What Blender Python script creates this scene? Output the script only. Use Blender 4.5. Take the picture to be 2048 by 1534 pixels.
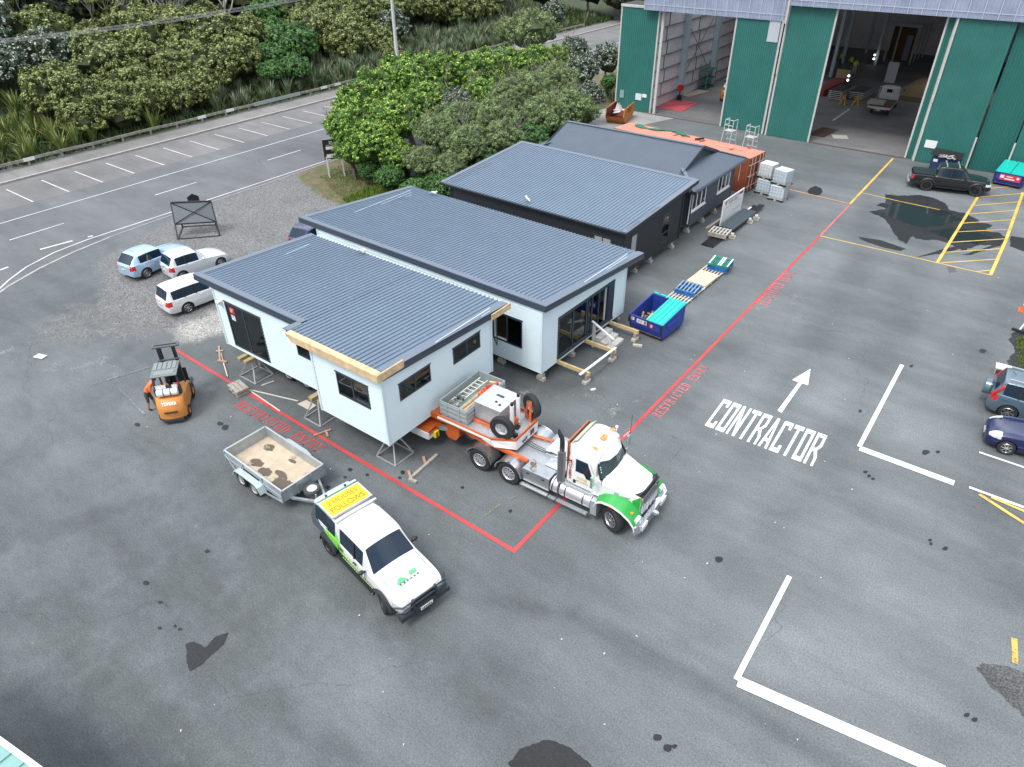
import bpy, bmesh, math, random
import numpy as np
from mathutils import Vector, Matrix, noise as mnoise
R = math.radians; PI = math.pi
SC = bpy.context.scene; COL = SC.collection
for o in list(bpy.data.objects): bpy.data.objects.remove(o)

# ------------------------------------------------------------------ camera (solved from the vanishing points of the yard markings)
CAMH = 18.4; FPX = 1400.25
YAW, PITCH, ROLL = R(127.2524), R(35.1051), R(-0.57126)
def cam_axes():
    cy, sy, cp, sp = math.cos(YAW), math.sin(YAW), math.cos(PITCH), math.sin(PITCH)
    f = Vector((cy*cp, sy*cp, -sp)); r = Vector((sy, -cy, 0)); u = r.cross(f)
    cr, sr = math.cos(ROLL), math.sin(ROLL)
    return r*cr + u*sr, u*cr - r*sr, f
CR, CU, CF = cam_axes()
cam = bpy.data.cameras.new('camera'); cam_o = bpy.data.objects.new('camera', cam); COL.objects.link(cam_o)
m = Matrix((CR, CU, -CF)).transposed().to_4x4(); m.translation = Vector((0, 0, CAMH)); cam_o.matrix_world = m
cam.sensor_fit = 'HORIZONTAL'; cam.sensor_width = 36; cam.lens = 36*FPX/2048
cam.clip_start = 0.5; cam.clip_end = 2000
SC.camera = cam_o
def G(px, py, z=0.):            # a point of the photograph at height z -> metres
    d = CF*FPX + CR*(px-1024) + CU*(767-py); t = (z-CAMH)/d.z
    return Vector((d.x*t, d.y*t, z))
def proj(p):
    v = Vector(p)-Vector((0, 0, CAMH)); w = v.dot(CF)
    return 1024+FPX*v.dot(CR)/w, 767-FPX*v.dot(CU)/w

# ------------------------------------------------------------------ daylight: bright overcast
SUN_EL, SUN_AZ = R(58), R(262)
W = bpy.data.worlds.new('World'); SC.world = W; W.use_nodes = True
nt = W.node_tree; nt.nodes.clear()
sky = nt.nodes.new('ShaderNodeTexSky'); sky.sky_type = 'NISHITA'; sky.sun_disc = False
sky.sun_elevation = SUN_EL; sky.sun_rotation = PI/2-SUN_AZ; sky.air_density = 1.0; sky.dust_density = 2.5; sky.ozone_density = 1.0
hs = nt.nodes.new('ShaderNodeHueSaturation'); hs.inputs['Saturation'].default_value = 0.62
# broken cloud: mottles the sky towards white
tc = nt.nodes.new('ShaderNodeTexCoord'); cn = nt.nodes.new('ShaderNodeTexNoise'); cn.inputs['Scale'].default_value = 2.2; cn.inputs['Detail'].default_value = 6
cr_ = nt.nodes.new('ShaderNodeValToRGB'); cr_.color_ramp.elements[0].position = .38; cr_.color_ramp.elements[1].position = .66
mx = nt.nodes.new('ShaderNodeMixRGB'); mx.inputs['Color2'].default_value = (11, 11.6, 12.4, 1)
# an overcast sky is about three times brighter overhead than at the horizon
sx = nt.nodes.new('ShaderNodeSeparateXYZ'); zr_ = nt.nodes.new('ShaderNodeMapRange'); zr_.inputs[1].default_value = 0; zr_.inputs[2].default_value = 1; zr_.inputs[3].default_value = .30; zr_.inputs[4].default_value = 1.6
vs_ = nt.nodes.new('ShaderNodeVectorMath'); vs_.operation = 'SCALE'
bg = nt.nodes.new('ShaderNodeBackground'); bg.inputs['Strength'].default_value = 0.13
ow = nt.nodes.new('ShaderNodeOutputWorld')
L = nt.links.new
L(sky.outputs[0], hs.inputs['Color']); L(tc.outputs['Generated'], cn.inputs['Vector']); L(cn.outputs['Fac'], cr_.inputs[0])
L(cr_.outputs[0], mx.inputs['Fac']); L(hs.outputs[0], mx.inputs['Color1']); L(tc.outputs['Generated'], sx.inputs[0]); L(sx.outputs['Z'], zr_.inputs[0]); L(zr_.outputs[0], vs_.inputs['Scale']); L(mx.outputs[0], vs_.inputs[0]); L(vs_.outputs[0], bg.inputs[0]); L(bg.outputs[0], ow.inputs[0])
sl = bpy.data.lights.new('sun', 'SUN'); sl.energy = 1.4; sl.angle = R(16); sl.color = (1, .96, .9)
so = bpy.data.objects.new('sun', sl); COL.objects.link(so)
sd = Vector((math.cos(SUN_EL)*math.cos(SUN_AZ), math.cos(SUN_EL)*math.sin(SUN_AZ), math.sin(SUN_EL)))
so.rotation_euler = sd.to_track_quat('Z', 'Y').to_euler()
SC.view_settings.view_transform = 'Standard'; SC.view_settings.look = 'None'; SC.view_settings.gamma = 1
SC.view_settings.exposure = 0.55

# ------------------------------------------------------------------ materials
MATS = {}
def mat(name, col, rough=.6, metal=0., var=.0, scale=6., bump=0., bscale=60., spec=.5, coat=0., attr=None, alpha=1., trans=0., dirt=0.):
    if name in MATS: return MATS[name]
    m_ = bpy.data.materials.new(name); m_.use_nodes = True; t = m_.node_tree; b = t.nodes['Principled BSDF']
    c = (*col, 1); b.inputs['Base Color'].default_value = c
    b.inputs['Roughness'].default_value = rough; b.inputs['Metallic'].default_value = metal
    b.inputs['Specular IOR Level'].default_value = spec; b.inputs['Coat Weight'].default_value = coat
    b.inputs['Coat Roughness'].default_value = .05
    N = t.nodes.new; K = t.links.new
    src = None
    if attr:
        a = N('ShaderNodeAttribute'); a.attribute_name = attr
        mm = N('ShaderNodeMixRGB'); mm.blend_type = 'MULTIPLY'; mm.inputs[0].default_value = 1; mm.inputs[1].default_value = c
        K(a.outputs['Color'], mm.inputs[2]); src = mm.outputs[0]
    if var or dirt or bump:
        co = N('ShaderNodeTexCoord')
    if var:
        n = N('ShaderNodeTexNoise'); n.inputs['Scale'].default_value = scale; n.inputs['Detail'].default_value = 6; n.inputs['Roughness'].default_value = .6
        K(co.outputs['Object'], n.inputs['Vector'])
        mr = N('ShaderNodeMapRange'); mr.inputs[1].default_value = .3; mr.inputs[2].default_value = .7; mr.inputs[3].default_value = 1-var; mr.inputs[4].default_value = 1+var
        K(n.outputs['Fac'], mr.inputs[0])
        v = N('ShaderNodeVectorMath'); v.operation = 'SCALE'
        if src: K(src, v.inputs[0])
        else: v.inputs[0].default_value = col
        K(mr.outputs[0], v.inputs['Scale']); src = v.outputs[0]
        mr2 = N('ShaderNodeMapRange'); mr2.inputs[3].default_value = max(.02, rough-var*.5); mr2.inputs[4].default_value = min(1, rough+var*.5)
        K(n.outputs['Fac'], mr2.inputs[0]); K(mr2.outputs[0], b.inputs['Roughness'])
    if dirt:
        n = N('ShaderNodeTexNoise'); n.inputs['Scale'].default_value = 1.7; n.inputs['Detail'].default_value = 8; n.inputs['Roughness'].default_value = .75
        K(co.outputs['Object'], n.inputs['Vector'])
        mr = N('ShaderNodeMapRange'); mr.inputs[1].default_value = .52; mr.inputs[2].default_value = .75; mr.inputs[4].default_value = dirt
        K(n.outputs['Fac'], mr.inputs[0])
        mm = N('ShaderNodeMixRGB'); mm.inputs[2].default_value = (.11, .095, .075, 1)
        if src: K(src, mm.inputs[1])
        else: mm.inputs[1].default_value = c
        K(mr.outputs[0], mm.inputs[0]); src = mm.outputs[0]
    if src: K(src, b.inputs['Base Color'])
    if bump:
        n = N('ShaderNodeTexNoise'); n.inputs['Scale'].default_value = bscale; n.inputs['Detail'].default_value = 4
        K(co.outputs['Object'], n.inputs['Vector'])
        bp = N('ShaderNodeBump'); bp.inputs['Strength'].default_value = bump; bp.inputs['Distance'].default_value = .02
        K(n.outputs['Fac'], bp.inputs['Height']); K(bp.outputs[0], b.inputs['Normal'])
    if alpha < 1: b.inputs['Alpha'].default_value = alpha
    if trans: b.inputs['Transmission Weight'].default_value = trans
    MATS[name] = m_; return m_

# ------------------------------------------------------------------ mesh builder
def Rz(a): return Matrix.Rotation(a, 4, 'Z')
def T(x, y=0, z=0): return Matrix.Translation(Vector((x, y, z)))
class MB:
    def __init__(s): s.v = []; s.f = []; s.mi = []; s.M = Matrix.Identity(4); s.k = 0
    def mat(s, k): s.k = k; return s
    def add(s, vs, fs, M=None):
        A = s.M @ M if M is not None else s.M
        o = len(s.v); s.v += [tuple(A @ Vector(v)) for v in vs]
        s.f += [tuple(i+o for i in f) for f in fs]; s.mi += [s.k]*len(fs); return s
    def box(s, x0, x1, y0, y1, z0, z1, M=None):
        if x0 > x1: x0, x1 = x1, x0
        if y0 > y1: y0, y1 = y1, y0
        if z0 > z1: z0, z1 = z1, z0
        v = [(x, y, z) for z in (z0, z1) for y in (y0, y1) for x in (x0, x1)]
        return s.add(v, [(0, 2, 3, 1), (4, 5, 7, 6), (0, 1, 5, 4), (2, 6, 7, 3), (0, 4, 6, 2), (1, 3, 7, 5)], M)
    def cbox(s, c, d, rz=0, ry=0, rx=0):
        M = T(*c) @ Matrix.Rotation(rz, 4, 'Z') @ Matrix.Rotation(ry, 4, 'Y') @ Matrix.Rotation(rx, 4, 'X')
        a, b, e = d[0]/2, d[1]/2, d[2]/2
        return s.box(-a, a, -b, b, -e, e, M)
    def cyl(s, p0, p1, r0, r1=None, n=12, caps=True):
        p0 = Vector(p0); p1 = Vector(p1); r1 = r0 if r1 is None else r1
        q = (p1-p0).to_track_quat('Z', 'Y').to_matrix(); v = []
        for p, r in ((p0, r0), (p1, r1)):
            for i in range(n):
                a = 2*PI*i/n; v.append(tuple(p + q @ Vector((r*math.cos(a), r*math.sin(a), 0))))
        f = [(i, (i+1) % n, n+(i+1) % n, n+i) for i in range(n)]
        if caps: f += [tuple(reversed(range(n))), tuple(range(n, 2*n))]
        return s.add(v, f)
    def tube(s, pts, r, n=6):
        P = [Vector(p) for p in pts]; v = []; k = len(P)
        rr = r if isinstance(r, (list, tuple)) else [r]*k
        up = Vector((0, 0, 1))
        for i, p in enumerate(P):
            d = (P[min(i+1, k-1)]-P[max(i-1, 0)]).normalized()
            a = d.cross(up)
            if a.length < .05: a = d.cross(Vector((1, 0, 0)))
            a.normalize(); b = a.cross(d)
            for j in range(n):
                t = 2*PI*j/n; v.append(tuple(p + (a*math.cos(t)+b*math.sin(t))*rr[i]))
        f = [(i*n+j, i*n+(j+1) % n, (i+1)*n+(j+1) % n, (i+1)*n+j) for i in range(k-1) for j in range(n)]
        f += [tuple(reversed(range(n))), tuple(range((k-1)*n, k*n))]
        return s.add(v, f)
    def beam(s, p0, p1, w, h):
        p0 = Vector(p0); p1 = Vector(p1); d = p1-p0; q = d.to_track_quat('X', 'Z').to_matrix().to_4x4()
        return s.box(0, d.length, -w/2, w/2, -h/2, h/2, T(*p0) @ q)
    def prism(s, poly, t0, t1, ax='y'):   # polygon in the plane across axis ax, extruded t0..t1
        n = len(poly)
        def P(a, b, t): return {'y': (a, t, b), 'x': (t, a, b), 'z': (a, b, t)}[ax]
        v = [P(a, b, t0) for a, b in poly]+[P(a, b, t1) for a, b in poly]
        f = [(i, (i+1) % n, n+(i+1) % n, n+i) for i in range(n)]+[tuple(reversed(range(n))), tuple(range(n, 2*n))]
        return s.add(v, f)
    def lathe(s, prof, M=None, n=24):      # prof (r, y) about the y axis
        v = []; k = len(prof)
        for r, y in prof:
            for j in range(n):
                a = 2*PI*j/n; v.append((r*math.cos(a), y, r*math.sin(a)))
        f = [(i*n+j, (i+1)*n+j, (i+1)*n+(j+1) % n, i*n+(j+1) % n) for i in range(k-1) for j in range(n)]
        return s.add(v, f, M)
    def ico(s, c, r, sub=1, jit=0, seed=0, sc=(1, 1, 1)):
        b = bmesh.new(); bmesh.ops.create_icosphere(b, subdivisions=sub, radius=1)
        v = []
        for q in b.verts:
            k = 1+jit*mnoise.noise(q.co*1.7+Vector((seed, seed*.7, 0)))
            v.append((c[0]+q.co.x*r*k*sc[0], c[1]+q.co.y*r*k*sc[1], c[2]+q.co.z*r*k*sc[2]))
        f = [tuple(x.index for x in q.verts) for q in b.faces]; b.free(); return s.add(v, f)
    def sheet(s, pts, z=None):
        return s.add([(p[0], p[1], z if z is not None else p[2]) for p in pts], [tuple(range(len(pts)))])
    def build(s, name, mats, parent=None, smooth=False, bevel=0, label=None, fix=True):
        me = bpy.data.meshes.new(name); me.from_pydata(s.v, [], s.f)
        mats = mats if isinstance(mats, (list, tuple)) else [mats]
        for q in mats: me.materials.append(q)
        me.polygons.foreach_set('material_index', s.mi)
        if fix:
            b = bmesh.new(); b.from_mesh(me); bmesh.ops.recalc_face_normals(b, faces=b.faces); b.to_mesh(me); b.free()
        if smooth:
            me.polygons.foreach_set('use_smooth', [True]*len(me.polygons))
            if smooth is not True: me.set_sharp_from_angle(angle=R(smooth))
        me.update()
        o = bpy.data.objects.new(name, me); COL.objects.link(o)
        if parent: o.parent = parent
        if bevel:
            md = o.modifiers.new('bevel', 'BEVEL'); md.width = bevel; md.segments = 2; md.limit_method = 'ANGLE'; md.angle_limit = R(40)
        if label: o['label'] = label
        return o
def split(o):
    """each separate piece of a mesh becomes an object of its own under the same parent"""
    me = o.data; bm = bmesh.new(); bm.from_mesh(me); left = set(bm.faces); comps = []
    while left:
        f0 = left.pop(); c = [f0]; st = [f0]
        while st:
            for v in st.pop().verts:
                for g in v.link_faces:
                    if g in left: left.remove(g); c.append(g); st.append(g)
        comps.append(c)
    if len(comps) > 1:
        for c in comps:
            vm = {}; vs = []; fs = []
            for f in c:
                ix = []
                for v in f.verts:
                    if v not in vm: vm[v] = len(vs); vs.append(v.co[:])
                    ix.append(vm[v])
                fs.append(ix)
            m2 = bpy.data.meshes.new(me.name); m2.from_pydata(vs, [], fs)
            for q in me.materials: m2.materials.append(q)
            n = bpy.data.objects.new(o.name.split('.')[0], m2); COL.objects.link(n); n.parent = o.parent
        bpy.data.objects.remove(o)
    bm.free()
def tag(o, label, cat, group=None):
    o['label'] = label; o['category'] = cat
    if group: o['group'] = group
    return o
def thing(name, label, cat, loc=(0, 0, 0), rz=0, group=None):
    o = bpy.data.objects.new(name, None); COL.objects.link(o); o.empty_display_size = .3
    o.location = loc; o.rotation_euler = (0, 0, rz); return tag(o, label, cat, group)
def struct(o, kind='structure'): o['kind'] = kind; return o
def copy_tree(o, label=None, loc=None, rz=None, scale=None, parent=None):
    c = o.copy(); COL.objects.link(c)
    if parent: c.parent = parent
    if label: c['label'] = label
    if loc is not None: c.location = loc
    if rz is not None: c.rotation_euler = (0, 0, rz)
    if scale is not None: c.scale = scale if isinstance(scale, tuple) else (scale,)*3
    for ch in list(o.children): copy_tree(ch, parent=c)
    return c
def text_obj(name, s, size, mt, parent=None, M=None, bold=.0, shear=0, space=1, ext=0.0, width=None, line=1.0, align='CENTER', subst=None):
    cu = bpy.data.curves.new(name, 'FONT'); cu.body = s; cu.size = size; cu.align_x = align; cu.align_y = 'CENTER'
    cu.offset = bold; cu.shear = shear; cu.space_character = space; cu.space_line = line; cu.extrude = ext; cu.resolution_u = 3
    t = bpy.data.objects.new(name, cu); COL.objects.link(t)
    dg = bpy.context.evaluated_depsgraph_get(); me = bpy.data.meshes.new_from_object(t.evaluated_get(dg))
    COL.objects.unlink(t); bpy.data.objects.remove(t); bpy.data.curves.remove(cu)
    if width:
        xs = [v.co.x for v in me.vertices]; k = width/(max(xs)-min(xs))
        me.transform(Matrix.Diagonal((k, 1, 1, 1)))
    if M is not None: me.transform(M)
    me.materials.clear(); me.materials.append(mt)
    o = bpy.data.objects.new(name, me); COL.objects.link(o)
    if parent: o.parent = parent
    return o
def frame(o, x, y):     # matrix mapping local x,y,z(normal) to given axes at point o
    x = Vector(x).normalized(); y = Vector(y).normalized(); z = x.cross(y)
    M = Matrix((x, y, z)).transposed().to_4x4(); M.translation = Vector(o); return M
rnd = random.Random(7)

# ------------------------------------------------------------------ shared materials
WHITE = mat('white_paint', (.78, .78, .77), .35, coat=.4)
BLACKP = mat('black_plastic', (.018, .019, .02), .45)
DARKST = mat('dark_steel', (.05, .055, .06), .45, .6)
TYRE = mat('tyre_rubber', (.022, .022, .023), .8, var=.3, scale=8)
RIMS = mat('alloy_rim', (.62, .63, .65), .25, .9)
CHROME = mat('chrome', (.75, .76, .78), .12, 1.)
ALU = mat('aluminium', (.66, .68, .70), .38, .75, var=.08)
GALV = mat('galvanised_steel', (.42, .46, .48), .48, .55, var=.15, scale=5)
GLASSD = mat('dark_glass', (.012, .017, .022), .04, 0, spec=.8)
TIMBER = mat('raw_timber', (.62, .45, .26), .7, var=.25, scale=5)
TIMBOLD = mat('weathered_timber', (.34, .31, .27), .85, var=.3, scale=6)
CONCB = mat('concrete_block', (.42, .4, .36), .9, var=.2, scale=10, bump=.4)
RED = mat('red_lens', (.55, .02, .02), .2, coat=.5)
AMBER = mat('amber_lens', (.9, .28, .03), .25, coat=.5)
LENS = mat('clear_lens', (.75, .78, .8), .1, .3, coat=1)
PLATE = mat('number_plate', (.75, .76, .76), .4)
ORANGE = mat('orange_paint', (.56, .115, .025), .4, var=.12, scale=4, coat=.2)
GREENP = mat('green_paint', (.03, .48, .05), .35, coat=.4)
# ================================================================== GROUND
def pin(poly, X, Y):
    inside = np.zeros(X.shape, bool); n = len(poly); j = n-1
    for i in range(n):
        xi, yi = poly[i][:2]; xj, yj = poly[j][:2]
        c = ((yi > Y) != (yj > Y)) & (X < (xj-xi)*(Y-yi)/((yj-yi) or 1e-9)+xi); inside ^= c; j = i
    return inside
def blur(A, k):
    for _ in range(k):
        B = A.copy(); B[1:-1, 1:-1] = (A[1:-1, 1:-1]*2+A[:-2, 1:-1]+A[2:, 1:-1]+A[1:-1, :-2]+A[1:-1, 2:])/6; A = B
    return A
xs = np.concatenate([[-420, -260, -160, -110], np.arange(-90, -54, 3), np.arange(-54, 8, .33), np.arange(8, 30, 2), [60, 120, 260, 420]])
ys = np.concatenate([[-420, -200, -90, -40, -15], np.arange(-4, 4, 1), np.arange(4, 64, .33), np.arange(64, 130, 3), [160, 240, 420]])
X, Y = np.meshgrid(xs, ys, indexing='ij')
def PP(*a): return [G(*p) for p in a]
gravel_poly = PP((195, 520), (345, 440), (470, 385), (640, 330), (690, 350), (690, 405), (660, 450), (600, 560), (470, 640), (430, 690), (360, 655), (300, 640), (210, 590), (205, 560))
gravel2 = PP((40, 650), (130, 610), (250, 600), (330, 640), (300, 690), (160, 690), (60, 700))
light_poly = PP((330, 660), (460, 610), (480, 650), (430, 680), (360, 685))
dirt_poly = PP((590, 352), (690, 300), (800, 360), (720, 420), (650, 400))
dirt2 = [(-60+20, 58), (-36, 58), (-33.5, 62), (-34, 68), (-38, 95), (-47, 95), (-47, 60)]
wetR = PP((2048, 660), (2030, 664), (2035, 700), (2010, 735), (2048, 740), (2048, 800), (2200, 900), (2200, 600))
fields = dict(gravel=blur((pin(gravel_poly, X, Y)*1. + pin(gravel2, X, Y)*.55).clip(0, 1), 16),
              dirt=blur((pin(dirt_poly, X, Y) | pin(dirt2, X, Y))*1., 3),
              light=blur(pin(light_poly, X, Y)*1., 4))
nx, ny = X.shape
V = np.stack([X, Y, np.zeros_like(X)], -1).reshape(-1, 3)
idx = np.arange(nx*ny).reshape(nx, ny)
F = np.stack([idx[:-1, :-1], idx[1:, :-1], idx[1:, 1:], idx[:-1, 1:]], -1).reshape(-1, 4)
me = bpy.data.meshes.new('ground'); me.from_pydata(V.tolist(), [], F.tolist())
at = me.color_attributes.new('mask', 'FLOAT_COLOR', 'POINT')
dark = (.55/(1+np.exp((X+10)/2.5))*(1-1/(1+np.exp(-(Y-66)/3)))).copy() + .5*np.exp(-((X+16)**2+(Y-5)**2)/60)
def track(pts, w, k):
    P = [G(*p) for p in pts]
    for a, c in zip(P[:-1], P[1:]):
        d = c-a; L2_ = d.x**2+d.y**2; t = (((X-a.x)*d.x+(Y-a.y)*d.y)/L2_).clip(0, 1); r = np.hypot(X-a.x-t*d.x, Y-a.y-t*d.y)
        dark[...] = np.maximum(dark, .35*dark+k*np.exp(-(r/w)**2)*.8)
for q in (([(-100, 1120), (300, 1000), (600, 1130), (900, 1350), (1150, 1560)], 1.0, .9), ([(-100, 1250), (200, 1220), (520, 1400), (760, 1600)], 1.1, 1.), ([(0, 850), (330, 900), (620, 1060), (1000, 1330), (1300, 1600)], .7, .6), ([(900, 1190), (1150, 1230), (1400, 1370), (1750, 1580)], .35, .8),
          ([(1330, 1060), (1500, 900), (1700, 560), (1760, 330)], 1.0, .55), ([(1480, 1120), (1650, 950), (1800, 650), (1850, 480)], 1.0, .5), ([(2048, 560), (1960, 700), (1980, 1000), (2048, 1200)], 1.4, .8), ([(900, 760), (1100, 760), (1250, 700)], 2.5, .9), ([(480, 760), (700, 880), (1000, 900)], 2.2, 1.), ([(1250, 560), (1450, 440), (1560, 330)], 2.2, .5), ([(0, 1534), (300, 1500), (500, 1600)], 2.5, 1.)): track(*q)
cc = np.ones((nx*ny, 4), 'f'); cc[:, 3] = dark.ravel(); cc[:, 0] = fields['gravel'].ravel(); cc[:, 1] = fields['dirt'].ravel(); cc[:, 2] = fields['light'].ravel()
at.data.foreach_set('color', cc.ravel())

def asphalt(name, base=.115, masks=False, tint=(.92, 1.01, 1.03), patch=.22, spk=.5):
    m_ = bpy.data.materials.new(name); m_.use_nodes = True; t = m_.node_tree; b = t.nodes['Principled BSDF']; N = t.nodes.new; K = t.links.new
    ge = N('ShaderNodeNewGeometry'); P = ge.outputs['Position']
    def nz(sc, det=5, rg=.6, dist=0, vec=None):
        n = N('ShaderNodeTexNoise'); n.inputs['Scale'].default_value = sc; n.inputs['Detail'].default_value = det; n.inputs['Roughness'].default_value = rg; n.inputs['Distortion'].default_value = dist
        K(vec or P, n.inputs['Vector']); return n.outputs['Fac']
    def mr(v, a, b_, c, d):
        n = N('ShaderNodeMapRange'); K(v, n.inputs[0])
        for i, q in enumerate((a, b_, c, d)): n.inputs[i+1].default_value = q
        return n.outputs[0]
    def mul(a, b_):
        n = N('ShaderNodeMath'); n.operation = 'MULTIPLY'; K(a, n.inputs[0])
        if isinstance(b_, (int, float)): n.inputs[1].default_value = b_
        else: K(b_, n.inputs[1])
        return n.outputs[0]
    def add(a, b_):
        n = N('ShaderNodeMath'); n.operation = 'ADD'; K(a, n.inputs[0])
        if isinstance(b_, (int, float)): n.inputs[1].default_value = b_
        else: K(b_, n.inputs[1])
        return n.outputs[0]
    def mixc(f, a, b_):
        n = N('ShaderNodeMixRGB')
        K(f, n.inputs[0]) if not isinstance(f, float) else None
        for i, q in ((1, a), (2, b_)):
            if isinstance(q, tuple): n.inputs[i].default_value = (*q, 1)
            else: K(q, n.inputs[i])
        return n.outputs[0]
    big = mr(nz(.075, 4, .55, .9), .3, .7, 1-patch, 1+patch)
    mid = mr(nz(.45, 8, .68, .3), .3, .7, 1-patch*.55, 1+patch*.55)
    # stretched scuff marks along the driving direction
    mp = N('ShaderNodeMapping'); mp.inputs['Scale'].default_value = (.12, .5, 1); mp.inputs['Rotation'].default_value = (0, 0, R(32)); K(P, mp.inputs[0])
    st = mr(nz(.8, 6, .7, .2, mp.outputs[0]), .38, .62, .84, 1.10)
    fine = mr(nz(17, 3, .9), .3, .7, 1-spk*.8, 1+spk*.8)
    fine2 = mr(nz(42, 2, .8), .3, .7, 1-spk*.6, 1+spk*.6)
    v = mul(mul(mul(mul(mul(big, mid), st), fine), fine2), base)
    # pale chips
    vo = N('ShaderNodeTexVoronoi'); vo.inputs['Scale'].default_value = 9; K(P, vo.inputs['Vector'])
    chip = mul(mr(vo.outputs['Distance'], .02, .045, 1, 0), mr(nz(.35, 3), .56, .62, 0, 1))
    v = add(v, mul(chip, .25))
    cv = N('ShaderNodeCombineXYZ')
    for i in range(3): K(mul(v, tint[i]), cv.inputs[i])
    tintn = mixc(mr(nz(.3, 4), .45, .75, 0, .35), cv.outputs[0], cv.outputs[0])
    col = cv.outputs[0]
    # long thin cracks / old saw cuts
    mp2 = N('ShaderNodeMapping'); mp2.inputs['Scale'].default_value = (.05, .05, 1); K(P, mp2.inputs[0])
    vc = N('ShaderNodeTexVoronoi'); vc.feature = 'DISTANCE_TO_EDGE'; vc.inputs['Scale'].default_value = 2.2
    wn = N('ShaderNodeTexNoise'); wn.inputs['Scale'].default_value = .5; wn.inputs['Detail'].default_value = 5; K(P, wn.inputs['Vector'])
    va = N('ShaderNodeVectorMath'); va.operation = 'MULTIPLY_ADD'; K(wn.outputs['Color'], va.inputs[0]); va.inputs[1].default_value = (.12, .12, 0); K(mp2.outputs[0], va.inputs[2])
    K(va.outputs[0], vc.inputs['Vector'])
    crk = mul(mr(vc.outputs['Distance'], .0, .0016, 1, 0), mr(nz(.12, 3), .47, .56, 0, .6))
    if masks:
        a = N('ShaderNodeAttribute'); a.attribute_name = 'mask'; sp = N('ShaderNodeSeparateColor'); K(a.outputs['Color'], sp.inputs[0])
        edge = nz(1.1, 9, .75)
        dk = N('ShaderNodeVectorMath'); dk.operation = 'SCALE'; K(col, dk.inputs[0]); K(mr(mul(a.outputs['Alpha'], mr(nz(.9, 7, .7), .25, .75, .45, 1.35)), 0, 1, 1.32, .72), dk.inputs['Scale']); col = dk.outputs[0]
        def msk(o, w=.18, thr=.5):
            s_ = add(o, mr(edge, .2, .8, -.55, .55)); return mr(s_, thr-w, thr+w, 0, 1)
        gv = N('ShaderNodeTexVoronoi'); gv.inputs['Scale'].default_value = 22; K(P, gv.inputs['Vector'])
        gc = N('ShaderNodeSeparateColor'); K(gv.outputs['Color'], gc.inputs[0])
        gl = mul(mul(mr(gc.outputs[0], 0, 1, .45, 1.6), mr(nz(.5, 6, .75), .3, .7, .8, 1.2)), mr(nz(5, 3, .6), .3, .7, .8, 1.2))
        gx = N('ShaderNodeCombineXYZ'); K(mul(gl, .150), gx.inputs[0]); K(mul(gl, .149), gx.inputs[1]); K(mul(gl, .147), gx.inputs[2])
        col = mixc(msk(sp.outputs[0], .22), col, gx.outputs[0])
        lx = N('ShaderNodeCombineXYZ'); K(mul(gl, .34), lx.inputs[0]); K(mul(gl, .33), lx.inputs[1]); K(mul(gl, .30), lx.inputs[2])
        col = mixc(mul(msk(sp.outputs[2], .3, .55), .75), col, lx.outputs[0])
        dm = mixc(mr(nz(.6, 6, .7), .45, .6, 0, 1), (.15, .115, .075), (.085, .11, .03))
        dv = N('ShaderNodeVectorMath'); dv.operation = 'SCALE'; K(dm, dv.inputs[0]); K(gl, dv.inputs['Scale'])
        col = mixc(msk(sp.outputs[1], .15), col, dv.outputs[0])
    col = mixc(crk, col, (.03, .03, .032))
    K(col, b.inputs['Base Color'])
    K(mr(nz(.5, 4), .3, .7, .62, .88), b.inputs['Roughness'])
    bp = N('ShaderNodeBump'); bp.inputs['Strength'].default_value = .5; bp.inputs['Distance'].default_value = .01
    K(fine2, bp.inputs['Height']); K(bp.outputs[0], b.inputs['Normal'])
    b.inputs['Specular IOR Level'].default_value = .35
    return m_
ASPH = asphalt('yard_asphalt', .125, True)
ROADM = asphalt('road_asphalt', .135, False, (.98, 1.02, 1.06), .12, .22)
PARKM = asphalt('parking_asphalt', .16, False, (1.03, 1.0, 1.0), .16, .3)
PATHM = asphalt('footpath_concrete', .185, False, (1.05, 1.0, .96), .2, .3)
me.materials.append(ASPH); go = bpy.data.objects.new('ground', me); COL.objects.link(go); struct(go)

def sheet(name, pts, z, mt):
    b = MB(); b.add([(p[0], p[1], z) for p in pts], [tuple(range(len(pts)))])
    o = b.build(name, mt, fix=False)
    bm = bmesh.new(); bm.from_mesh(o.data); bmesh.ops.triangulate(bm, faces=bm.faces)
    for f in bm.faces:
        if f.normal.z < 0: f.normal_flip()
    bm.to_mesh(o.data); bm.free(); return struct(o)
# road edge on the yard side curves away at the entrance
ed = [(-47.6, 140), (-47.6, 40), (-47.5, 30), (-47.5, 22), (-47.3, 18.5), (-46.9, 16), (-46.2, 13.6), (-45.2, 11.4), (-43.5, 8.8), (-41, 6.2), (-37, 3.2), (-32, 0), (-30, -60)]
sheet('road', [(-58.1, -60), (-58.1, 140)] + ed, .008, ROADM)
sheet('parking_strip', [(-64.2, -60), (-64.2, 140), (-58.1, 140), (-58.1, -60)], .008, PARKM)
kb = MB(); kb.box(-64.45, -64.2, -60, 140, 0, .10); struct(kb.build('kerb', mat('kerb_concrete', (.34, .33, .31), .85, var=.2, scale=3)))
fp = MB(); fp.box(-66.8, -64.45, -60, 140, 0, .085); struct(fp.build('footpath', PATHM))
chn = MB(); chn.box(-64.2, -63.9, -60, 140, .001, .012); struct(chn.build('gutter_channel', mat('channel_dark', (.09, .088, .085), .8, var=.2, scale=3)))
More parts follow.
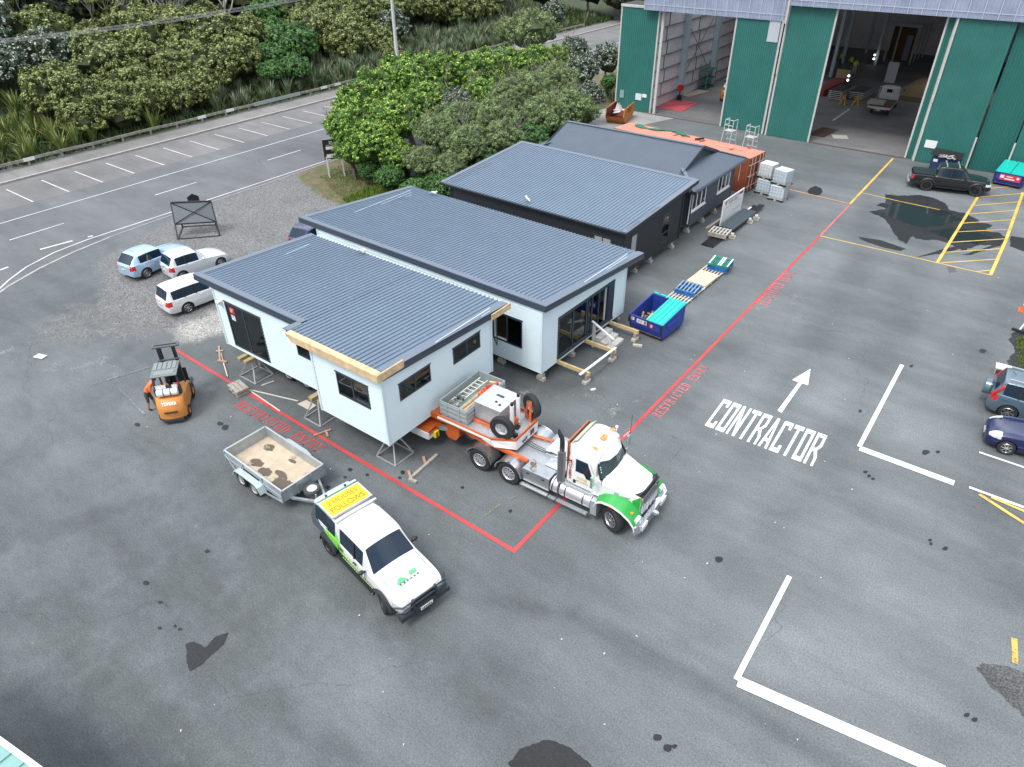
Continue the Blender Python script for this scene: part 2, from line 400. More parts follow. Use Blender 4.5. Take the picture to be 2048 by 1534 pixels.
# flush concrete edging between road and gravel
eb = MB()
for i in range(1, 9):
    a, c = Vector((*ed[i], 0)), Vector((*ed[i+1], 0)); d = (c-a).normalized(); n = Vector((-d.y, d.x, 0))
    w = .16 if i > 3 else .08
    eb.add([(a-n*-w).xyz[:], (c-n*-w).xyz[:], c[:], a[:]], [(0, 1, 2, 3)])
eb.v = [(x, y, .014) for x, y, z in eb.v]
struct(eb.build('road_edging', mat('edging_concrete', (.36, .345, .33), .85, var=.25, scale=2), fix=False))
# paint ------------------------------------------------------------
def paint(name, col, wear=.45, rough=.6):
    m_ = bpy.data.materials.new(name); m_.use_nodes = True; t = m_.node_tree; b = t.nodes['Principled BSDF']; N = t.nodes.new; K = t.links.new
    ge = N('ShaderNodeNewGeometry')
    n = N('ShaderNodeTexNoise'); n.inputs['Scale'].default_value = 14; n.inputs['Detail'].default_value = 8; n.inputs['Roughness'].default_value = .75; K(ge.outputs['Position'], n.inputs['Vector'])
    n2 = N('ShaderNodeTexNoise'); n2.inputs['Scale'].default_value = .8; n2.inputs['Detail'].default_value = 4; K(ge.outputs['Position'], n2.inputs['Vector'])
    ad = N('ShaderNodeMath'); ad.operation = 'MULTIPLY_ADD'; K(n2.outputs['Fac'], ad.inputs[0]); ad.inputs[1].default_value = .6; K(n.outputs['Fac'], ad.inputs[2])
    r = N('ShaderNodeMapRange'); K(ad.outputs[0], r.inputs[0]); r.inputs[1].default_value = wear+.05; r.inputs[2].default_value = wear+.22; K(r.outputs[0], b.inputs['Alpha'])
    v = N('ShaderNodeVectorMath'); v.operation = 'SCALE'; v.inputs[0].default_value = col
    r2 = N('ShaderNodeMapRange'); K(n2.outputs['Fac'], r2.inputs[0]); r2.inputs[1].default_value = .3; r2.inputs[2].default_value = .7; r2.inputs[3].default_value = .8; r2.inputs[4].default_value = 1.1
    K(r2.outputs[0], v.inputs['Scale']); K(v.outputs[0], b.inputs['Base Color']); b.inputs['Roughness'].default_value = rough
    return m_
PWHITE = paint('white_marking', (.78, .79, .8), .35); PRED = paint('red_marking', (.52, .055, .055), .40); PYEL = paint('yellow_marking', (.72, .47, .1), .5)
PRED2 = paint('faded_red_marking', (.56, .13, .14), .42); PROAD = paint('road_marking_paint', (.6, .61, .62), .40); PORG = paint('orange_marking', (.7, .32, .12), .45); PGHOST = paint('faded_marking', (.24, .25, .26), .70)
PYF = paint('faint_yellow_marking', (.28, .26, .14), .72)
_z = [.012]
def line(pts, w, mt, name='road_marking', caps=True):
    _z[0] += .0004; z = _z[0]; P = [Vector((p[0], p[1], 0)) for p in pts]; b = MB(); k = len(P); v = []
    for i, p in enumerate(P):
        d1 = (P[i]-P[i-1]).normalized() if i else (P[1]-P[0]).normalized()
        d2 = (P[i+1]-P[i]).normalized() if i < k-1 else d1
        n1 = Vector((-d1.y, d1.x, 0)); n2 = Vector((-d2.y, d2.x, 0)); n = (n1+n2).normalized(); s_ = w/2/max(.3, n.dot(n1))
        v += [(p.x+n.x*s_, p.y+n.y*s_, z), (p.x-n.x*s_, p.y-n.y*s_, z)]
    b.add(v, [(2*i+1, 2*i+3, 2*i+2, 2*i) for i in range(k-1)])
    return struct(b.build(name, mt, fix=False))
def gl(*pp): return [G(*p) for p in pp]
line(gl((352, 700), (680, 897), (1028, 1102), (1320, 800), (1641, 471)), .15, PRED)
line(gl((1641, 471), (1700, 409)), .13, PRED2)
line(gl((1700, 408), (1786, 317)), .16, PYEL)
line(gl((1640, 472), (1875, 526), (1983, 551)), .09, PYEL)
line(gl((1724, 386), (1800, 403), (1880, 420)), .09, PYEL)
line(gl((1570, 377), (1700, 408)), .1, PORG)
line(gl((1874, 526), (1955, 395)), .17, PYEL); line(gl((1981, 550), (2012, 480), (2046, 385)), .18, PYEL)
for i, (a, b_) in enumerate((((1882, 526), (1991, 519)), ((1889, 505), (2000, 498)), ((1901, 485), (2009, 478)), ((1916, 464), (2018, 459)), ((1921, 447), (2024, 440)), ((1931, 429), (2034, 421)), ((1942, 412), (2041, 404)), ((1952, 395), (2048, 387)), ((1972, 378), (2048, 371)), ((1950, 544), (1983, 541)))):
    line(gl(a, b_), .09, PYEL)
line(gl((1950, 445), (2048, 452)), .07, PGHOST)
line(gl((1579, 1153), (1472, 1360)), .16, PWHITE); line(gl((1476, 1363), (1700, 1462), (1890, 1545)), .36, PWHITE)
line(gl((1804, 730), (1718, 894)), .17, PWHITE); line(gl((1719, 897), (1908, 967)), .32, PWHITE)
line(gl((1958, 905), (2050, 936)), .11, PWHITE); line(gl((1938, 975), (2060, 1020)), .13, PWHITE)
line(gl((1958, 989), (2060, 1055)), .14, PYEL); line(gl((1982, 995), (2060, 1020+8)), .12, PYEL); line(gl((2028, 1277), (2030, 1328)), .16, PYEL)
# road lines
line([(-55.65, -20), (-55.65, 130)], .11, PROAD)
for y in np.arange(-2.7, 120, 10.2): line([(-52.1, y-13.6+27.2), (-52.1, y-13.6+30.6)] if False else [(-52.1, y+6.9), (-52.1, y+10.4)], .11, PROAD)
line([(-47.95, 120), (-47.95, 22), (-48.0, 17.5), (-47.7, 15.2), (-46.9, 13.2), (-45.9, 11.8), (-44.6, 10.4), (-42.6, 8.5)], .12, PROAD)
line([(-48.9, 14.9), (-48.6, 16.8)], .2, PROAD); line(gl((0, 541), (17, 535)), .2, PROAD); line([(-48.4, 17.7), (-48.3, 18.0)], .2, PROAD)
for i in range(34): y = 18.55-2.6*3+2.6*i; line([(-62.6, y), (-58.1, y)], .1, PROAD)
line([(-57.95, -20), (-57.95, -19)], .1, PROAD)
# faint old lines in the yard
line(gl((185, 770), (300, 735)), .1, PGHOST); line(gl((240, 780), (290, 830)), .1, PGHOST); line(gl((72, 712), (90, 716)), .35, PROAD)
line(gl((1040, 785), (1170, 860)), .07, PGHOST); line(gl((1250, 555), (1400, 610)), .06, PGHOST); line(gl((1290, 880), (1460, 960)), .05, PGHOST)
line(gl((1020, 1000), (1060, 980), (1050, 1030)), .09, PYF); line(gl((1000, 1010), (960, 1040)), .09, PYF)
# writing ------------------------------------------------------------
GL = {  # narrow stretched road capitals, cell 1 x 1; polygons
 'C': [[(0, 0), (1, 0), (1, .24), (.72, .24), (.72, .13), (.28, .13), (.28, .87), (.72, .87), (.72, .76), (1, .76), (1, 1), (0, 1)]],
 'O': [[(0, 0), (1, 0), (1, 1), (.28, 1), (.28, .87), (.72, .87), (.72, .13), (.28, .13), (.28, 1), (0, 1)]],
 'N': [[(0, 0), (.26, 0), (.26, .62), (.72, 0), (1, 0), (1, 1), (.74, 1), (.74, .38), (.28, 1), (0, 1)]],
 'T': [[(.36, 0), (.64, 0), (.64, .87), (1, .87), (1, 1), (0, 1), (0, .87), (.36, .87)]],
 'A': [[(0, 0), (.27, 0), (.33, .2), (.67, .2), (.73, 0), (1, 0), (.64, 1), (.5, 1), (.5, .80), (.63, .31), (.37, .31), (.5, .80), (.5, 1), (.36, 1)]],
 'R': [[(0, 0), (.28, 0), (.28, .42), (.45, .42), (.74, .24), (.74, 0), (1, 0), (1, .28), (.72, .48), (1, .62), (1, 1), (.28, 1), (.28, .88), (.72, .88), (.72, .66), (.5, .53), (.28, .53), (.28, 1), (0, 1)]]}
def contractor():
    o = G(1409, 851); ex = (G(1655, 872)-G(1448, 798)).normalized(); x1 = (G(1655, 872)-G(1448, 798)).length
    o2 = G(1448, 798); ey = (o2-o); b = MB(); n = 10; w = x1/(n-.18)
    for i, ch in enumerate('CONTRACTOR'):
        for pl in GL[ch]:
            b.add([tuple(o+ex*((i+u*.82)*w)+ey*v) for u, v in pl], [tuple(range(len(pl)))])
    b.v = [(x, y, .013) for x, y, z in b.v]
    ob = b.build('road_marking', PWHITE, fix=False)
    bm = bmesh.new(); bm.from_mesh(ob.data); bmesh.ops.triangulate(bm, faces=bm.faces, ngon_method='EAR_CLIP'); bm.to_mesh(ob.data); bm.free(); struct(ob)
    a = MB(); pts = [G(1555, 821), G(1563, 826), G(1604, 767), G(1616, 771), G(1621, 738), G(1584, 760), G(1597, 765)]
    a.add([(p.x, p.y, .013) for p in pts], [tuple(range(7))]); ob = a.build('road_marking', PWHITE, fix=False)
    bm = bmesh.new(); bm.from_mesh(ob.data); bmesh.ops.triangulate(bm, faces=bm.faces, ngon_method='EAR_CLIP'); bm.to_mesh(ob.data); bm.free(); struct(ob)
contractor()
ST = {  # stencil slab capitals (cell .8 x 1): list of rectangles/quads
 'R': [[(0, 0), (.3, 0), (.3, .1), (.24, .1), (.24, .42), (.08, .42), (.08, .1), (0, .1)], [(0, 1), (0, .9), (.08, .9), (.08, .5), (.24, .5), (.24, 1)], [(.3, 1), (.58, .98), (.7, .82), (.68, .6), (.52, .48), (.3, .48), (.3, .6), (.46, .62), (.5, .76), (.44, .88), (.3, .88)], [(.38, .42), (.56, .42), (.68, .1), (.78, .1), (.78, 0), (.56, 0)]],
 'E': [[(0, 0), (.26, 0), (.26, 1), (0, 1), (0, .9), (.07, .9), (.07, .1), (0, .1)], [(.32, 0), (.74, 0), (.74, .3), (.62, .3), (.6, .12), (.32, .12)], [(.32, 1), (.72, 1), (.72, .72), (.62, .72), (.6, .88), (.32, .88)], [(.32, .44), (.54, .44), (.54, .6), (.32, .6)]],
 'S': [[(.06, 0), (.06, .3), (.16, .3), (.3, .1), (.34, .1), (.34, 0)], [(.4, 0), (.7, .08), (.74, .34), (.6, .5), (.2, .66), (.2, .8), (.34, .9), (.34, 1), (.1, .94), (.04, .7), (.14, .54), (.54, .36), (.56, .2), (.4, .1)], [(.4, 1), (.4, .9), (.56, .72), (.68, .72), (.68, 1)]],
 'T': [[(.3, 0), (.5, 0), (.5, .86), (.3, .86)], [(.2, 0), (.6, 0), (.6, .09), (.2, .09)], [(.02, .7), (.12, .7), (.16, .88), (.26, .88), (.26, 1), (.02, 1)], [(.54, .88), (.64, .88), (.68, .7), (.78, .7), (.78, 1), (.54, 1)]],
 'I': [[(.28, 0), (.5, 0), (.5, 1), (.28, 1)], [(.18, 0), (.6, 0), (.6, .09), (.18, .09)], [(.18, .91), (.6, .91), (.6, 1), (.18, 1)]],
 'C': [[(.36, 0), (.36, .12), (.24, .3), (.24, .7), (.36, .88), (.36, 1), (.12, .86), (.04, .5), (.12, .14)], [(.42, 0), (.66, .06), (.74, .32), (.62, .32), (.52, .12), (.42, .12)], [(.42, 1), (.42, .88), (.56, .7), (.7, .7), (.7, 1)]],
 'D': [[(0, 0), (.26, 0), (.26, 1), (0, 1), (0, .9), (.07, .9), (.07, .1), (0, .1)], [(.32, 0), (.6, .08), (.74, .36), (.74, .64), (.6, .92), (.32, 1), (.32, .88), (.5, .78), (.54, .5), (.5, .22), (.32, .12)]],
 'N': [[(0, 0), (.2, 0), (.2, .6), (.06, .8), (.06, .1), (0, .1)], [(0, 1), (.18, 1), (.74, .1), (.74, 0), (.6, 0), (.02, .9)], [(.58, 1), (.8, 1), (.8, .92), (.74, .92), (.74, .3), (.62, .5), (.62, .92), (.58, .92)]],
 'Y': [[(.3, 0), (.5, 0), (.5, .4), (.3, .4)], [(.2, 0), (.6, 0), (.6, .09), (.2, .09)], [(0, 1), (0, .92), (.28, .45), (.44, .45), (.2, 1)], [(.5, 1), (.64, .9), (.48, .48), (.56, .45), (.78, .92), (.78, 1)]]}
def stencil(word, a, b_, h, mt, zz=.013):
    a = G(*a); b_ = G(*b_); d = b_-a; L_ = d.length; ex = d/L_; ey = Vector((-ex.y, ex.x, 0)); b = MB(); w = L_/len(word)
    for i, ch in enumerate(word):
        if ch == ' ': continue
        for pl in ST[ch]: b.add([tuple(a+ex*((i+.08+u)*w+v*.03)+ey*(v*h)) for u, v in pl], [tuple(range(len(pl)))])
    b.v = [(x, y, zz) for x, y, z in b.v]
    ob = b.build('road_marking', mt, fix=False)
    bm = bmesh.new(); bm.from_mesh(ob.data); bmesh.ops.triangulate(bm, faces=bm.faces, ngon_method='EAR_CLIP'); bm.to_mesh(ob.data); bm.free(); struct(ob)
stencil('RESTRICTED ENTRY', (466, 812), (634, 906), .52, PRED)
stencil('RESTRICTED ENTRY', (1320, 838), (1419, 735), .45, PRED2)
stencil('RESTRICTED ENTRY', (1533, 613), (1592, 546), .62, PRED2)

# wet patches --------------------------------------------------------
def blob(name, pix, mt, z=.0105, jit=.12, sub=12, world=False):
    P = [Vector(p) for p in pix] if world else [G(*p) for p in pix]; Q = []
    for i, p in enumerate(P):
        q = P[(i+1) % len(P)]
        for k in range(sub):
            t = p.lerp(q, k/sub); n = mnoise.noise_vector(t*2.3)+mnoise.noise_vector(t*7)*.6+mnoise.noise_vector(t*19)*.35
            Q.append((t.x+n.x*jit, t.y+n.y*jit))
    b = MB(); b.add([(x, y, z) for x, y in Q], [tuple(range(len(Q)))]); o = b.build(name, mt, fix=False)
    bm = bmesh.new(); bm.from_mesh(o.data); bmesh.ops.triangulate(bm, faces=bm.faces, ngon_method='EAR_CLIP')
    for f in bm.faces:
        if f.normal.z < 0: f.normal_flip()
    bm.to_mesh(o.data); bm.free(); return struct(o)
WET = asphalt('wet_asphalt', .026, False, (.95, 1, 1.05), .15, .5); WET.node_tree.nodes['Principled BSDF'].inputs['Specular IOR Level'].default_value = .3
for l in list(WET.node_tree.links):
    if l.to_socket.name in ('Roughness',) and l.to_node.type == 'BSDF_PRINCIPLED': WET.node_tree.links.remove(l)
WET.node_tree.nodes['Principled BSDF'].inputs['Roughness'].default_value = .5
DAMP = asphalt('damp_asphalt', .105, False, (1, 1, 1.03), .2, .5)
WATER = mat('puddle_water', (.016, .02, .022), .10, 0, spec=.28)
blob('wet_patch', [(1767, 388), (1772, 405), (1752, 410), (1772, 418), (1738, 424), (1765, 435), (1790, 462), (1795, 480), (1812, 487), (1822, 472), (1830, 475), (1850, 482), (1872, 480), (1900, 488), (1925, 502), (1960, 490), (2000, 492), (2012, 478), (2000, 466), (1962, 462), (1986, 452), (1960, 442), (1935, 428), (1900, 420), (1892, 408), (1868, 396), (1840, 390), (1800, 392)], WET, .0101, .16)
blob('puddle', [(1772, 402), (1776, 415), (1750, 425), (1778, 433), (1810, 446), (1840, 455), (1880, 452), (1930, 440), (1900, 425), (1850, 412), (1815, 408)], WATER, .0106, .18)
blob('puddle', [(1860, 462), (1905, 486), (1960, 488), (1992, 478), (1950, 462), (1900, 456)], WATER, .0106, .18)
for a in ([(1765, 434), (1775, 445), (1790, 470), (1796, 476), (1788, 455), (1775, 434)], [(1826, 455), (1850, 480), (1860, 482), (1838, 455)], [(1850, 455), (1868, 480), (1876, 480), (1862, 455)], [(1715, 474), (1760, 480), (1812, 498), (1800, 502), (1770, 496), (1728, 482)], [(1830, 515), (1880, 500), (1960, 480), (1965, 484), (1890, 506)], [(1924, 510), (1990, 490), (1994, 493), (1940, 510)], [(2022, 472), (2048, 476), (2080, 490), (2060, 508), (2020, 492)]): blob('wet_patch', a, WET, .0103, .06)
blob('wet_patch', [(1893, 533), (1910, 534), (1913, 544), (1898, 546)], DAMP, .0101, .03, 3)
blob('wet_patch', [(372, 1290), (385, 1283), (398, 1288), (412, 1295), (430, 1275), (458, 1264), (450, 1288), (425, 1310), (400, 1332), (378, 1342), (376, 1325)], WET, .0101, .04)
blob('wet_patch', [(1040, 1500), (1090, 1480), (1140, 1495), (1180, 1530), (1190, 1560), (1040, 1560), (1015, 1530)], WET, .0101, .05)
for c in [(414, 1103, 6), (292, 1166, 7), (320, 1205, 5), (1437, 1119, 9), (1860, 1080, 4), (1862, 1088, 4), (1890, 1098, 6), (1851, 904, 8), (1876, 904, 5), (1730, 944, 5), (1738, 952, 4), (1746, 958, 4), (1315, 1475, 10), (1335, 1496, 10), (1350, 1494, 6), (1935, 1430, 7), (1950, 1440, 7), (700, 940, 5), (690, 955, 4), (655, 975, 5), (735, 950, 4), (805, 945, 5), (800, 955, 4), (275, 850, 6), (440, 847, 6), (450, 855, 8), (1965, 702, 7), (1823, 732, 4), (1720, 822, 4), (775, 1045, 5), (1676, 400-5, 0), (1630, 383, 14), (320, 1256, 5), (350, 1252, 4), (360, 1259, 5), (925, 975, 4), (1020, 1022, 4)]:
    if c[2]: blob('oil_stain', [(c[0]+c[2]*math.cos(t)*rnd.uniform(.8, 1.2), c[1]+c[2]*.75*math.sin(t)*rnd.uniform(.7, 1.2)) for t in np.arange(0, 6.2, .8)], WET, .0101, .025, 2)
# darker resealed strip and tyre scuffing
blob('gravel_patch', [(1955, 1335), (1985, 1325), (2048, 1345), (2120, 1400), (2100, 1480), (2040, 1425), (1995, 1385)], asphalt('loose_chip', .09, False, (1, 1, .98), .5, 1.1), .012, .12, 6)
blob('damp_patch', [(2030, 660), (2020, 680), (2032, 705), (2008, 730), (2030, 760), (2080, 790), (2200, 780), (2200, 640)], WET, .0101, .15)
# light dusty tracks
DUST = paint('dust_film', (.30, .31, .30), .80, .9)
for a in ([(1040, 780), (1120, 760), (1260, 800), (1300, 790), (1220, 830), (1120, 820), (1180, 870), (1060, 800)], [(1500, 620), (1560, 580), (1640, 600), (1580, 660)], [(0, 660), (120, 640), (200, 700), (260, 760), (100, 760), (0, 720)]):
    blob('dust_patch', a, DUST, .0102, .3)
LITTER = mat('pale_litter', (.6, .58, .55), .8)
b = MB(); 
for i in range(120):
    px = rnd.choice((rnd.gauss(1450, 180), rnd.gauss(600, 200), rnd.uniform(0, 2048), rnd.gauss(1250, 120))); py = rnd.uniform(380, 1500) if rnd.random() < .4 else rnd.gauss(620, 150)
    if py < 330: continue
    p = G(px, py); s_ = rnd.uniform(.01, .035)
    if p.x < -46 or (-29 < p.x < -14.5 and 14 < p.y < 50): continue
    b.cbox((p.x, p.y, .02), (s_*2, s_, .01), rnd.uniform(0, 6))
o = b.build('ground_litter', LITTER); struct(o, 'stuff')
# rear apron by the shed
sheet('concrete_apron', [(-47.6, 58.5), (-37.6, 58.2), (-33.6, 57), (-30.2, 66.6), (-37.4, 66.7), (-39, 62)], .006, asphalt('apron_concrete', .33, False, (1, 1, .96), .15, .25))
# ================================================================== HOUSES
PALEBLUE = mat('pale_blue_weatherboard', (.67, .78, .81), .5, var=.03, scale=1.5)
PALETRIM = mat('pale_blue_trim', (.64, .76, .79), .45)
ROOFB = mat('blue_grey_roofing', (.158, .212, .275), .40, .2, var=.05, scale=.8)
ROOFT = mat('roof_flashing', (.17, .205, .255), .4, .25)
FASC = mat('dark_slate_fascia', (.045, .06, .085), .4)
FRAME = mat('window_joinery', (.03, .045, .06), .4)
LINER = mat('white_reveal', (.7, .71, .70), .5)
INWALL = mat('plasterboard', (.6, .54, .46), .8); INFLOOR = mat('particle_floor', (.30, .22, .14), .8, var=.2, scale=3)
BLACKW = mat('black_weatherboard', (.016, .018, .022), .5, var=.15, scale=2)
CHARW = mat('charcoal_weatherboard', (.062, .075, .096), .5, var=.1, scale=2)
ROOFC = mat('charcoal_corrugate', (.095, .12, .15), .42, .25, var=.06, scale=.8)
CURT = mat('pale_curtain', (.5, .48, .42), .9)
def pane_mat():
    m_ = bpy.data.materials.new('window_glass'); m_.use_nodes = True; t = m_.node_tree; t.nodes.clear(); N = t.nodes.new; K = t.links.new
    o = N('ShaderNodeOutputMaterial'); mx = N('ShaderNodeMixShader'); tr = N('ShaderNodeBsdfTransparent'); gl_ = N('ShaderNodeBsdfGlossy')
    tr.inputs[0].default_value = (.62, .66, .66, 1); gl_.inputs['Roughness'].default_value = .02; gl_.inputs[0].default_value = (.9, .95, 1, 1)
    fr = N('ShaderNodeFresnel'); fr.inputs[0].default_value = 1.7
    K(fr.outputs[0], mx.inputs[0]); K(tr.outputs[0], mx.inputs[1]); K(gl_.outputs[0], mx.inputs[2]); K(mx.outputs[0], o.inputs[0]); return m_
PANE = pane_mat()
def clip(poly, a, b_, keep_below):      # keep z <= a+b*u (or >=)
    out = []; n = len(poly)
    def s_(p): d = a+b_*p[0]-p[1]; return d if keep_below else -d
    for i in range(n):
        p, q = poly[i], poly[(i+1) % n]; sp, sq = s_(p), s_(q)
        if sp >= 0: out.append(p)
        if (sp > 0 and sq < 0) or (sp < 0 and sq > 0):
            t = sp/(sp-sq); out.append((p[0]+(q[0]-p[0])*t, p[1]+(q[1]-p[1])*t))
    return out
def clad(mb, M, L_, z0, zt, openings, board=.15, lap=.026, phase=0):
    """lapped weatherboards on a wall: M maps (u, out, z); zt=(a,b) top z = a+b*u"""
    ztop = max(zt[0], zt[0]+zt[1]*L_); z = z0
    while z < ztop-.005:
        z1 = min(z+board, ztop)
        us = sorted({0, L_, *[o[0] for o in openings if o[3] > z and o[2] < z1], *[o[1] for o in openings if o[3] > z and o[2] < z1]})
        for ua, ub in zip(us[:-1], us[1:]):
            um = (ua+ub)/2; parts = [(z, z1)]
            for o in openings:
                if o[0] < um < o[1]:
                    np_ = []
                    for a, b_ in parts:
                        if o[2] > a: np_.append((a, min(b_, o[2])))
                        if o[3] < b_: np_.append((max(a, o[3]), b_))
                    parts = [q for q in np_ if q[1]-q[0] > 1e-4]
            for a, b_ in parts:
                pl = [(ua, a), (ub, a), (ub, b_), (ua, b_)]
                pl = clip(pl, zt[0], zt[1], True)
                if len(pl) < 3: continue
                d = lambda zz: lap*(1-(zz-z)/board)+.002
                mb.add([(u, d(zz), zz) for u, zz in pl], [tuple(range(len(pl)))], M)
                if a == z: mb.add([(ua, .0, a), (ub, .0, a), (ub, d(a), a), (ua, d(a), a)], [(0, 1, 2, 3)], M)
        z = z1
def wallM(p, q):    # local frame: u from p to q, out = right-hand outward normal (to the right when walking p->q)
    p = Vector((*p, 0)); d = (Vector((*q, 0))-p); L_ = d.length; d.normalize(); n = Vector((d.y, -d.x, 0))
    M = Matrix((d, n, Vector((0, 0, 1)))).transposed().to_4x4(); M.translation = p; return M, L_
def window(house, M, u0, u1, z0, z1, name='window', cols=2, fr=.06, fmat=None, reveal=True, frost=False, rows=1, sash_open=False):
    fmat = fmat or FRAME; mb = MB(); mb.M = M
    w = fr
    mb.box(u0, u1, -.01, .035, z1-w, z1); mb.box(u0, u1, -.01, .035, z0, z0+w)
    mb.box(u0, u0+w, -.01, .034, z0+w, z1-w); mb.box(u1-w, u1, -.01, .034, z0+w, z1-w)
    mb.box(u0-.04, u1+.04, .0, .055, z1, z1+.03)                      # head flashing
    for i in range(1, cols):
        c = u0+(u1-u0)*i/cols; mb.box(c-w*.6, c+w*.6, -.008, .03, z0+w, z1-w)
    for i in range(1, rows):
        c = z0+(z1-z0)*i/rows; mb.box(u0+w, u1-w, -.006, .029, c-w*.4, c+w*.4)
    f = mb.build(name, fmat, house)
    if reveal:
        r = MB(); r.M = M
        for a, b_, c, d in ((u0+w, u1-w, z0+.03, z0+w), (u0+w, u1-w, z1-w, z1-.03)): r.box(a, b_, -.14, -.012, c, d)
        r.box(u0+.03, u0+w, -.14, -.012, z0+.03, z1-.03); r.box(u1-w, u1-.03, -.14, -.012, z0+.03, z1-.03)
        r.build('reveal', LINER, f)
    for i in range(cols):
        a = u0+(u1-u0)*i/cols; b_ = u0+(u1-u0)*(i+1)/cols
        if sash_open and i == 0: continue
        g = MB(); g.M = M; g.box(a+w*.55, b_-w*.55, .008, .014, z0+w*.9, z1-w*.9); g.build('pane', mat('frosted_pane', (.34, .35, .34), .25) if frost else PANE, f)
    return f
def interior(house, x0, x1, y0, y1, z0, z1):
    """floor, ceiling and partition walls seen through the glass"""
    b = MB(); b.box(x0+.12, x1-.12, y0+.12, y1-.12, z0+.2, z0+.24); b.build('floor', INFLOOR, house)
    b = MB(); b.box(x0+.12, x1-.12, y0+.12, y1-.12, z1-.12, z1-.08)
    xm = (x0+x1)/2; b.box(xm-.05, xm+.05, y0+.15, y1-.15, z0+.25, z1-.13)
    ym = y0+(y1-y0)*.55; b.box(x0+.15, xm-.06, ym-.05, ym+.05, z0+.25, z1-.13); b.box(xm+.06, x1-.15, ym-.05, ym+.05, z0+.25, z1-.13)
    b.build('lining', INWALL, house)
def rib_roof(house, poly_fn, mt, pitch=.27, rib=.095, h=.032, xs_=None, name='roof'):
    """trapezoidal ribs running along y.  poly_fn(x) -> (y0, y1); xs_ = (x0, x1); z from zf(y)"""
    pass
def mono_roof(house, segs, zf, mt, fl, pitch=.225, rib=.085, h=.042, thick=.03):
    """segs: list of (x0,x1,y0,y1) side by side in x; z = zf(y)"""
    b = MB()
    for (x0, x1, y0, y1) in segs:
        prof = []; x = x0
        while x < x1-1e-3:
            a = min(x+pitch-rib, x1); prof += [(x, 0), (a, 0)]
            if a < x1:
                c = min(a+rib*.14, x1); d = min(a+rib*.86, x1); e = min(a+rib, x1)
                prof += [(c, h), (d, h)]; x = e
            else: x = x1
        prof.append((x1, 0)); n = len(prof)
        vs = [(px, y0, zf(y0)+pz) for px, pz in prof]+[(px, y1, zf(y1)+pz) for px, pz in prof]+[(px, y0, zf(y0)-thick) for px, pz in prof]+[(px, y1, zf(y1)-thick) for px, pz in prof]
        fs = []
        for i in range(n-1):
            fs += [(i, i+1, n+i+1, n+i), (2*n+i+1, 2*n+i, 3*n+i, 3*n+i+1), (i+1, i, 2*n+i, 2*n+i+1), (n+i, n+i+1, 3*n+i+1, 3*n+i)]
        fs += [(0, n, 3*n, 2*n), (n-1, 2*n+n-1, 3*n+n-1, n+n-1)]
        b.add(vs, fs)
    r = b.build('roof', mt, house, fix=False)
    return r
SCREW = mat('roof_screw', (.6, .66, .72), .4)
def screws(roof, segs, zf, rows=6):
    b = MB()
    for (x0, x1, y0, y1) in segs:
        for k in range(rows):
            y = y0+.35+(y1-y0-.6)*k/(rows-1); x = x0+.27-.05
            while x < x1:
                b.cbox((x, y, zf(y)+.038), (.022, .022, .012)); x += .54
    b.build('screws', SCREW, roof)['kind'] = 'stuff'

# ---- house on the trailer ------------------------------------------------
h1 = thing('transportable_house', 'pale blue house jacked up on grey stands, raw timber beam along its roof edge', 'house', (0, 0, 0))
zb = 1.25; X0, X1, XS = -27.41, -16.06, -19.87; YF, YP, YB = 14.20, 13.42, 19.66
zf1 = lambda y: 4.47-(y-14.15)*.0535
wl = MB()
op_a = [(X0, 0)]
def O(u0, u1, z0, z1): return (u0, u1, z0, z1)
top1 = lambda y: zf1(y)-.07
o_sl = O(-26.74-X0, -24.16-X0, 1.42, 3.71); o_sm = O(-21.92-X0, -21.08-X0, 2.72, 3.62)
M_, L_ = wallM((X0, YF), (XS, YF)); MA = M_; clad(wl, M_, L_, zb, (top1(YF), 0), [o_sl, o_sm])
o_bg = O(-18.55-XS, -16.80-XS, 2.62, 3.68)
M_, L_ = wallM((XS, YP), (X1, YP)); MBg = M_; clad(wl, M_, L_, zb, (top1(YP), 0), [o_bg])
M_, L_ = wallM((X1, YP), (X1, YB)); MC = M_; o1, o2 = O(14.2-YP, 15.9-YP, 2.86, 3.64), O(17.23-YP, 18.93-YP, 2.87, 3.64)
clad(wl, M_, L_, zb, (top1(YP), -.0535), [o1, o2])
M_, L_ = wallM((X1, YB), (X0, YB)); clad(wl, M_, L_, zb, (top1(YB), 0), [])
M_, L_ = wallM((X0, YB), (X0, YF)); clad(wl, M_, L_, zb, (top1(YB), .0535), [])
M_, L_ = wallM((XS, YF), (XS, YP)); clad(wl, M_, L_, zb, (top1(YF), 0), [])
wl.build('wall', PALEBLUE, h1, fix=False)
tb = MB()
for (x, y) in ((X0, YF), (XS, YP), (X1, YP), (X1, YB), (X0, YB)): tb.box(x-.05, x+.05, y-.05, y+.05, zb-.01, top1(y)-.02)
tb.box(XS-.9, XS-.82, YF-.035, YF, zb, top1(YF)-.02)
split(tb.build('corner_board', PALETRIM, h1))
ub = MB(); ub.box(X0+.1, X1-.1, YF+.06, YB-.06, zb+.05, zb+.18); ub.box(XS+.1, X1-.1, YP+.06, YF+.05, zb+.05, zb+.18)
for y in np.arange(YF+.3, YB, .9): ub.box(X0+.2, X1-.2, y-.05, y+.05, zb-.02, zb+.05)
ub.build('subfloor', TIMBOLD, h1)
interior(h1, X0, X1, YF, YB, zb, 4.2)
window(h1, MA, *o_sl, name='sliding_door', cols=2, fr=.08, reveal=False); window(h1, MA, *o_sm, cols=1); window(h1, MBg, *o_bg); window(h1, MC, *o1); window(h1, MC, *o2)
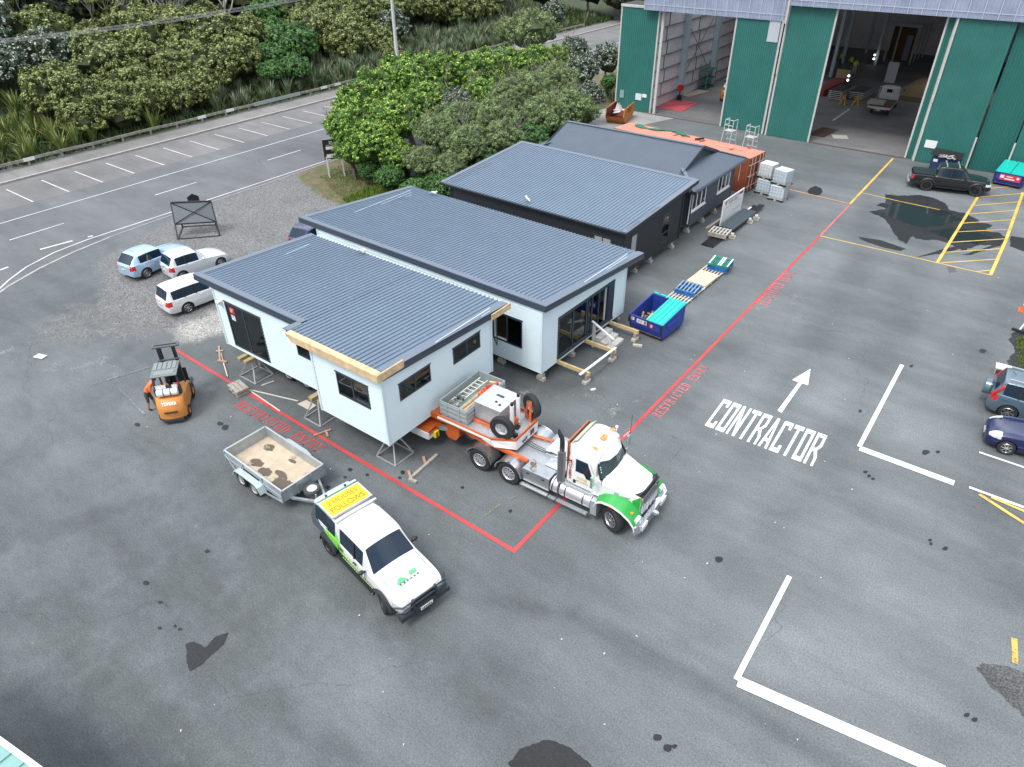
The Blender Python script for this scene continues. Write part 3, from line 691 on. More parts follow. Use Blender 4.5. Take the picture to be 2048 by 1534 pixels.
st = MB(); st.M = MA; st.mat(0).box(.95, 1.32, .018, .022, 3.2, 3.52); st.mat(1).box(.98, 1.26, .018, .022, 2.86, 3.12)
for i in range(3): st.box(1.0, 1.22-.04*i, .0225, .024, 3.41-i*.07, 3.44-i*.07)
for i in range(4): st.mat(0) if False else None
st.mat(2).box(1.02, 1.22, .0225, .024, 3.05, 3.07); st.box(1.02, 1.2, .0225, .024, 3.0, 3.01); st.box(1.15, 1.18, .0225, .024, 2.9, 2.95)
st.build('window_sticker', [mat('red_sticker', (.5, .03, .03), .5), mat('pale_sticker', (.7, .75, .8), .5), mat('blue_print', (.05, .12, .3), .5)], h1)
RX0, RX1 = -28.62, -15.95; RYB = 20.72; SX = -21.2
segs1 = [(RX0+.02, SX, 14.15, RYB), (SX, RX1-.02, 13.38, RYB)]
rf = mono_roof(h1, segs1, zf1, ROOFB, ROOFT); screws(rf, segs1, zf1)
fl = MB()
def flash(b, x0, x1, y0, y1, zf, w=.035):
    b.add([(x0, y0, zf(y0)+w), (x1, y0, zf(y0)+w), (x1, y1, zf(y1)+w), (x0, y1, zf(y1)+w), (x0, y0, zf(y0)+.0), (x1, y0, zf(y0)+.0), (x1, y1, zf(y1)+.0), (x0, y1, zf(y1)+.0)], [(0, 1, 2, 3), (0, 4, 5, 1), (1, 5, 6, 2), (2, 6, 7, 3), (3, 7, 4, 0), (7, 6, 5, 4)])
flash(fl, RX0, SX, 14.12, 14.42, zf1, .046); flash(fl, SX-.2, SX+.12, 13.4, 14.1, zf1, .046); flash(fl, RX0, RX0+.32, 14.43, RYB+.02, zf1, .045); flash(fl, RX1-.36, RX1, 13.55, RYB+.02, zf1, .045)
fl.build('barge_flashing', ROOFT, rf)
fa = MB()
for (a, c) in (((RX0, 14.12), (SX, 14.12)), ((SX, 13.40), (RX1, 13.40))): fa.box(a[0], c[0], a[1]-.02, a[1]+.02, zf1(a[1])-.24, zf1(a[1])+.02); fa.box(a[0], c[0], a[1]-.045, a[1]-.021, zf1(a[1])-.24, zf1(a[1])-.11)
for x, y0, s_ in ((RX0, 14.14, 1), (RX1, 13.42, -1)):
    for (dx0, dx1, za, zc) in ((0, .03, -.24, .02), (-.03, -.001, -.24, -.12)):
        xa, xb_ = (x+dx0, x+dx1) if s_ > 0 else (x-dx1, x-dx0)
        fa.add([(xa, y0, zf1(y0)+za), (xb_, y0, zf1(y0)+za), (xb_, RYB, zf1(RYB)+za), (xa, RYB, zf1(RYB)+za), (xa, y0, zf1(y0)+zc), (xb_, y0, zf1(y0)+zc), (xb_, RYB, zf1(RYB)+zc), (xa, RYB, zf1(RYB)+zc)], [(0, 1, 2, 3), (4, 7, 6, 5), (0, 4, 5, 1), (1, 5, 6, 2), (2, 6, 7, 3), (3, 7, 4, 0)])
fa.build('fascia', FASC, h1)
def soffit(h, x0, x1, y0, y1, zf, mt, d=.13):
    b = MB(); b.add([(x, y, zf(y)-d-k) for k in (0, .02) for x, y in ((x0, y0), (x1, y0), (x1, y1), (x0, y1))], [(3, 2, 1, 0), (4, 5, 6, 7), (0, 1, 5, 4), (1, 2, 6, 5), (2, 3, 7, 6), (3, 0, 4, 7)]); b.build('soffit', mt, h)
soffit(h1, RX0+.05, X1+.02, YB, RYB-.03, zf1, PALETRIM); soffit(h1, RX0+.05, X0-.06, 14.16, YB, zf1, PALETRIM)
bm_ = MB(); bm_.box(-20.85, -15.93, 13.10, 13.38, 4.36, 4.68)
bm_.v = [(x+.3*(4.68-z)/.32 if x < -20.8 else x, y, z) for x, y, z in bm_.v]
bm_.build('timber_beam', TIMBER, h1, bevel=.008)
bm_ = MB(); bm_.box(-15.925, -15.87, 13.10, 14.45, 4.34, 4.66); bm_.build('timber_beam', TIMBER, h1, bevel=.006)
bm_ = MB(); bm_.box(-15.92, -15.87, 19.55, 20.85, 3.88, 4.16); bm_.build('timber_beam', TIMBER, h1, bevel=.006)
hp = MB(); hp.cbox((-26.95, 14.12, 3.58), (.2, .12, .2)); hp.cyl((-26.99, 14.05, 3.66), (-26.99, 13.93, 3.62), .05, n=10); hp.cyl((-26.9, 14.05, 3.66), (-26.9, 13.93, 3.62), .05, n=10); hp.build('sensor_light', WHITE, h1)

# ---- second pale blue house (slightly turned) --------------------------------
TH = R(-1.2); h2 = thing('pale_blue_house', 'pale blue weatherboard house on low blocks with long glass doors and wooden steps', 'house', (-14.82, 21.68, 0), TH)
# local frame: x back along the long wall (negative), y away
z2 = .5; LX = -14.9; WY = 7.1
zf2 = lambda y: 4.0-y*.076
wl = MB(); top2 = lambda y: zf2(y)-.07
ow_ = O(-2.78-LX, -1.07-LX, 1.42, 2.86)
M_, L_ = wallM((LX, 0), (0, 0)); M2A = M_; clad(wl, M_, L_, z2, (top2(0), 0), [ow_])
od = O(1.2, 6.0, .74, 2.83)
M_, L_ = wallM((0, 0), (0, WY)); M2B = M_; clad(wl, M_, L_, z2, (top2(0), -.076), [od])
M_, L_ = wallM((0, WY), (LX, WY)); clad(wl, M_, L_, z2, (top2(WY), 0), [])
M_, L_ = wallM((LX, WY), (LX, 0)); clad(wl, M_, L_, z2, (top2(WY), .076), [])
wl.build('wall', PALEBLUE, h2, fix=False)
tb = MB()
for (x, y) in ((LX, 0), (0, 0), (0, WY), (LX, WY)): tb.box(x-.05, x+.05, y-.05, y+.05, z2-.01, top2(y)-.02)
split(tb.build('corner_board', PALETRIM, h2))
ub = MB(); ub.box(LX+.1, -.1, .06, WY-.06, z2-.02, z2+.1)
for y in (.5, 2., 3.6, 5.2, 6.6): ub.box(LX+.1, -.05, y-.05, y+.05, z2-.14, z2-.02)
ub.build('subfloor', TIMBOLD, h2)
interior(h2, LX, 0, 0, WY, z2, 3.2)
f = window(h2, M2A, *ow_, cols=2, sash_open=True)
sa = MB(); Ms = M2A @ T(ow_[0]+.06, .03, 0) @ Matrix.Rotation(R(38), 4, 'Z'); sa.M = Ms
w_ = .8
for a in ((0, w_, 1.46, 1.52), (0, w_, 2.74, 2.80)): sa.box(a[0], a[1], 0, .04, a[2], a[3])
sa.box(0, .05, 0, .04, 1.52, 2.74); sa.box(w_-.05, w_, 0, .04, 1.52, 2.74); sa.build('open_sash', FRAME, f)
f = MB(); f.M = M2B; u0, u1, za, zc = od
f.box(u0, u1, -.05, .07, zc-.09, zc+.02); f.box(u0, u1, -.05, .09, za-.08, za+.07); f.box(u0, u0+.08, -.05, .06, za, zc); f.box(u1-.55, u1, -.06, .06, za, zc)
for u in (2.42, 3.55, 3.72, 4.02, 4.62): f.box(u-.045, u+.045, -.02+.02*(u > 3.6), .045, za+.07, zc-.09)
fd = f.build('stacking_door', FRAME, h2)
for i, (a, c) in enumerate(((1.28, 2.38), (2.46, 3.5), (3.76, 3.98), (4.06, 4.58))):
    g = MB(); g.M = M2B; g.box(a, c, .005, .012, za+.06, zc-.08); g.build('pane', PANE, fd)
g = MB(); g.M = M2B; g.box(4.62, 5.44, -.9, -.05, za-.02, za+.0); g.build('threshold', mat('red_brown_floor', (.26, .09, .055), .7), h2)
g = MB(); g.M = M2B; g.box(5.38, 5.45, -.12, -.06, za, zc-.1); g.box(4.62, 5.4, -2.2, -2.1, za+.1, zc); g.build('reveal', LINER, h2)
segs2 = [(-16.02+0, .22, -.04, 8.44)]
rf = mono_roof(h2, [(-16.3, .2, -.02, 8.42)], zf2, ROOFB, ROOFT); screws(rf, [(-16.1, .1, 0, 8.4)], zf2, 7)
fl = MB(); flash(fl, -16.32, .22, -.05, .27, zf2, .046); flash(fl, -16.32, -16.0, .28, 8.44, zf2, .045); flash(fl, -.14, .22, .28, 8.44, zf2, .045); fl.build('barge_flashing', ROOFT, rf)
fa = MB(); fa.box(-16.32, .22, -.07, -.03, zf2(0)-.24, zf2(0)+.02); fa.box(-16.32, .22, -.095, -.071, zf2(0)-.24, zf2(0)-.12)
for x, s_ in ((-16.32, 1), (.22, -1)):
    for (dx0, dx1, za, zc) in ((0, .03, -.24, .02), (-.03, -.001, -.24, -.12)):
        xa, xb_ = (x+dx0, x+dx1) if s_ > 0 else (x-dx1, x-dx0); y0, y1 = -.05, 8.44
        fa.add([(xa, y0, zf2(y0)+za), (xb_, y0, zf2(y0)+za), (xb_, y1, zf2(y1)+za), (xa, y1, zf2(y1)+za), (xa, y0, zf2(y0)+zc), (xb_, y0, zf2(y0)+zc), (xb_, y1, zf2(y1)+zc), (xa, y1, zf2(y1)+zc)], [(0, 1, 2, 3), (4, 7, 6, 5), (0, 4, 5, 1), (1, 5, 6, 2), (2, 6, 7, 3), (3, 7, 4, 0)])
fa.build('fascia', FASC, h2)
soffit(h2, -16.25, .1, WY+.06, 8.4, zf2, PALETRIM); soffit(h2, -16.25, LX-.06, 0, WY, zf2, PALETRIM)

# ---- black house --------------------------------------------------------------
h3 = thing('black_house', 'black weatherboard house with a single slope grey ribbed roof, on concrete blocks', 'house', (-16.72, 32.3, 0), TH)
z3 = .5; LX3 = -12.75; WY3 = 6.85; zf3 = lambda y: 3.2+y*.0665; top3 = lambda y: zf3(y)-.07
wl = MB()
fw = [O(-7.72-LX3, -7.1-LX3, 1.5, 2.26), O(-6.5-LX3, -5.8-LX3, 1.5, 2.2), O(-1.98-LX3, -.8-LX3, 1.3, 2.6)]
M_, L_ = wallM((LX3, 0), (0, 0)); M3A = M_; clad(wl, M_, L_, z3, (top3(0), 0), fw)
sw = [O(.72, 1.42, .9, 2.72), O(4.35, 5.35, .95, 2.72)]
M_, L_ = wallM((0, 0), (0, WY3)); M3B = M_; clad(wl, M_, L_, z3, (top3(0), .0665), sw)
M_, L_ = wallM((0, WY3), (LX3, WY3)); clad(wl, M_, L_, z3, (top3(WY3), 0), [])
M_, L_ = wallM((LX3, WY3), (LX3, 0)); clad(wl, M_, L_, z3, (top3(WY3), -.0665), [])
wl.build('wall', BLACKW, h3, fix=False)
tb = MB()
for (x, y) in ((LX3, 0), (0, 0), (0, WY3), (LX3, WY3)): tb.box(x-.06, x+.06, y-.06, y+.06, z3-.01, top3(y)-.02)
split(tb.build('corner_board', BLACKW, h3))
ub = MB(); ub.box(LX3+.1, -.1, .06, WY3-.06, z3-.02, z3+.1)
for y in (.5, 2., 3.6, 5.2, 6.5): ub.box(LX3+.1, -.05, y-.05, y+.05, z3-.14, z3-.02)
ub.build('subfloor', TIMBOLD, h3); interior(h3, LX3, 0, 0, WY3, z3, 2.9)
for i, q in enumerate(fw): window(h3, M3A, *q, cols=1 if i < 2 else 2, reveal=False, frost=True)
window(h3, M3B, *sw[0], cols=1, frost=True); window(h3, M3B, *sw[1], cols=1, rows=3)
rf = mono_roof(h3, [(-13.55, .12, -.1, 8.45)], zf3, ROOFB, ROOFT); screws(rf, [(-13.5, .1, 0, 8.4)], zf3, 7)
fl = MB(); flash(fl, -13.6, .16, 8.2, 8.5, zf3, .046); flash(fl, -13.6, -13.3, -.1, 8.19, zf3, .04); flash(fl, -.2, .16, -.1, 8.19, zf3, .045); fl.build('barge_flashing', ROOFT, rf)
fa = MB(); fa.box(-13.6, .16, -.22, -.11, zf3(0)-.14, zf3(0)-.03)
for x in (-13.6, .13):
    y0, y1, za, zc = -.1, 8.48, -.2, -.003; xa, xb_ = x, x+.03
    fa.add([(xa, y0, zf3(y0)+za), (xb_, y0, zf3(y0)+za), (xb_, y1, zf3(y1)+za), (xa, y1, zf3(y1)+za), (xa, y0, zf3(y0)+zc), (xb_, y0, zf3(y0)+zc), (xb_, y1, zf3(y1)+zc), (xa, y1, zf3(y1)+zc)], [(0, 1, 2, 3), (4, 7, 6, 5), (0, 4, 5, 1), (1, 5, 6, 2), (2, 6, 7, 3), (3, 7, 4, 0)])
fa.box(-13.6, .16, 8.45, 8.49, zf3(8.45)-.2, zf3(8.45)+.03)
so_ = MB(); fa.build('gutter', mat('black_gutter', (.012, .013, .016), .4), h3)
soffit(h3, -13.5, .1, WY3+.07, 8.42, zf3, BLACKW); soffit(h3, -13.5, LX3-.07, 0, WY3, zf3, BLACKW)

# ---- charcoal gabled house ------------------------------------------------------
h4 = thing('charcoal_house', 'charcoal weatherboard house with a hipped corrugated roof and white sash windows', 'house', (-16.82, 41.1, 0), 0)
z4 = .5; LX4 = -12.9; WY4 = 6.75; e4 = 2.92
wl = MB(); ws = [O(.12, 2.18, 1.5, 2.7), O(4.15, 6.15, 1.5, 2.7)]
M_, L_ = wallM((LX4, 0), (0, 0)); clad(wl, M_, L_, z4, (e4, 0), [])
M_, L_ = wallM((0, 0), (0, WY4)); M4 = M_; clad(wl, M_, L_, z4, (e4, 0), ws)
M_, L_ = wallM((0, WY4), (LX4, WY4)); clad(wl, M_, L_, z4, (e4, 0), [])
M_, L_ = wallM((LX4, WY4), (LX4, 0)); clad(wl, M_, L_, z4, (e4, 0), [])
wl.build('wall', CHARW, h4, fix=False)
tb = MB()
for (x, y) in ((LX4, 0), (0, 0), (0, WY4), (LX4, WY4)): tb.box(x-.05, x+.05, y-.05, y+.05, z4-.01, e4-.01)
split(tb.build('corner_board', CHARW, h4));  ub = MB(); ub.box(LX4+.1, -.1, .06, WY4-.06, z4-.1, z4+.1); ub.build('subfloor', TIMBOLD, h4)
interior(h4, LX4, 0, 0, WY4, z4, 2.9)
for q in ws: window(h4, M4, *q, cols=3, fr=.09, fmat=WHITE)
sl4 = MB(); sl4.M = M4
for q in ws: sl4.box(q[0]-.08, q[1]+.08, .0, .1, q[2]-.07, q[2]-.005)
sl4.build('window_sill', WHITE, h4)
dp = MB(); dp.M = T(0, 0, 0); dp.tube([(-.1, -.35, 2.85), (-.02, -.12, 2.75), (-.02, -.12, .75)], .04, 8); dp.build('downpipe', WHITE, h4, smooth=40)
# roof: eave rectangle, hips, gablets
E0, E1, F0, F1 = -13.45, .3, -.42, 8.0; ez = 3.0; ym = (F0+F1)/2; g = 1.75; pz = .366; zr = ez+pz*(ym-F0); zg = ez+pz*g
def R4(x, y, z, dx=0): return (x, y, z)
rb = MB(); CG = .076
def corr(b, A, B, C_, D, along, wave=.018, pitch=.1):
    """corrugated quad A,B (eave) C,D (top, D above A); corrugations run eave->top"""
    A, B, C_, D = map(Vector, (A, B, C_, D)); n = max(2, int((B-A).length/pitch*2)); nrm = (B-A).cross(D-A).normalized()
    if nrm.z < 0: nrm = -nrm
    v = []
    for i in range(n+1):
        t = i/n; o = nrm*(wave if i % 2 else 0); v += [tuple(A.lerp(B, t)+o), tuple(D.lerp(C_, t)+o)]
    b.add(v, [(2*i, 2*i+2, 2*i+3, 2*i+1) for i in range(n)])
xg0, xg1 = E0+g, E1-g
# long slopes: lower trapezoid to the gablet line, upper rectangle to ridge (overhanging gable .25)
for s_ in (0, 1):
    ya, yb_, yr = (F0, F0+g, ym) if s_ == 0 else (F1, F1-g, ym)
    corr(rb, (xg0-.02, ya, ez), (xg1+.02, ya, ez), (xg1+.02, yb_, zg), (xg0-.02, yb_, zg), 0)
    corr(rb, (xg0-.22, yb_, zg), (xg1+.22, yb_, zg), (xg1+.22, yr, zr), (xg0-.22, yr, zr), 0)
    for (xe, xg) in ((E0, xg0), (E1, xg1)):   # triangles of the long slope beside the hips
        corr(rb, (xe, ya, ez), (xg, ya, ez), (xg, yb_, zg), (xg, yb_, zg-.001), 0)
for (xe, xg) in ((E0, xg0), (E1, xg1)):        # hip ends
    corr(rb, (xe, F0, ez), (xe, F1, ez), (xg, F1-g, zg), (xg, F0+g, zg), 0, wave=.008)
r4 = rb.build('roof', ROOFC, h4, fix=False)
cp = MB()
cp.box(xg0-.26, xg1+.26, ym-.13, ym+.13, zr+.0, zr+.045)
for (xe, xg) in ((E0, xg0), (E1, xg1)):
    for (ye, yg) in ((F0, F0+g), (F1, F1-g)):
        cp.beam((xe, ye, ez+.03), (xg, yg, zg+.05), .24, .03)
cp.build('ridge_capping', mat('ridge_cap', (.13, .165, .21), .4, .25), r4)
bg_ = MB()
for xg in (xg0-.24, xg1+.22):
    for (ye, s_) in ((F0+g-.35, 1), (F1-g+.35, -1)): bg_.beam((xg, ye, zg-.13), (xg, ym, zr-.02), .035, .2)
bg_.build('barge_board', FASC, h4)
ga = MB()
for xg in (xg0+.0, xg1-.02): ga.prism([(F0+g, zg), (F1-g, zg), (ym, zr-.02)], xg, xg+.02, 'x')
ga.build('gable_end', CHARW, h4)
gu = MB(); gu.box(E0-.1, E1+.1, F0-.1, F0-.0, ez-.13, ez-.02); gu.box(E1, E1+.1, F0-.1, F1+.1, ez-.132, ez-.022); gu.box(E0, E1, F0, F1, ez-.13, ez-.11); gu.box(E0-.1, E0, F0, F1+.1, ez-.13, ez-.02)
gu.build('gutter', FASC, h4)
# ---- stacks of blocks carrying the houses ---------------------------------------
blk = 0
def block_pile(x, y, h, lbl, rz=0, mt=None, pat=0):
    r = random.Random(int(x*31+y*77)); t = thing('block_pile', lbl, 'blocks', (x, y, 0), rz, 'block piles under the houses')
    z = 0; k = 0
    while z < h-.06:
        hh = min(.19 if k == 0 else .14, h-z); b = MB()
        b.cbox((0, 0, z+hh/2), (.42, .2, hh) if k % 2 == 0 else (.2, .32, hh), r.uniform(-.15, .15)); b.build('block', mt or CONCB, t, bevel=.008); z += hh; k += 1
    return t
# ================================================================== BIG SHED
GREENI = mat('green_iron', (.03, .165, .145), .5, var=.10, scale=.7, dirt=.25)
GREENI2 = mat('green_iron_inner', (.02, .14, .12), .5, var=.1)
CREAM = mat('cream_trim', (.5, .5, .47), .6, var=.15)
GIRT = mat('grey_girt', (.2, .2, .21), .7)
SHWALL = mat('shed_lining', (.70, .67, .68), .7, var=.10, scale=.8, dirt=.3)
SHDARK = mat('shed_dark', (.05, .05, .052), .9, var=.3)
COLB = mat('blue_grey_column', (.42, .52, .57), .5, var=.08)
def poly_mat():
    m_ = mat('ribbed_translucent_sheet', (.30, .34, .45), .35, 0, var=.14, scale=1.2); return m_
POLYC = poly_mat()
shed = thing('shed', 'huge green corrugated iron shed with open sliding doors and a bluish translucent band above', 'shed', (0, 0, 0))
def iron(b, x0, x1, y, z0, z1, pitch=.2, d=.045, th=.06):
    """vertical ribs, facing -y"""
    n = int(round((x1-x0)/pitch)); pf = []
    for i in range(n):
        a = x0+(x1-x0)*i/n; w = (x1-x0)/n; pf += [(a, 0), (a+w*.55, 0), (a+w*.65, -d), (a+w*.9, -d)]
    pf.append((x1, 0)); k = len(pf)
    b.add([(px, y+py, z0) for px, py in pf]+[(px, y+py, z1) for px, py in pf], [(i, i+1, k+i+1, k+i) for i in range(k-1)])
    b.box(x0, x1, y+.005, y+th, z0, z1)
def leaf(x0, x1, y, z1, stripR=True, stripL=True, mt=None):
    b = MB(); iron(b, x0, x1, y, .04, z1); d = b.build('sliding_door', mt or GREENI, shed, fix=False)
    t = MB()
    if stripR: t.box(x1-.02, x1+.12, y-.06, y+.08, .02, z1)
    if stripL: t.box(x0-.12, x0+.02, y-.06, y+.08, .02, z1)
    if stripR or stripL: t.build('door_edge', CREAM, d)
    return d
leaf(-37.05, -33.15, 66.9, 9.35); leaf(-25.35, -21.4, 66.4, 9.3); d3 = leaf(-20.85, -17.1, 66.05, 10.6)
leaf(-9.05, -8.55, 66.2, 10.7, True, True, GREENI2); leaf(-8.35, -4.6, 65.85, 10.7, False); leaf(-4.45, -2.0, 66.2, 10.7, False, False, GREENI2); leaf(-1.9, 4.5, 65.85, 10.7, False, False)
t = MB(); t.box(-4.62, -4.5, 65.75, 65.86, .02, 2.5); t.box(-2.02, -1.9, 65.7, 65.84, .02, 2.5); t.box(-8.42, -8.3, 65.7, 65.84, .02, 2.4); t.box(-8.42, -8.3, 65.7, 65.84, 4.6, 10.7)
t.box(-21.36, -21.2, 66.2, 66.33, .02, 9.3); t.box(-20.98, -20.86, 65.9, 66.0, 5.2, 10.5); t.box(-32.8, -32.55, 66.85, 67.1, 0, 9.3)
split(t.build('door_stop', CREAM, shed))
b = MB(); iron(b, -22.45, -21.5, 66.33, 7.6, 9.3, .14, .02); b.build('patch_sheet', mat('bare_zinc', (.6, .63, .68), .4, .3), shed, fix=False)
b = MB(); b.cbox((-34.5, 66.83, 1.4), (.66, .02, .62)); b.build('notice', mat('notice_paper', (.62, .72, .76), .5), shed)
b = MB(); b.cbox((-33.85, 66.83, 1.58), (.5, .02, .32)); b.build('notice', WHITE, shed)
b = MB(); b.cbox((-36.4, 66.83, 1.45), (.45, .02, .75)); b.build('door_patch', mat('grey_green_patch', (.25, .36, .34), .5), shed)
b = MB(); b.cbox((-7.5, 65.78, 1.5), (.85, .02, .6)); b.build('notice', WHITE, shed)
# translucent fascia band: lower left part and higher right part
b = MB(); iron(b, -34.4, -20.9, 66.25, 9.25, 13.5, .25, .04); iron(b, -20.9, 5, 65.6, 10.55, 14.5, .25, .04); fb = b.build('fascia_sheeting', POLYC, shed, fix=False)
b = MB()
for z in (9.7, 10.9): b.box(-34.4, -20.95, 66.185, 66.2, z, z+.05)
for z in (10.95, 12.2): b.box(-20.9, 5, 65.535, 65.55, z, z+.05)
for i in range(14): b.box(-34.4+i*1.0, -34.35+i*1.0, 66.17, 66.184, 9.25, 13.5)
for i in range(26): b.box(-20.9+i*1.0, -20.85+i*1.0, 65.52, 65.534, 10.55, 14.5)
b.build('sheet_battens', mat('pale_lilac_batten', (.5, .53, .62), .5), fb)
b = MB(); b.box(-20.95, -20.8, 65.5, 66.3, 9.2, 13.5); b.box(-37.2, -34.3, 66.8, 67.0, 9.3, 9.5); b.build('corner_flashing', CREAM, shed)
# side and back walls, roof, floor
b = MB(); b.box(-34.0, -33.8, 67.0, 115, 0, 9.6); b.box(-34.0, 5, 115, 115.2, 0, 11); b.box(5, 5.2, 66, 115, 0, 11)
b.build('wall', SHWALL, shed)
b = MB(); b.box(-33, -23, 69, 84, 11.15, 11.2); b.build('added_skylight', mat('added_skylight_sheet', (.75, .8, .8), .4, alpha=.25), shed)  # unseen roof openings added to let more daylight into the shed
b = MB(); b.box(-14, 4, 84, 90, 11.15, 11.2); b.build('added_skylight', MATS['added_skylight_sheet'], shed)
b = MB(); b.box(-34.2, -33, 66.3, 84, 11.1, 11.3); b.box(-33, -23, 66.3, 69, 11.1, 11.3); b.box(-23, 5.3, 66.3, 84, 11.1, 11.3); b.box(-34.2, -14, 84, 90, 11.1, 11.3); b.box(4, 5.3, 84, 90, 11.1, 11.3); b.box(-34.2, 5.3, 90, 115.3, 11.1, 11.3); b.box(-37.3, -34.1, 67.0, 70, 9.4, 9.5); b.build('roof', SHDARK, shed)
b = MB()
for k in range(7):
    z = .95+1.30*k; b.box(-33.8, -33.62, 67.2, 114, z-.03, z+.03)
b.build('girt', GIRT, shed)
for y in (70.2, 77.8):
    b = MB()
    for k in range(7): b.box(-33.8, -33.72, y+(.4*(k % 2)), y+.06+(.4*(k % 2)), .98+1.3*k, 2.2+1.3*k)
    b.build('stud', GIRT, shed)
for y in (74.0, 82.0, 90.0, 98.0, 106.):
    b = MB(); b.box(-33.78, -33.2, y, y+.6, 0, 10); b.build('column', COLB, shed)
for (x, y) in ((-23.4, 94), (-24.6, 103), (-20.9, 104), (-24, 112)):
    b = MB(); b.box(x-.18, x+.18, y-.18, y+.18, 0, 11); b.build('column', COLB, shed)
    b = MB(); b.box(x-.12, x+.12, y-9, y+9, 9.2, 9.6); b.build('truss', SHDARK, shed)
b = MB(); b.beam((-33.6, 75, 2.2), (-33.6, 81, 7), .05, .05); b.beam((-33.6, 81, 2.2), (-33.6, 75, 7), .05, .05); b.build('wall_brace', GIRT, shed)
FLOORM = asphalt('shed_floor_concrete', .17, False, (1, 1, 1.02), .25, .35)
o = sheet('shed_floor', [(-33.8, 66.6), (5, 66.0), (5, 115), (-33.8, 115)], .012, FLOORM)
b = MB(); b.box(-33, -21, 66.5, 66.7, .014, .03); b.box(-17, -9, 65.95, 66.25, .014, .03); b.build('door_track', mat('dark_rail', (.1, .08, .07), .7), shed)
# -- things in the shed
t = thing('vinyl_mat', 'square red plastic mat of tiles on the shed floor by the left doorway', 'mat', (-32.2, 71.3, .014), R(2))
b = MB(); PINKM = mat('red_plastic', (.58, .10, .12), .5, var=.35, scale=3)
for i in range(9):
    for j in range(9): b.box(-1.45+i*.325, -1.45+i*.325+.3, -2.05+j*.46, -2.05+j*.46+.43, 0, .05)
b.build('tiles', PINKM, t)
b = MB(); b.beam((-1.45, -2, .055), (1.45, 2, .055), .05, .01); b.build('seam', mat('dark_seam', (.1, .03, .03), .6), t)
def slab_stack(x, y, w, d, n, rz, lbl, gap=.14, top=None):
    t = thing('panel_stack', lbl, 'panel stack', (x, y, .012), rz, 'stacks of building panels in the shed')
    for i in range(n):
        b = MB(); b.box(-w/2, w/2, -d/2, d/2, .1+i*gap*1.3, .1+i*gap*1.3+gap*.55); b.build('panel', mat('panel_edge', (.55, .53, .52), .7, var=.1), t)
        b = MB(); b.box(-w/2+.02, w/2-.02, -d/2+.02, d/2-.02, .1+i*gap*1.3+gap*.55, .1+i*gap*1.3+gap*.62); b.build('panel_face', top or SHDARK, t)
        for k in (-.35, .35):
            b = MB(); b.box(w*k-.05, w*k+.05, -d/2, d/2, i*gap*1.3+.02, .1+i*gap*1.3-.003); b.build('spacer', TIMBOLD, t)
    return t
slab_stack(-19.6, 84.6, 1.5, 3.6, 5, R(-3), 'taller dark topped stack of panels beside the red timber in the shed')
slab_stack(-17.9, 86.0, 1.5, 3.4, 4, R(-3), 'lower dark topped stack of panels nearer the flatbed truck')
slab_stack(-29.2, 79.5, 1.7, 3.4, 5, R(2), 'pale stack of panels behind the orange forklift in the shed', .16, mat('panel_pale', (.42, .40, .39), .7))
t = thing('timber_pack', 'dark red painted timber pack on the shed floor', 'timber', (-21.5, 87.2, .012), R(-3))
b = MB()
for i in range(4):
    for j in range(3): b.box(-.6+i*.3, -.6+i*.3+.28, -3.6, 3.6, .05+j*.2, .05+j*.2+.18)
b.build('boards', mat('oxide_timber', (.22, .05, .05), .7, var=.2), t)
for (x, y, l) in ((-18.4, 81.3, 'left yellow trestle leg frame by the panel stacks'), (-17.2, 81.6, 'right yellow trestle leg frame by the panel stacks')):
    t = thing('trestle', l, 'trestle', (x, y, .012), 0, 'yellow trestles')
    YELM = mat('yellow_trestle', (.75, .38, .03), .5)
    for k, (a, c) in enumerate((((-.3, -.4, 0), (0, 0, .9)), ((.3, -.4, 0), (0, 0, .9)), ((-.3, .4, 0), (0, 0, .9)), ((.3, .4, 0), (0, 0, .9)))):
        b = MB(); b.beam(a, c, .07, .05); b.build('leg', YELM, t)
    b = MB(); b.beam((0, -.5, .93), (0, .5, .93), .09, .09); b.build('top_rail', YELM, t)
def flat(name, lbl, cat, c, d, rz, mt, z=.03):
    b = MB(); b.box(-d[0]/2, d[0]/2, -d[1]/2, d[1]/2, 0, d[2]); o = b.build(name, mt); o.location = (c[0], c[1], z); o.rotation_euler = (0, 0, rz); return tag(o, lbl, cat)
flat('plank', 'long white plank on the shed floor in front of the flatbed truck', 'plank', (-17.3, 77.1), (.18, 5.2, .04), R(-1), WHITE)
flat('board', 'pale square board lying on the shed floor at the right doorway', 'board', (-15.2, 69.2), (1.3, 1.1, .03), R(25), mat('pale_board', (.46, .46, .42), .7))
flat('ground_sheet', 'dark brown sheet on the shed floor beside the middle green door', 'sheet', (-16.9, 69.9), (1.5, 3.2, .02), R(-6), mat('brown_sheet', (.07, .035, .025), .7))
flat('cardboard_sheet', 'tan cardboard panel standing near the shed pillar', 'board', (-21.3, 91.0), (1.5, .08, 1.5), R(5), mat('cardboard', (.33, .25, .16), .8))
flat('concrete_slab', 'long tan slab stack in the back right of the shed', 'slab', (-13.0, 92), (3.2, 11, .5), R(-4), mat('tan_slab', (.23, .17, .10), .8, var=.15))
flat('plank', 'row of tan planks on the floor by the shed left wall', 'plank', (-33.0, 77.0), (1.3, 3.6, .08), R(-14), mat('tan_plank', (.40, .34, .25), .8, var=.2), .014)
t = thing('shelf_rack', 'green and grey shelf rack against the shed left wall', 'rack', (-33.1, 80.5, .012))
for z in (.1, 1.0, 1.9): b = MB(); b.box(-.5, .4, -1.2, 1.2, z, z+.06); b.build('shelf', mat('green_shelf', (.02, .17, .10), .6), t)
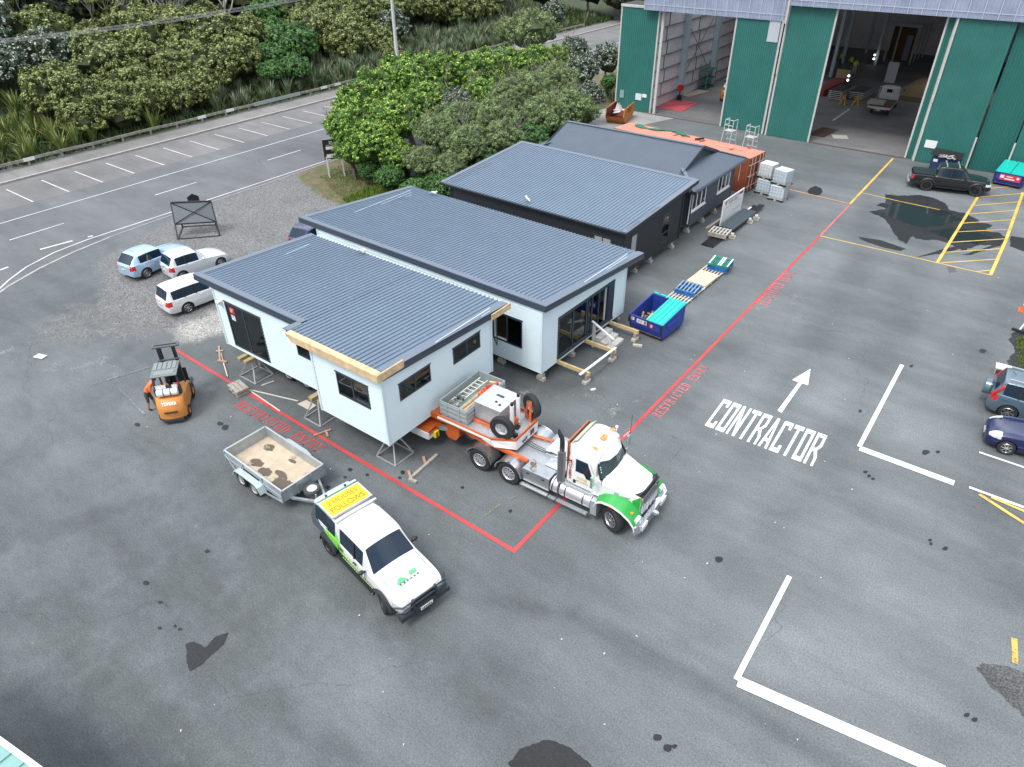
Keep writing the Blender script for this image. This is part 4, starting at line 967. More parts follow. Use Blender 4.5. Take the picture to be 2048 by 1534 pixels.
for (x, y) in ((-.5, -1.2), (.4, -1.2), (-.5, 1.2), (.4, 1.2)): b = MB(); b.box(x-.04, x+.04, y-.04, y+.04, 0, 2.6); b.build('upright', GIRT, t)
t = thing('hose_reel', 'red hose reel on a stand beside the first shed column', 'hose reel', (-33.05, 73.4, .012))
b = MB(); b.cyl((0, -.12, 1.25), (0, .12, 1.25), .32, n=20); b.build('reel', RED, t); b = MB(); b.box(-.2, .2, -.25, .25, 0, .5); b.cyl((0, 0, .5), (0, 0, 1.2), .05); b.build('stand', BLACKP, t)
# raised house frame deep in the shed
t = thing('framed_room', 'unfinished house frame with pale posts at the back of the shed', 'frame', (-19.0, 107, .012), R(-3))
for x in (-1.6, -.6, 1.5): b = MB(); b.box(x-.09, x+.09, -.1, .1, 0, 4.2); b.build('post', CREAM, t)
for y in (2, 4, 6): b = MB(); b.box(1.42, 1.58, y-.1, y+.1, 0, 4.2); b.build('post', CREAM, t)
b = MB(); b.box(-2.0, 2.0, -.35, .3, 4.2, 4.55); b.build('lintel', CREAM, t)
b = MB(); b.box(-1.5, 1.4, .6, .7, .3, 4.1); b.build('panelling', mat('brown_panelling', (.12, .06, .03), .8, var=.3), t)
b = MB(); b.box(.3, 1.0, .5, .58, .3, 3.2); b.build('door', mat('grey_lilac_door', (.25, .25, .33), .6), t)
t = thing('lamp_stand', 'site lamp stand with two glowing bulbs beside the cardboard panel', 'lamp', (-20.3, 89.3, .012))
BULB = mat('lit_lamp', (1, .97, .9)); BULB.node_tree.nodes['Principled BSDF'].inputs['Emission Color'].default_value = (1, .97, .9, 1); BULB.node_tree.nodes['Principled BSDF'].inputs['Emission Strength'].default_value = 2.5
b = MB(); b.ico((0, 0, .8), .12, 2); b.build('bulb', BULB, t, smooth=True); b = MB(); b.ico((0, 0, 1.25), .12, 2); b.build('bulb', BULB, t, smooth=True); b = MB(); b.cyl((0, .15, 0), (0, .15, 1.5), .04); b.build('stand', DARKST, t)
t2 = copy_tree(t, 'site lamp stand with two glowing bulbs by the yellow machine deep in the shed', (-21.1, 103.5, .012))
for q in (t, t2): q['group'] = 'site lamp stands in the shed'
flat('machine', 'tall white tapered panel leaning behind the flatbed truck', 'panel', (-17.0, 94.6), (1.1, .1, 2.2), R(3), mat('white_panel', (.5, .5, .53), .5))
# ================================================================== VEHICLES
def paintm(name, col, metal=.0, rough=.25): return mat(name, col, rough, metal, coat=.8, var=.02)
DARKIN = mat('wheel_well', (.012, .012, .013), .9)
CGLASS = mat('car_glass', (.008, .022, .040), .03, 0, spec=.5)
def wheel(parent, x, y, r=.33, w=.22, rim=None, steer=0, spokes=7, rimr=.66, dark=False, name='wheel'):
    """outer side points away from the vehicle (sign of y)"""
    s_ = 1 if y > 0 else -1
    M = T(x, y, r) @ Matrix.Rotation(steer, 4, 'Z') @ Matrix.Scale(s_, 4, (0, 1, 0))
    b = MB(); b.M = M; h = w/2
    b.lathe([(r*rimr, h-.03), (r*.80, h-.0), (r*.93, h-.01), (r*.985, h-.04), (r, h-.07), (r, -h+.05), (r*.95, -h), (r*rimr, -h)], n=28)
    t = b.build(name, TYRE, parent, smooth=35)
    b = MB(); b.M = M; R_ = r*rimr
    b.lathe([(R_*1.02, h-.025), (R_*.97, h-.015), (R_*.93, h-.03), (R_*.86, h-.10), (R_*.86, -h+.02), (0.001, -h+.02)], n=28)
    b.cyl((0, h-.09, 0), (0, h-.045, 0), R_*.22, n=12)
    for i in range(spokes):
        a = 2*PI*i/spokes; ca, sa = math.cos(a), math.sin(a)
        b.box(R_*.12, R_*.93, h-.075, h-.04, -R_*.09, R_*.09, Matrix.Rotation(a, 4, 'Y'))
    b.build('rim', rim or RIMS, t, smooth=30)
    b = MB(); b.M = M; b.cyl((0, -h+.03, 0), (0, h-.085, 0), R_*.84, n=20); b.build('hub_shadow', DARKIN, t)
    return t
def loft_car(root, st, seg, W, colour, wheels, wr_, regions=(), low=None, sub=3, extra=None):
    """st: rows (x, wscale, zs, zm, zb, wroof, zr, crown); seg: per gap type"""
    bm = bmesh.new(); rings = []
    cl = bm.edges.layers.float.new('crease_edge'); vl = bm.verts.layers.float.new('crease_vert')
    hw = W/2
    for (x, ws, zs, zm, zb, wr, zr, cr) in st:
        a = hw*ws
        pts = [(0, zs), (a*.90, zs), (a, zm), (a*.955, zb), (a*.925, zb+.02), (wr*hw+.02, zr-.05), (wr*hw-.05, zr), (wr*hw*.5, zr+cr), (0, zr+cr*1.25)]
        ring = [[bm.verts.new((x, y, z)) for y, z in pts], None]
        ring[1] = [ring[0][0] if i in (0,) else None for i in range(9)]
        ring[1] = [ring[0][i] if pts[i][0] == 0 else bm.verts.new((x, -pts[i][0], pts[i][1])) for i in range(9)]
        rings.append(ring)
    GL_, BD, DK = 1, 0, 2
    for i in range(len(st)-1):
        k = seg[i]
        for s_ in (0, 1):
            for r in range(8):
                q = [rings[i][s_][r], rings[i+1][s_][r], rings[i+1][s_][r+1], rings[i][s_][r+1]]
                q2 = []
                for v in q:
                    if v not in q2: q2.append(v)
                f = bm.faces.new(q2 if s_ == 0 else q2[::-1])
                m_ = BD
                if r == 0: m_ = DK
                if k in 'w' and r == 4: m_ = GL_
                if k in 'fr' and r >= 6: m_ = GL_
                if k == 'd' and r in (4, 5): m_ = BD
                f.material_index = m_
    for i, e in ((0, 1), (len(st)-1, 0)):
        for r in range(8):
            L_, R_ = rings[i][0], rings[i][1]; q = [L_[r], L_[r+1], R_[r+1], R_[r]]; q2 = []
            for v in q:
                if v not in q2: q2.append(v)
            if len(q2) >= 3:
                f = bm.faces.new(q2 if e else q2[::-1]); f.material_index = DK if r == 0 else BD
    for e in bm.edges:
        ms = {f.material_index for f in e.link_faces}
        if len(ms) > 1: e[cl] = .95 if 1 in ms else .6
    for i, rg in enumerate(rings):        # firm shoulder and roof edge lines
        if i+1 < len(rings):
            for s_ in (0, 1):
                for r, c in ((2, .25), (3, .45), (6, .35)):
                    e = bm.edges.get((rings[i][s_][r], rings[i+1][s_][r]))
                    if e and e[cl] < c: e[cl] = c
    for v in bm.verts:
        g_ = sum(1 for f in v.link_faces if f.material_index == 1)
        if g_ in (1,) : v[vl] = .75
    bmesh.ops.recalc_face_normals(bm, faces=bm.faces)
    me = bpy.data.meshes.new('tmp'); bm.to_mesh(me); bm.free()
    for q in (colour, CGLASS, DARKIN): me.materials.append(q)
    o = bpy.data.objects.new('tmp', me); COL.objects.link(o)
    md = o.modifiers.new('s', 'SUBSURF'); md.levels = md.render_levels = sub
    cb = MB(); cb.mat(2)
    for (x, y) in wheels:
        s_ = 1 if y > 0 else -1
        cb.cyl((x, s_*(hw-.34), wr_), (x, s_*(hw+.2), wr_), wr_+.055, n=32)
    co = cb.build('tmpc', [colour, CGLASS, DARKIN])
    bo = o.modifiers.new('b', 'BOOLEAN'); bo.operation = 'DIFFERENCE'; bo.object = co; bo.solver = 'MANIFOLD'
    dg = bpy.context.evaluated_depsgraph_get(); ev = bpy.data.meshes.new_from_object(o.evaluated_get(dg))
    for q in (o, co): COL.objects.unlink(q); bpy.data.objects.remove(q)
    bm = bmesh.new(); bm.from_mesh(ev); bpy.data.meshes.remove(ev)
    mats = [colour, CGLASS, DARKIN]
    for j, (nm, mt, fn) in enumerate(regions):
        mats.append(mt)
        for f in bm.faces:
            if f.material_index == 0 and fn(f.calc_center_median()): f.material_index = 3+j
    names = {1: None, 0: 'body', 2: 'underbody'}
    def emit(faces, nm):
        vm = {}; vs = []; fs = []; mi = []
        for f in faces:
            ix = []
            for v in f.verts:
                if v not in vm: vm[v] = len(vs); vs.append(v.co[:])
                ix.append(vm[v])
            fs.append(ix); mi.append(f.material_index)
        me = bpy.data.meshes.new(nm); me.from_pydata(vs, [], fs)
        k = mi[0] if len(set(mi)) == 1 else 0
        for q in ([mats[k]]): me.materials.append(q)
        me.polygons.foreach_set('use_smooth', [True]*len(fs)); me.set_sharp_from_angle(angle=R(50))
        ob = bpy.data.objects.new(nm, me); COL.objects.link(ob); ob.parent = root; return ob
    out = {}
    for k in range(len(mats)):
        fk = [f for f in bm.faces if f.material_index == k]
        if not fk: continue
        if k in (0, 2): out['body' if k == 0 else 'underbody'] = emit(fk, 'body' if k == 0 else 'underbody'); continue
        left = set(fk)
        while left:
            s0 = left.pop(); comp = [s0]; stk = [s0]
            while stk:
                f = stk.pop()
                for e in f.edges:
                    for g_ in e.link_faces:
                        if g_ in left: left.remove(g_); comp.append(g_); stk.append(g_)
            if len(comp) < 3: continue
            n = sum((f.normal*f.calc_area() for f in comp), Vector())
            nm = regions[k-3][0] if k > 2 else ('side_window' if abs(n.y) > abs(n.x)+abs(n.z)*.5 else ('windscreen' if n.x > 0 else 'rear_window'))
            emit(comp, nm)
    bm.free(); return out
def mirror(root, x, y, z, mt):
    for s_ in (1, -1):
        b = MB(); b.ico((x, s_*(y+.10), z), .1, 2, sc=(.75, 1.1, .75)); b.beam((x, s_*(y-.05), z-.05), (x, s_*(y+.06), z-.02), .06, .04); b.build('wing_mirror', mt, root, smooth=True)
def plate(root, x, z, s_, w=.36, txt=None, y=0, tilt=0):
    M = T(x, y, z) @ Matrix.Rotation(s_*tilt, 4, 'Y')
    b = MB(); b.M = M; b.box(-.008, .008, -w/2, w/2, -.06, .06); p = b.build('number_plate', PLATE, root)
    b = MB(); b.M = M
    for i in range(6): b.box(s_*.0085, s_*.010, -w*.4+i*w*.14, -w*.4+i*w*.14+w*.09, -.035, .035)
    b.build('plate_print', BLACKP, p)
def handles(root, xs_, y, z, mt):
    for x in xs_:
        for s_ in (1, -1):
            b = MB(); b.box(x-.09, x+.09, s_*y-.015, s_*y+.02, z-.02, z+.02); b.build('door_handle', mt, root, bevel=.006)
def hatch(lbl, loc, rz, colour, L_=4.1, W=1.72, H=1.48, wb=2.5, ro=.72, belt=.93, tail=.98, nose=.70, cowlx=1.72, headx=1.15, roofx=-.28, win=(.05, .95, 1.05, 1.0), wheel_r=.31, three=False, kind='hatchback_car', cat='car', rear_glass=True, rim=None, lights='std', roofr=None, group='cars parked around the yard', wagon=False, steer=0, spare=False):
    """x=0 at rear axle"""
    root = thing(kind, lbl, cat, loc, rz, group)
    fo = L_-wb-ro; xf = wb+fo; xr = -ro
    st = [(xr, .80, .36, .55, tail-.16, .62, tail-.12, .005), (xr+.10, .93, .27, .55, tail-.02, .74, tail+.02, .01)]
    seg = ['b']
    rx = roofx
    st.append((rx, .99, .22, .58, belt+.03, .74, H-.055, .02)); seg.append('r')
    st.append((rx+.10, 1., .21, .58, belt+.02, .76, H-.025, .025)); seg.append('p')
    w0 = rx+.10; w1 = headx
    if three: cuts = [w0+(w1-w0)*.45]
    elif wagon: cuts = [w0+(w1-w0)*.33, w0+(w1-w0)*.66]
    else: cuts = [w0+(w1-w0)*.48]
    for c in cuts:
        st.append((c-.035, 1., .20, .57, belt, .775, H, .025)); seg.append('w')
        st.append((c+.035, 1., .20, .57, belt, .775, H, .025)); seg.append('w')
    st.append((headx-.03, 1., .20, .57, belt-.02, .76, H-.03, .025)); seg.append('w')
    st.append((headx+.09, 1., .20, .57, belt-.03, .75, H-.075, .025)); seg.append('w')
    st.append((cowlx, .985, .20, .56, belt-.05, .90, belt+.0, .015)); seg.append('f')
    st.append((cowlx+.12, .98, .20, .56, belt-.07, .80, belt-.03, .02)); seg.append('b')
    st.append((wb+.15, .97, .20, .55, nose+.08, .76, nose+.13, .03)); seg.append('b')
    st.append((xf-.22, .90, .22, .50, nose-.05, .68, nose+.02, .03)); seg.append('b')
    st.append((xf-.04, .72, .25, .45, nose-.17, .55, nose-.12, .01)); seg.append('b')
    st.append((xf, .60, .30, .45, nose-.22, .45, nose-.19, .0)); seg.append('b')
    hw = W/2
    regs = [('headlight', LENS, lambda c: c.x > xf-.50+.28*(abs(c.y)-hw*.6)/hw*0 and c.x < xf-.10 and abs(c.y) > hw*.56 and nose-.13 < c.z < nose+.03+.05),
            ('tail_light', RED, lambda c: c.x < xr+(.26 if not wagon else .3) and abs(c.y) > hw*.66 and tail-.30 < c.z < tail-.02),
            ('grille', BLACKP, lambda c: c.x > xf-.16 and abs(c.y) < hw*.5 and .30 < c.z < .44)]
    loft_car(root, st, seg, W, colour, [(0, 1), (0, -1), (wb, 1), (wb, -1)], wheel_r, regs)
    for (x, y) in ((0, 1), (0, -1), (wb, 1), (wb, -1)): wheel(root, x, y*(hw-.11), wheel_r, .2, rim, steer if x > 0 else 0)
    for c in cuts:
        for s_ in (1, -1): b = MB(); b.beam((c, s_*(hw*.945), belt+.02), (c, s_*(hw*.785+.015), H-.07), .06, .03); b.build('window_pillar', BLACKP, root)
    mirror(root, headx+.32, hw-.02, belt+.06, colour); plate(root, xr-.012, tail-.33, -1); plate(root, xf+.012, .42, 1)
    handles(root, (headx-.42,) if three else (headx-.42, w0+.15), hw*.985, belt-.10, colour)
    b = MB(); b.box(xr+.0, xr+.03, -.09, .09, tail-.12, tail-.08); b.build('hatch_badge', CHROME, root)
    b = MB(); b.cyl((rx+.35, 0, H+.02), (rx+.18, 0, H+.16), .008, n=6); b.build('aerial', BLACKP, root)
    b = MB(); b.beam((cowlx-.02, -.3, belt+.045), (cowlx-.2, .35, belt+.17), .02, .015); b.build('wiper', BLACKP, root)
    return root
LBLUE = paintm('light_blue_metallic', (.42, .58, .74), .3); SILVW = paintm('silver_white_paint', (.66, .70, .72), .2); WHT = paintm('gloss_white', (.72, .72, .72))
NAVY = paintm('navy_metallic', (.006, .012, .07), .0, .2); DNAVY = paintm('dark_blue_car', (.05, .06, .14), .3); SLATEC = paintm('slate_blue_metallic', (.10, .155, .195), .2, .3); BLK = paintm('black_gloss', (.008, .009, .011), 0, .15)
# parked group by the road (heading away from the yard: +y)
hatch('light blue five door hatchback, the farthest left of the parked cars', (-40.34, 16.75, 0), R(96), LBLUE, 4.2, 1.72, 1.46, 2.6, .82, wheel_r=.31)
hatch('silver white three door hatchback between the blue hatchback and the white station wagon', (-38.25, 17.95, 0), R(84), SILVW, 3.7, 1.69, 1.49, 2.38, .62, three=True, cowlx=1.62, headx=1.05)
hatch('white station wagon with dark tinted windows parked beside the pale blue house', (-34.6, 15.95, 0), R(84), WHT, 4.75, 1.74, 1.50, 2.67, 1.02, tail=.95, roofx=-.72, cowlx=1.95, headx=1.3, wagon=True, kind='station_wagon')
hatch('dark blue car mostly hidden behind the pale blue house roofs', (-35.2, 25.0, 0), R(100), DNAVY, 4.3, 1.74, 1.5, 2.6, .85)
# right edge
hatch('navy blue hatchback with its nose towards the yard, at the right edge', (5.15, 29.55, 0), R(187), NAVY, 3.95, 1.70, 1.47, 2.49, .66, nose=.74, cowlx=1.72)
suv = hatch('slate blue four wheel drive with a covered spare wheel on its tail door', (2.45, 31.85, 0), R(2.5), SLATEC, 4.55, 1.78, 1.68, 2.62, .95-.1, belt=1.05, tail=1.08, nose=.86, cowlx=2.0, headx=1.35, roofx=-.55, wheel_r=.35, wagon=True, kind='suv', cat='suv')
b = MB(); b.cyl((-1.12, .0, .88), (-.87, .0, .88), .35, .36, n=28); b.build('spare_wheel_cover', SLATEC, suv, smooth=40, bevel=.03)
for y in (.55, -.55): b = MB(); b.beam((-.4, y, 1.74), (1.1, y, 1.74), .05, .04); b.build('roof_rail', ALU, suv)
for y in (.80, -.80): b = MB(); b.prism([(-.80, 1.0), (-.70, 1.0), (-.45, 1.50), (-.56, 1.50)], y-.045, y+.045); b.build('pillar_light', RED, suv)

# ---- pickups ---------------------------------------------------------------
def ute(lbl, loc, rz, colour, canopy, steer=0, wheel_r=.39, rim=None, livery=None, cat='pickup truck', name='pickup_truck'):
    root = thing(name, lbl, cat, loc, rz); W, H, wb, ro, fo = 1.86, 1.80, 3.2, 1.15, .92; hw = W/2; xf = wb+fo; xr = -ro
    if canopy:
        st = [(xr, .86, .52, .75, 1.02, .70, 1.10, .0), (xr+.05, .95, .45, .75, 1.08, .80, 1.16, .01), (xr+.22, .97, .45, .75, 1.10, .76, H-.06, .02), (xr+.38, .97, .44, .75, 1.10, .76, H-.02, .03),
              (.52, .97, .44, .75, 1.08, .76, H-.01, .03), (.62, .97, .44, .75, 1.08, .76, H-.01, .03)]
        seg = ['b', 'r', 'p', 'w', 'p']
        st += [(.78, .98, .38, .72, 1.08, .78, H-.01, .03), (1.62, .98, .38, .72, 1.06, .78, H, .03)]; seg += ['p', 'w']
        st += [(1.68, .98, .38, .72, 1.06, .78, H, .03)]; seg += ['w']
    else:
        st = [(xr, .86, .52, .75, 1.02, .70, 1.08, .0), (xr+.06, .96, .45, .75, 1.08, .86, 1.13, .01), (-.6, .98, .44, .75, 1.09, .88, 1.14, .02), (.38, .98, .44, .75, 1.09, .88, 1.14, .02), (.44, .98, .40, .72, 1.08, .80, 1.15, .02),
              (.58, .98, .40, .72, 1.08, .73, H-.06, .02), (.74, .98, .38, .72, 1.08, .74, H-.01, .03), (1.32, .98, .38, .72, 1.06, .78, H, .03), (1.40, .98, .38, .72, 1.06, .78, H, .03)]
        seg = ['b', 'b', 'b', 'b', 'r', 'p', 'w', 'w']
    st += [(2.0, .98, .38, .72, 1.05, .77, H-.035, .03), (2.10, .98, .38, .72, 1.04, .75, H-.08, .04), (2.66, .98, .38, .72, 1.04, .90, 1.10, .05), (2.80, .98, .38, .70, 1.02, .90, 1.09, .05),
           (3.4, .98, .38, .70, .99, .86, 1.05, .05), (xf-.22, .96, .40, .66, .94, .82, .99, .04), (xf-.04, .85, .42, .62, .80, .66, .86, .01), (xf, .80, .45, .60, .76, .62, .80, 0)]
    seg += ['w', 'w', 'f', 'b', 'b', 'b', 'b', 'b']
    regs = [('headlight', LENS, lambda c: c.x > xf-.42 and abs(c.y) > hw*.50 and .74 < c.z < .90), ('tail_light', RED, lambda c: c.x < xr+.16 and abs(c.y) > hw*.72 and .78 < c.z < 1.06),
            ('grille', BLACKP, lambda c: c.x > xf-.12 and abs(c.y) < hw*.52 and .50 < c.z < .84)]
    loft_car(root, st, seg, W, livery or colour, [(0, 1), (0, -1), (wb, 1), (wb, -1)], wheel_r, regs)
    for (x, y) in ((0, 1), (0, -1), (wb, 1), (wb, -1)):
        wheel(root, x, y*(hw-.10), wheel_r, .27, rim or BLACKP, steer if x > 0 else 0, spokes=6, rimr=.6)
        s_ = 1 if y > 0 else -1; b = MB(); n = 14      # flare
        for i in range(n):
            a0, a1 = PI*i/n, PI*(i+1)/n; r0, r1 = wheel_r+.05, wheel_r+.12
            q = [(x+r*math.cos(a), s_*yy, wheel_r+r*math.sin(a)) for yy, r in ((hw-.03, r0), (hw+.05, r0), (hw-.0, r1), (hw-.06, r1)) for a in (a0, a1)]
            b.add(q, [(0, 1, 3, 2), (2, 3, 5, 4), (4, 5, 7, 6)])
        b.build('wheel_arch_flare', BLACKP if not livery else mat('dark_flare', (.03, .035, .04), .5), root)
    for s_ in (1, -1): b = MB(); b.beam((1.65 if canopy else 1.36, s_*(hw*.925), 1.09), (1.65 if canopy else 1.36, s_*(hw*.79+.02), H-.07), .06, .03); b.build('window_pillar', BLACKP, root)
    for s_ in (1, -1):
        for x in (.74, 2.28): b = MB(); b.beam((x, s_*(hw*.985), .48), (x, s_*(hw*.962), 1.03), .012, .012); b.build('door_gap', DARKIN, root)
    b = MB(); b.tube([(2.72, -.74, 1.125), (3.3, -.70, 1.075), (3.78, -.60, 1.015), (3.90, 0, .985), (3.78, .60, 1.015), (3.3, .70, 1.075), (2.72, .74, 1.125)], .007, 4); b.build('bonnet_gap', DARKIN, root)
    mirror(root, 2.35, hw, 1.16, BLACKP); plate(root, xr-.03, .82, -1); handles(root, (1.75, .95), hw*.985, .98, BLACKP)
    b = MB(); b.box(xr-.14, xr-.02, -.75, .75, .48, .62); b.build('rear_bumper', BLACKP if canopy else ALU, root, bevel=.02)
    for y in (hw-.03, -hw+.03): b = MB(); b.box(.55, wb-.6, y-.06, y+.09, .36, .41); b.build('side_step', BLACKP, root)
    b = MB(); b.beam((2.6, -.35, 1.17), (2.4, .4, 1.33), .02, .015); b.build('wiper', BLACKP, root)
    return root
def livery_mat():
    m_ = bpy.data.materials.new('white_green_black_livery'); m_.use_nodes = True; t = m_.node_tree; b = t.nodes['Principled BSDF']; N = t.nodes.new; K = t.links.new
    b.inputs['Coat Weight'].default_value = .8; b.inputs['Roughness'].default_value = .25
    co = N('ShaderNodeTexCoord'); sp = N('ShaderNodeSeparateXYZ'); K(co.outputs['Object'], sp.inputs[0])
    def lin(a, c, d, w=.01):     # 1 where a*x + c*z + d > 0
        m1 = N('ShaderNodeMath'); m1.operation = 'MULTIPLY_ADD'; K(sp.outputs['X'], m1.inputs[0]); m1.inputs[1].default_value = a; m1.inputs[2].default_value = d
        m2 = N('ShaderNodeMath'); m2.operation = 'MULTIPLY_ADD'; K(sp.outputs['Z'], m2.inputs[0]); m2.inputs[1].default_value = c; K(m1.outputs[0], m2.inputs[2])
        r = N('ShaderNodeMapRange'); K(m2.outputs[0], r.inputs[0]); r.inputs[1].default_value = -w; r.inputs[2].default_value = w; return r.outputs[0]
    def mix(f, a, c):
        n = N('ShaderNodeMixRGB'); K(f, n.inputs[0])
        for i, q in ((1, a), (2, c)):
            if isinstance(q, tuple): n.inputs[i].default_value = (*q, 1)
            else: K(q, n.inputs[i])
        return n.outputs[0]
    c = mix(lin(-.9, -1, 1.10+.75), (.72, .72, .72), (.20, .60, .06))     # green rises towards the tail
    def below(z): return lin(0, -1, z)
    c = mix(lin(-.25, -1, .92), c, (.03, .33, .08))                          # dark green sill band
    c = mix(lin(0, -1, .56), c, (.02, .05, .03))
    c = mix(lin(-1, -.75, -.02+.62), c, (.05, .07, .10))                      # dark rear quarter
    tp = mix(lin(-1, 0, -.02), (.72, .72, .72), (.20, .60, .06)); tp2 = mix(lin(-1, 0, -.62), tp, (.42, .52, .62))
    c = mix(lin(0, 1, -1.68), c, tp2)
    K(c, b.inputs['Base Color']); return m_
pil = ute('white and green pilot pickup with a yellow 2 HOUSES FOLLOWS board on its roof', (-14.62, 10.02, 0), R(-10), WHT, True, R(-18), livery=livery_mat())
# yellow sign lying over the canopy
SY = mat('sign_yellow', (.80, .55, .02), .45); SYT = mat('sign_lettering', (.30, .20, .02), .5)
b = MB(); b.box(-.40, .40, -.72, .72, 1.90, 1.93); sg = b.build('roof_sign', SY, pil)
b = MB(); 
for q in ((-.45, -.40, -.78, .78), (.40, .45, -.78, .78)): b.box(q[0], q[1], q[2], q[3], 1.88, 1.945)
for q in ((-.40, .40, -.78, -.72), (-.40, .40, .72, .78)): b.box(q[0], q[1], q[2], q[3], 1.88, 1.945)
b.build('sign_frame', ALU, sg)
Mt = Matrix.Translation((0, 0, 1.935)) @ frame((0, 0, 0), (0, 1, 0), (-1, 0, 0))
text_obj('sign_text', '2 HOUSES', .30, SYT, sg, Mt @ T(0, .18, 0), bold=.004, width=1.12); text_obj('sign_text', 'FOLLOWS', .34, SYT, sg, Mt @ T(0, -.17, 0), bold=.006, width=1.25)
b = MB()
for x in (-.62, .60): b.box(x-.045, x+.045, -.80, .80, 1.86, 1.90)
split(b.build('roof_bar', mat('light_bar', (.6, .62, .64), .3, .5), pil))
b = MB(); b.cyl((-.62, -.4, 1.92), (-.62, -.34, 1.92), .04); b.cyl((-.62, .4, 1.92), (-.62, .34, 1.92), .04); b.build('bracket', BLACKP, pil)
# bull bar
b = MB(); xf = 4.12; dk = mat('bull_bar_steel', (.045, .055, .065), .35, .4)
b.box(xf-.08, xf+.12, -.92, .92, .40, .58)
for y in (.42, -.42): b.box(xf+.02, xf+.12, y-.04, y+.04, .5, 1.02)
for z in (.80, 1.0): b.tube([(xf+.08, -.44, z), (xf+.08, .44, z)], .032, 8)
for s_ in (1, -1): b.tube([(xf+.08, s_*.44, .98), (xf+.04, s_*.78, .93), (xf-.20, s_*.95, .86), (xf-.22, s_*.95, .58)], .03, 8); b.tube([(xf+.08, s_*.44, .76), (xf+.02, s_*.82, .72), (xf-.12, s_*.93, .66)], .028, 8)
b.build('bull_bar', dk, pil, smooth=40); plate(pil, xf+.14, .49, 1, .45)
# hood picture: little house with green roof and truck
b = MB(); hx = 3.45; M_h = T(hx, 0, 1.135) @ Matrix.Rotation(R(6), 4, 'Y') @ frame((0, 0, 0), (0, 1, 0), (-1, 0, 0)); b.M = M_h
b.mat(0).add([(-.50, -.04, 0), (-.08, -.04, 0), (-.22, .14, 0), (-.32, .14, 0)], [(0, 1, 2, 3)]); b.add([(.02, .02, 0), (.30, .02, 0), (.32, .14, 0), (.08, .16, 0)], [(0, 1, 2, 3)])
b.mat(1)
for i in range(6): b.add([(-.42+i*.13, -.12, .001), (-.36+i*.13, -.12, .001), (-.36+i*.13, -.07, .001), (-.42+i*.13, -.07, .001)], [(0, 1, 2, 3)])
b.add([(-.5, -.17, .001), (.36, -.05, .001), (.36, -.04, .001), (-.5, -.155, .001)], [(0, 1, 2, 3)])
for v in (0,): pass
b.build('bonnet_logo', [mat('logo_green', (.10, .45, .18), .4), mat('logo_dark', (.04, .07, .06), .4)], pil, fix=False)
for s_ in (1, -1):
    b = MB(); y = s_*(.925)
    for i in range(4): b.box(-.30+.03*i, .25-.1*(i % 2), y-.004, y+.004, 1.42-i*.055, 1.45-i*.055)
    b.build('canopy_lettering', WHITE, pil)
    b = MB(); y = s_*(.925)
    for i in range(16): b.box(1.0+i*.11, 1.07+i*.11, y-.004, y+.006, .64, .69)
    for i in range(7): b.box(1.05+i*.15, 1.16+i*.15, y-.004, y+.004, .84, .91)
    b.build('door_lettering', mat('lime_lettering', (.45, .70, .25), .5), pil)
nav = ute('black double cab pickup parked in front of the green shed doors', (-6.32, 59.67, 0), R(13.5), BLK, False, R(-22), wheel_r=.42)
b = MB()
for x in (.95, 1.75): b.box(x-.04, x+.04, -.68, .68, 1.86, 1.90); b.box(x-.04, x+.04, -.70, -.62, 1.80, 1.86); b.box(x-.04, x+.04, .62, .70, 1.80, 1.86)
b.build('roof_rack', ALU, nav)
b = MB(); b.box(-1.08, .36, -.78, .78, 1.16, 1.19); b.build('tonneau_cover', mat('tonneau', (.02, .025, .03), .35), nav, bevel=.02)

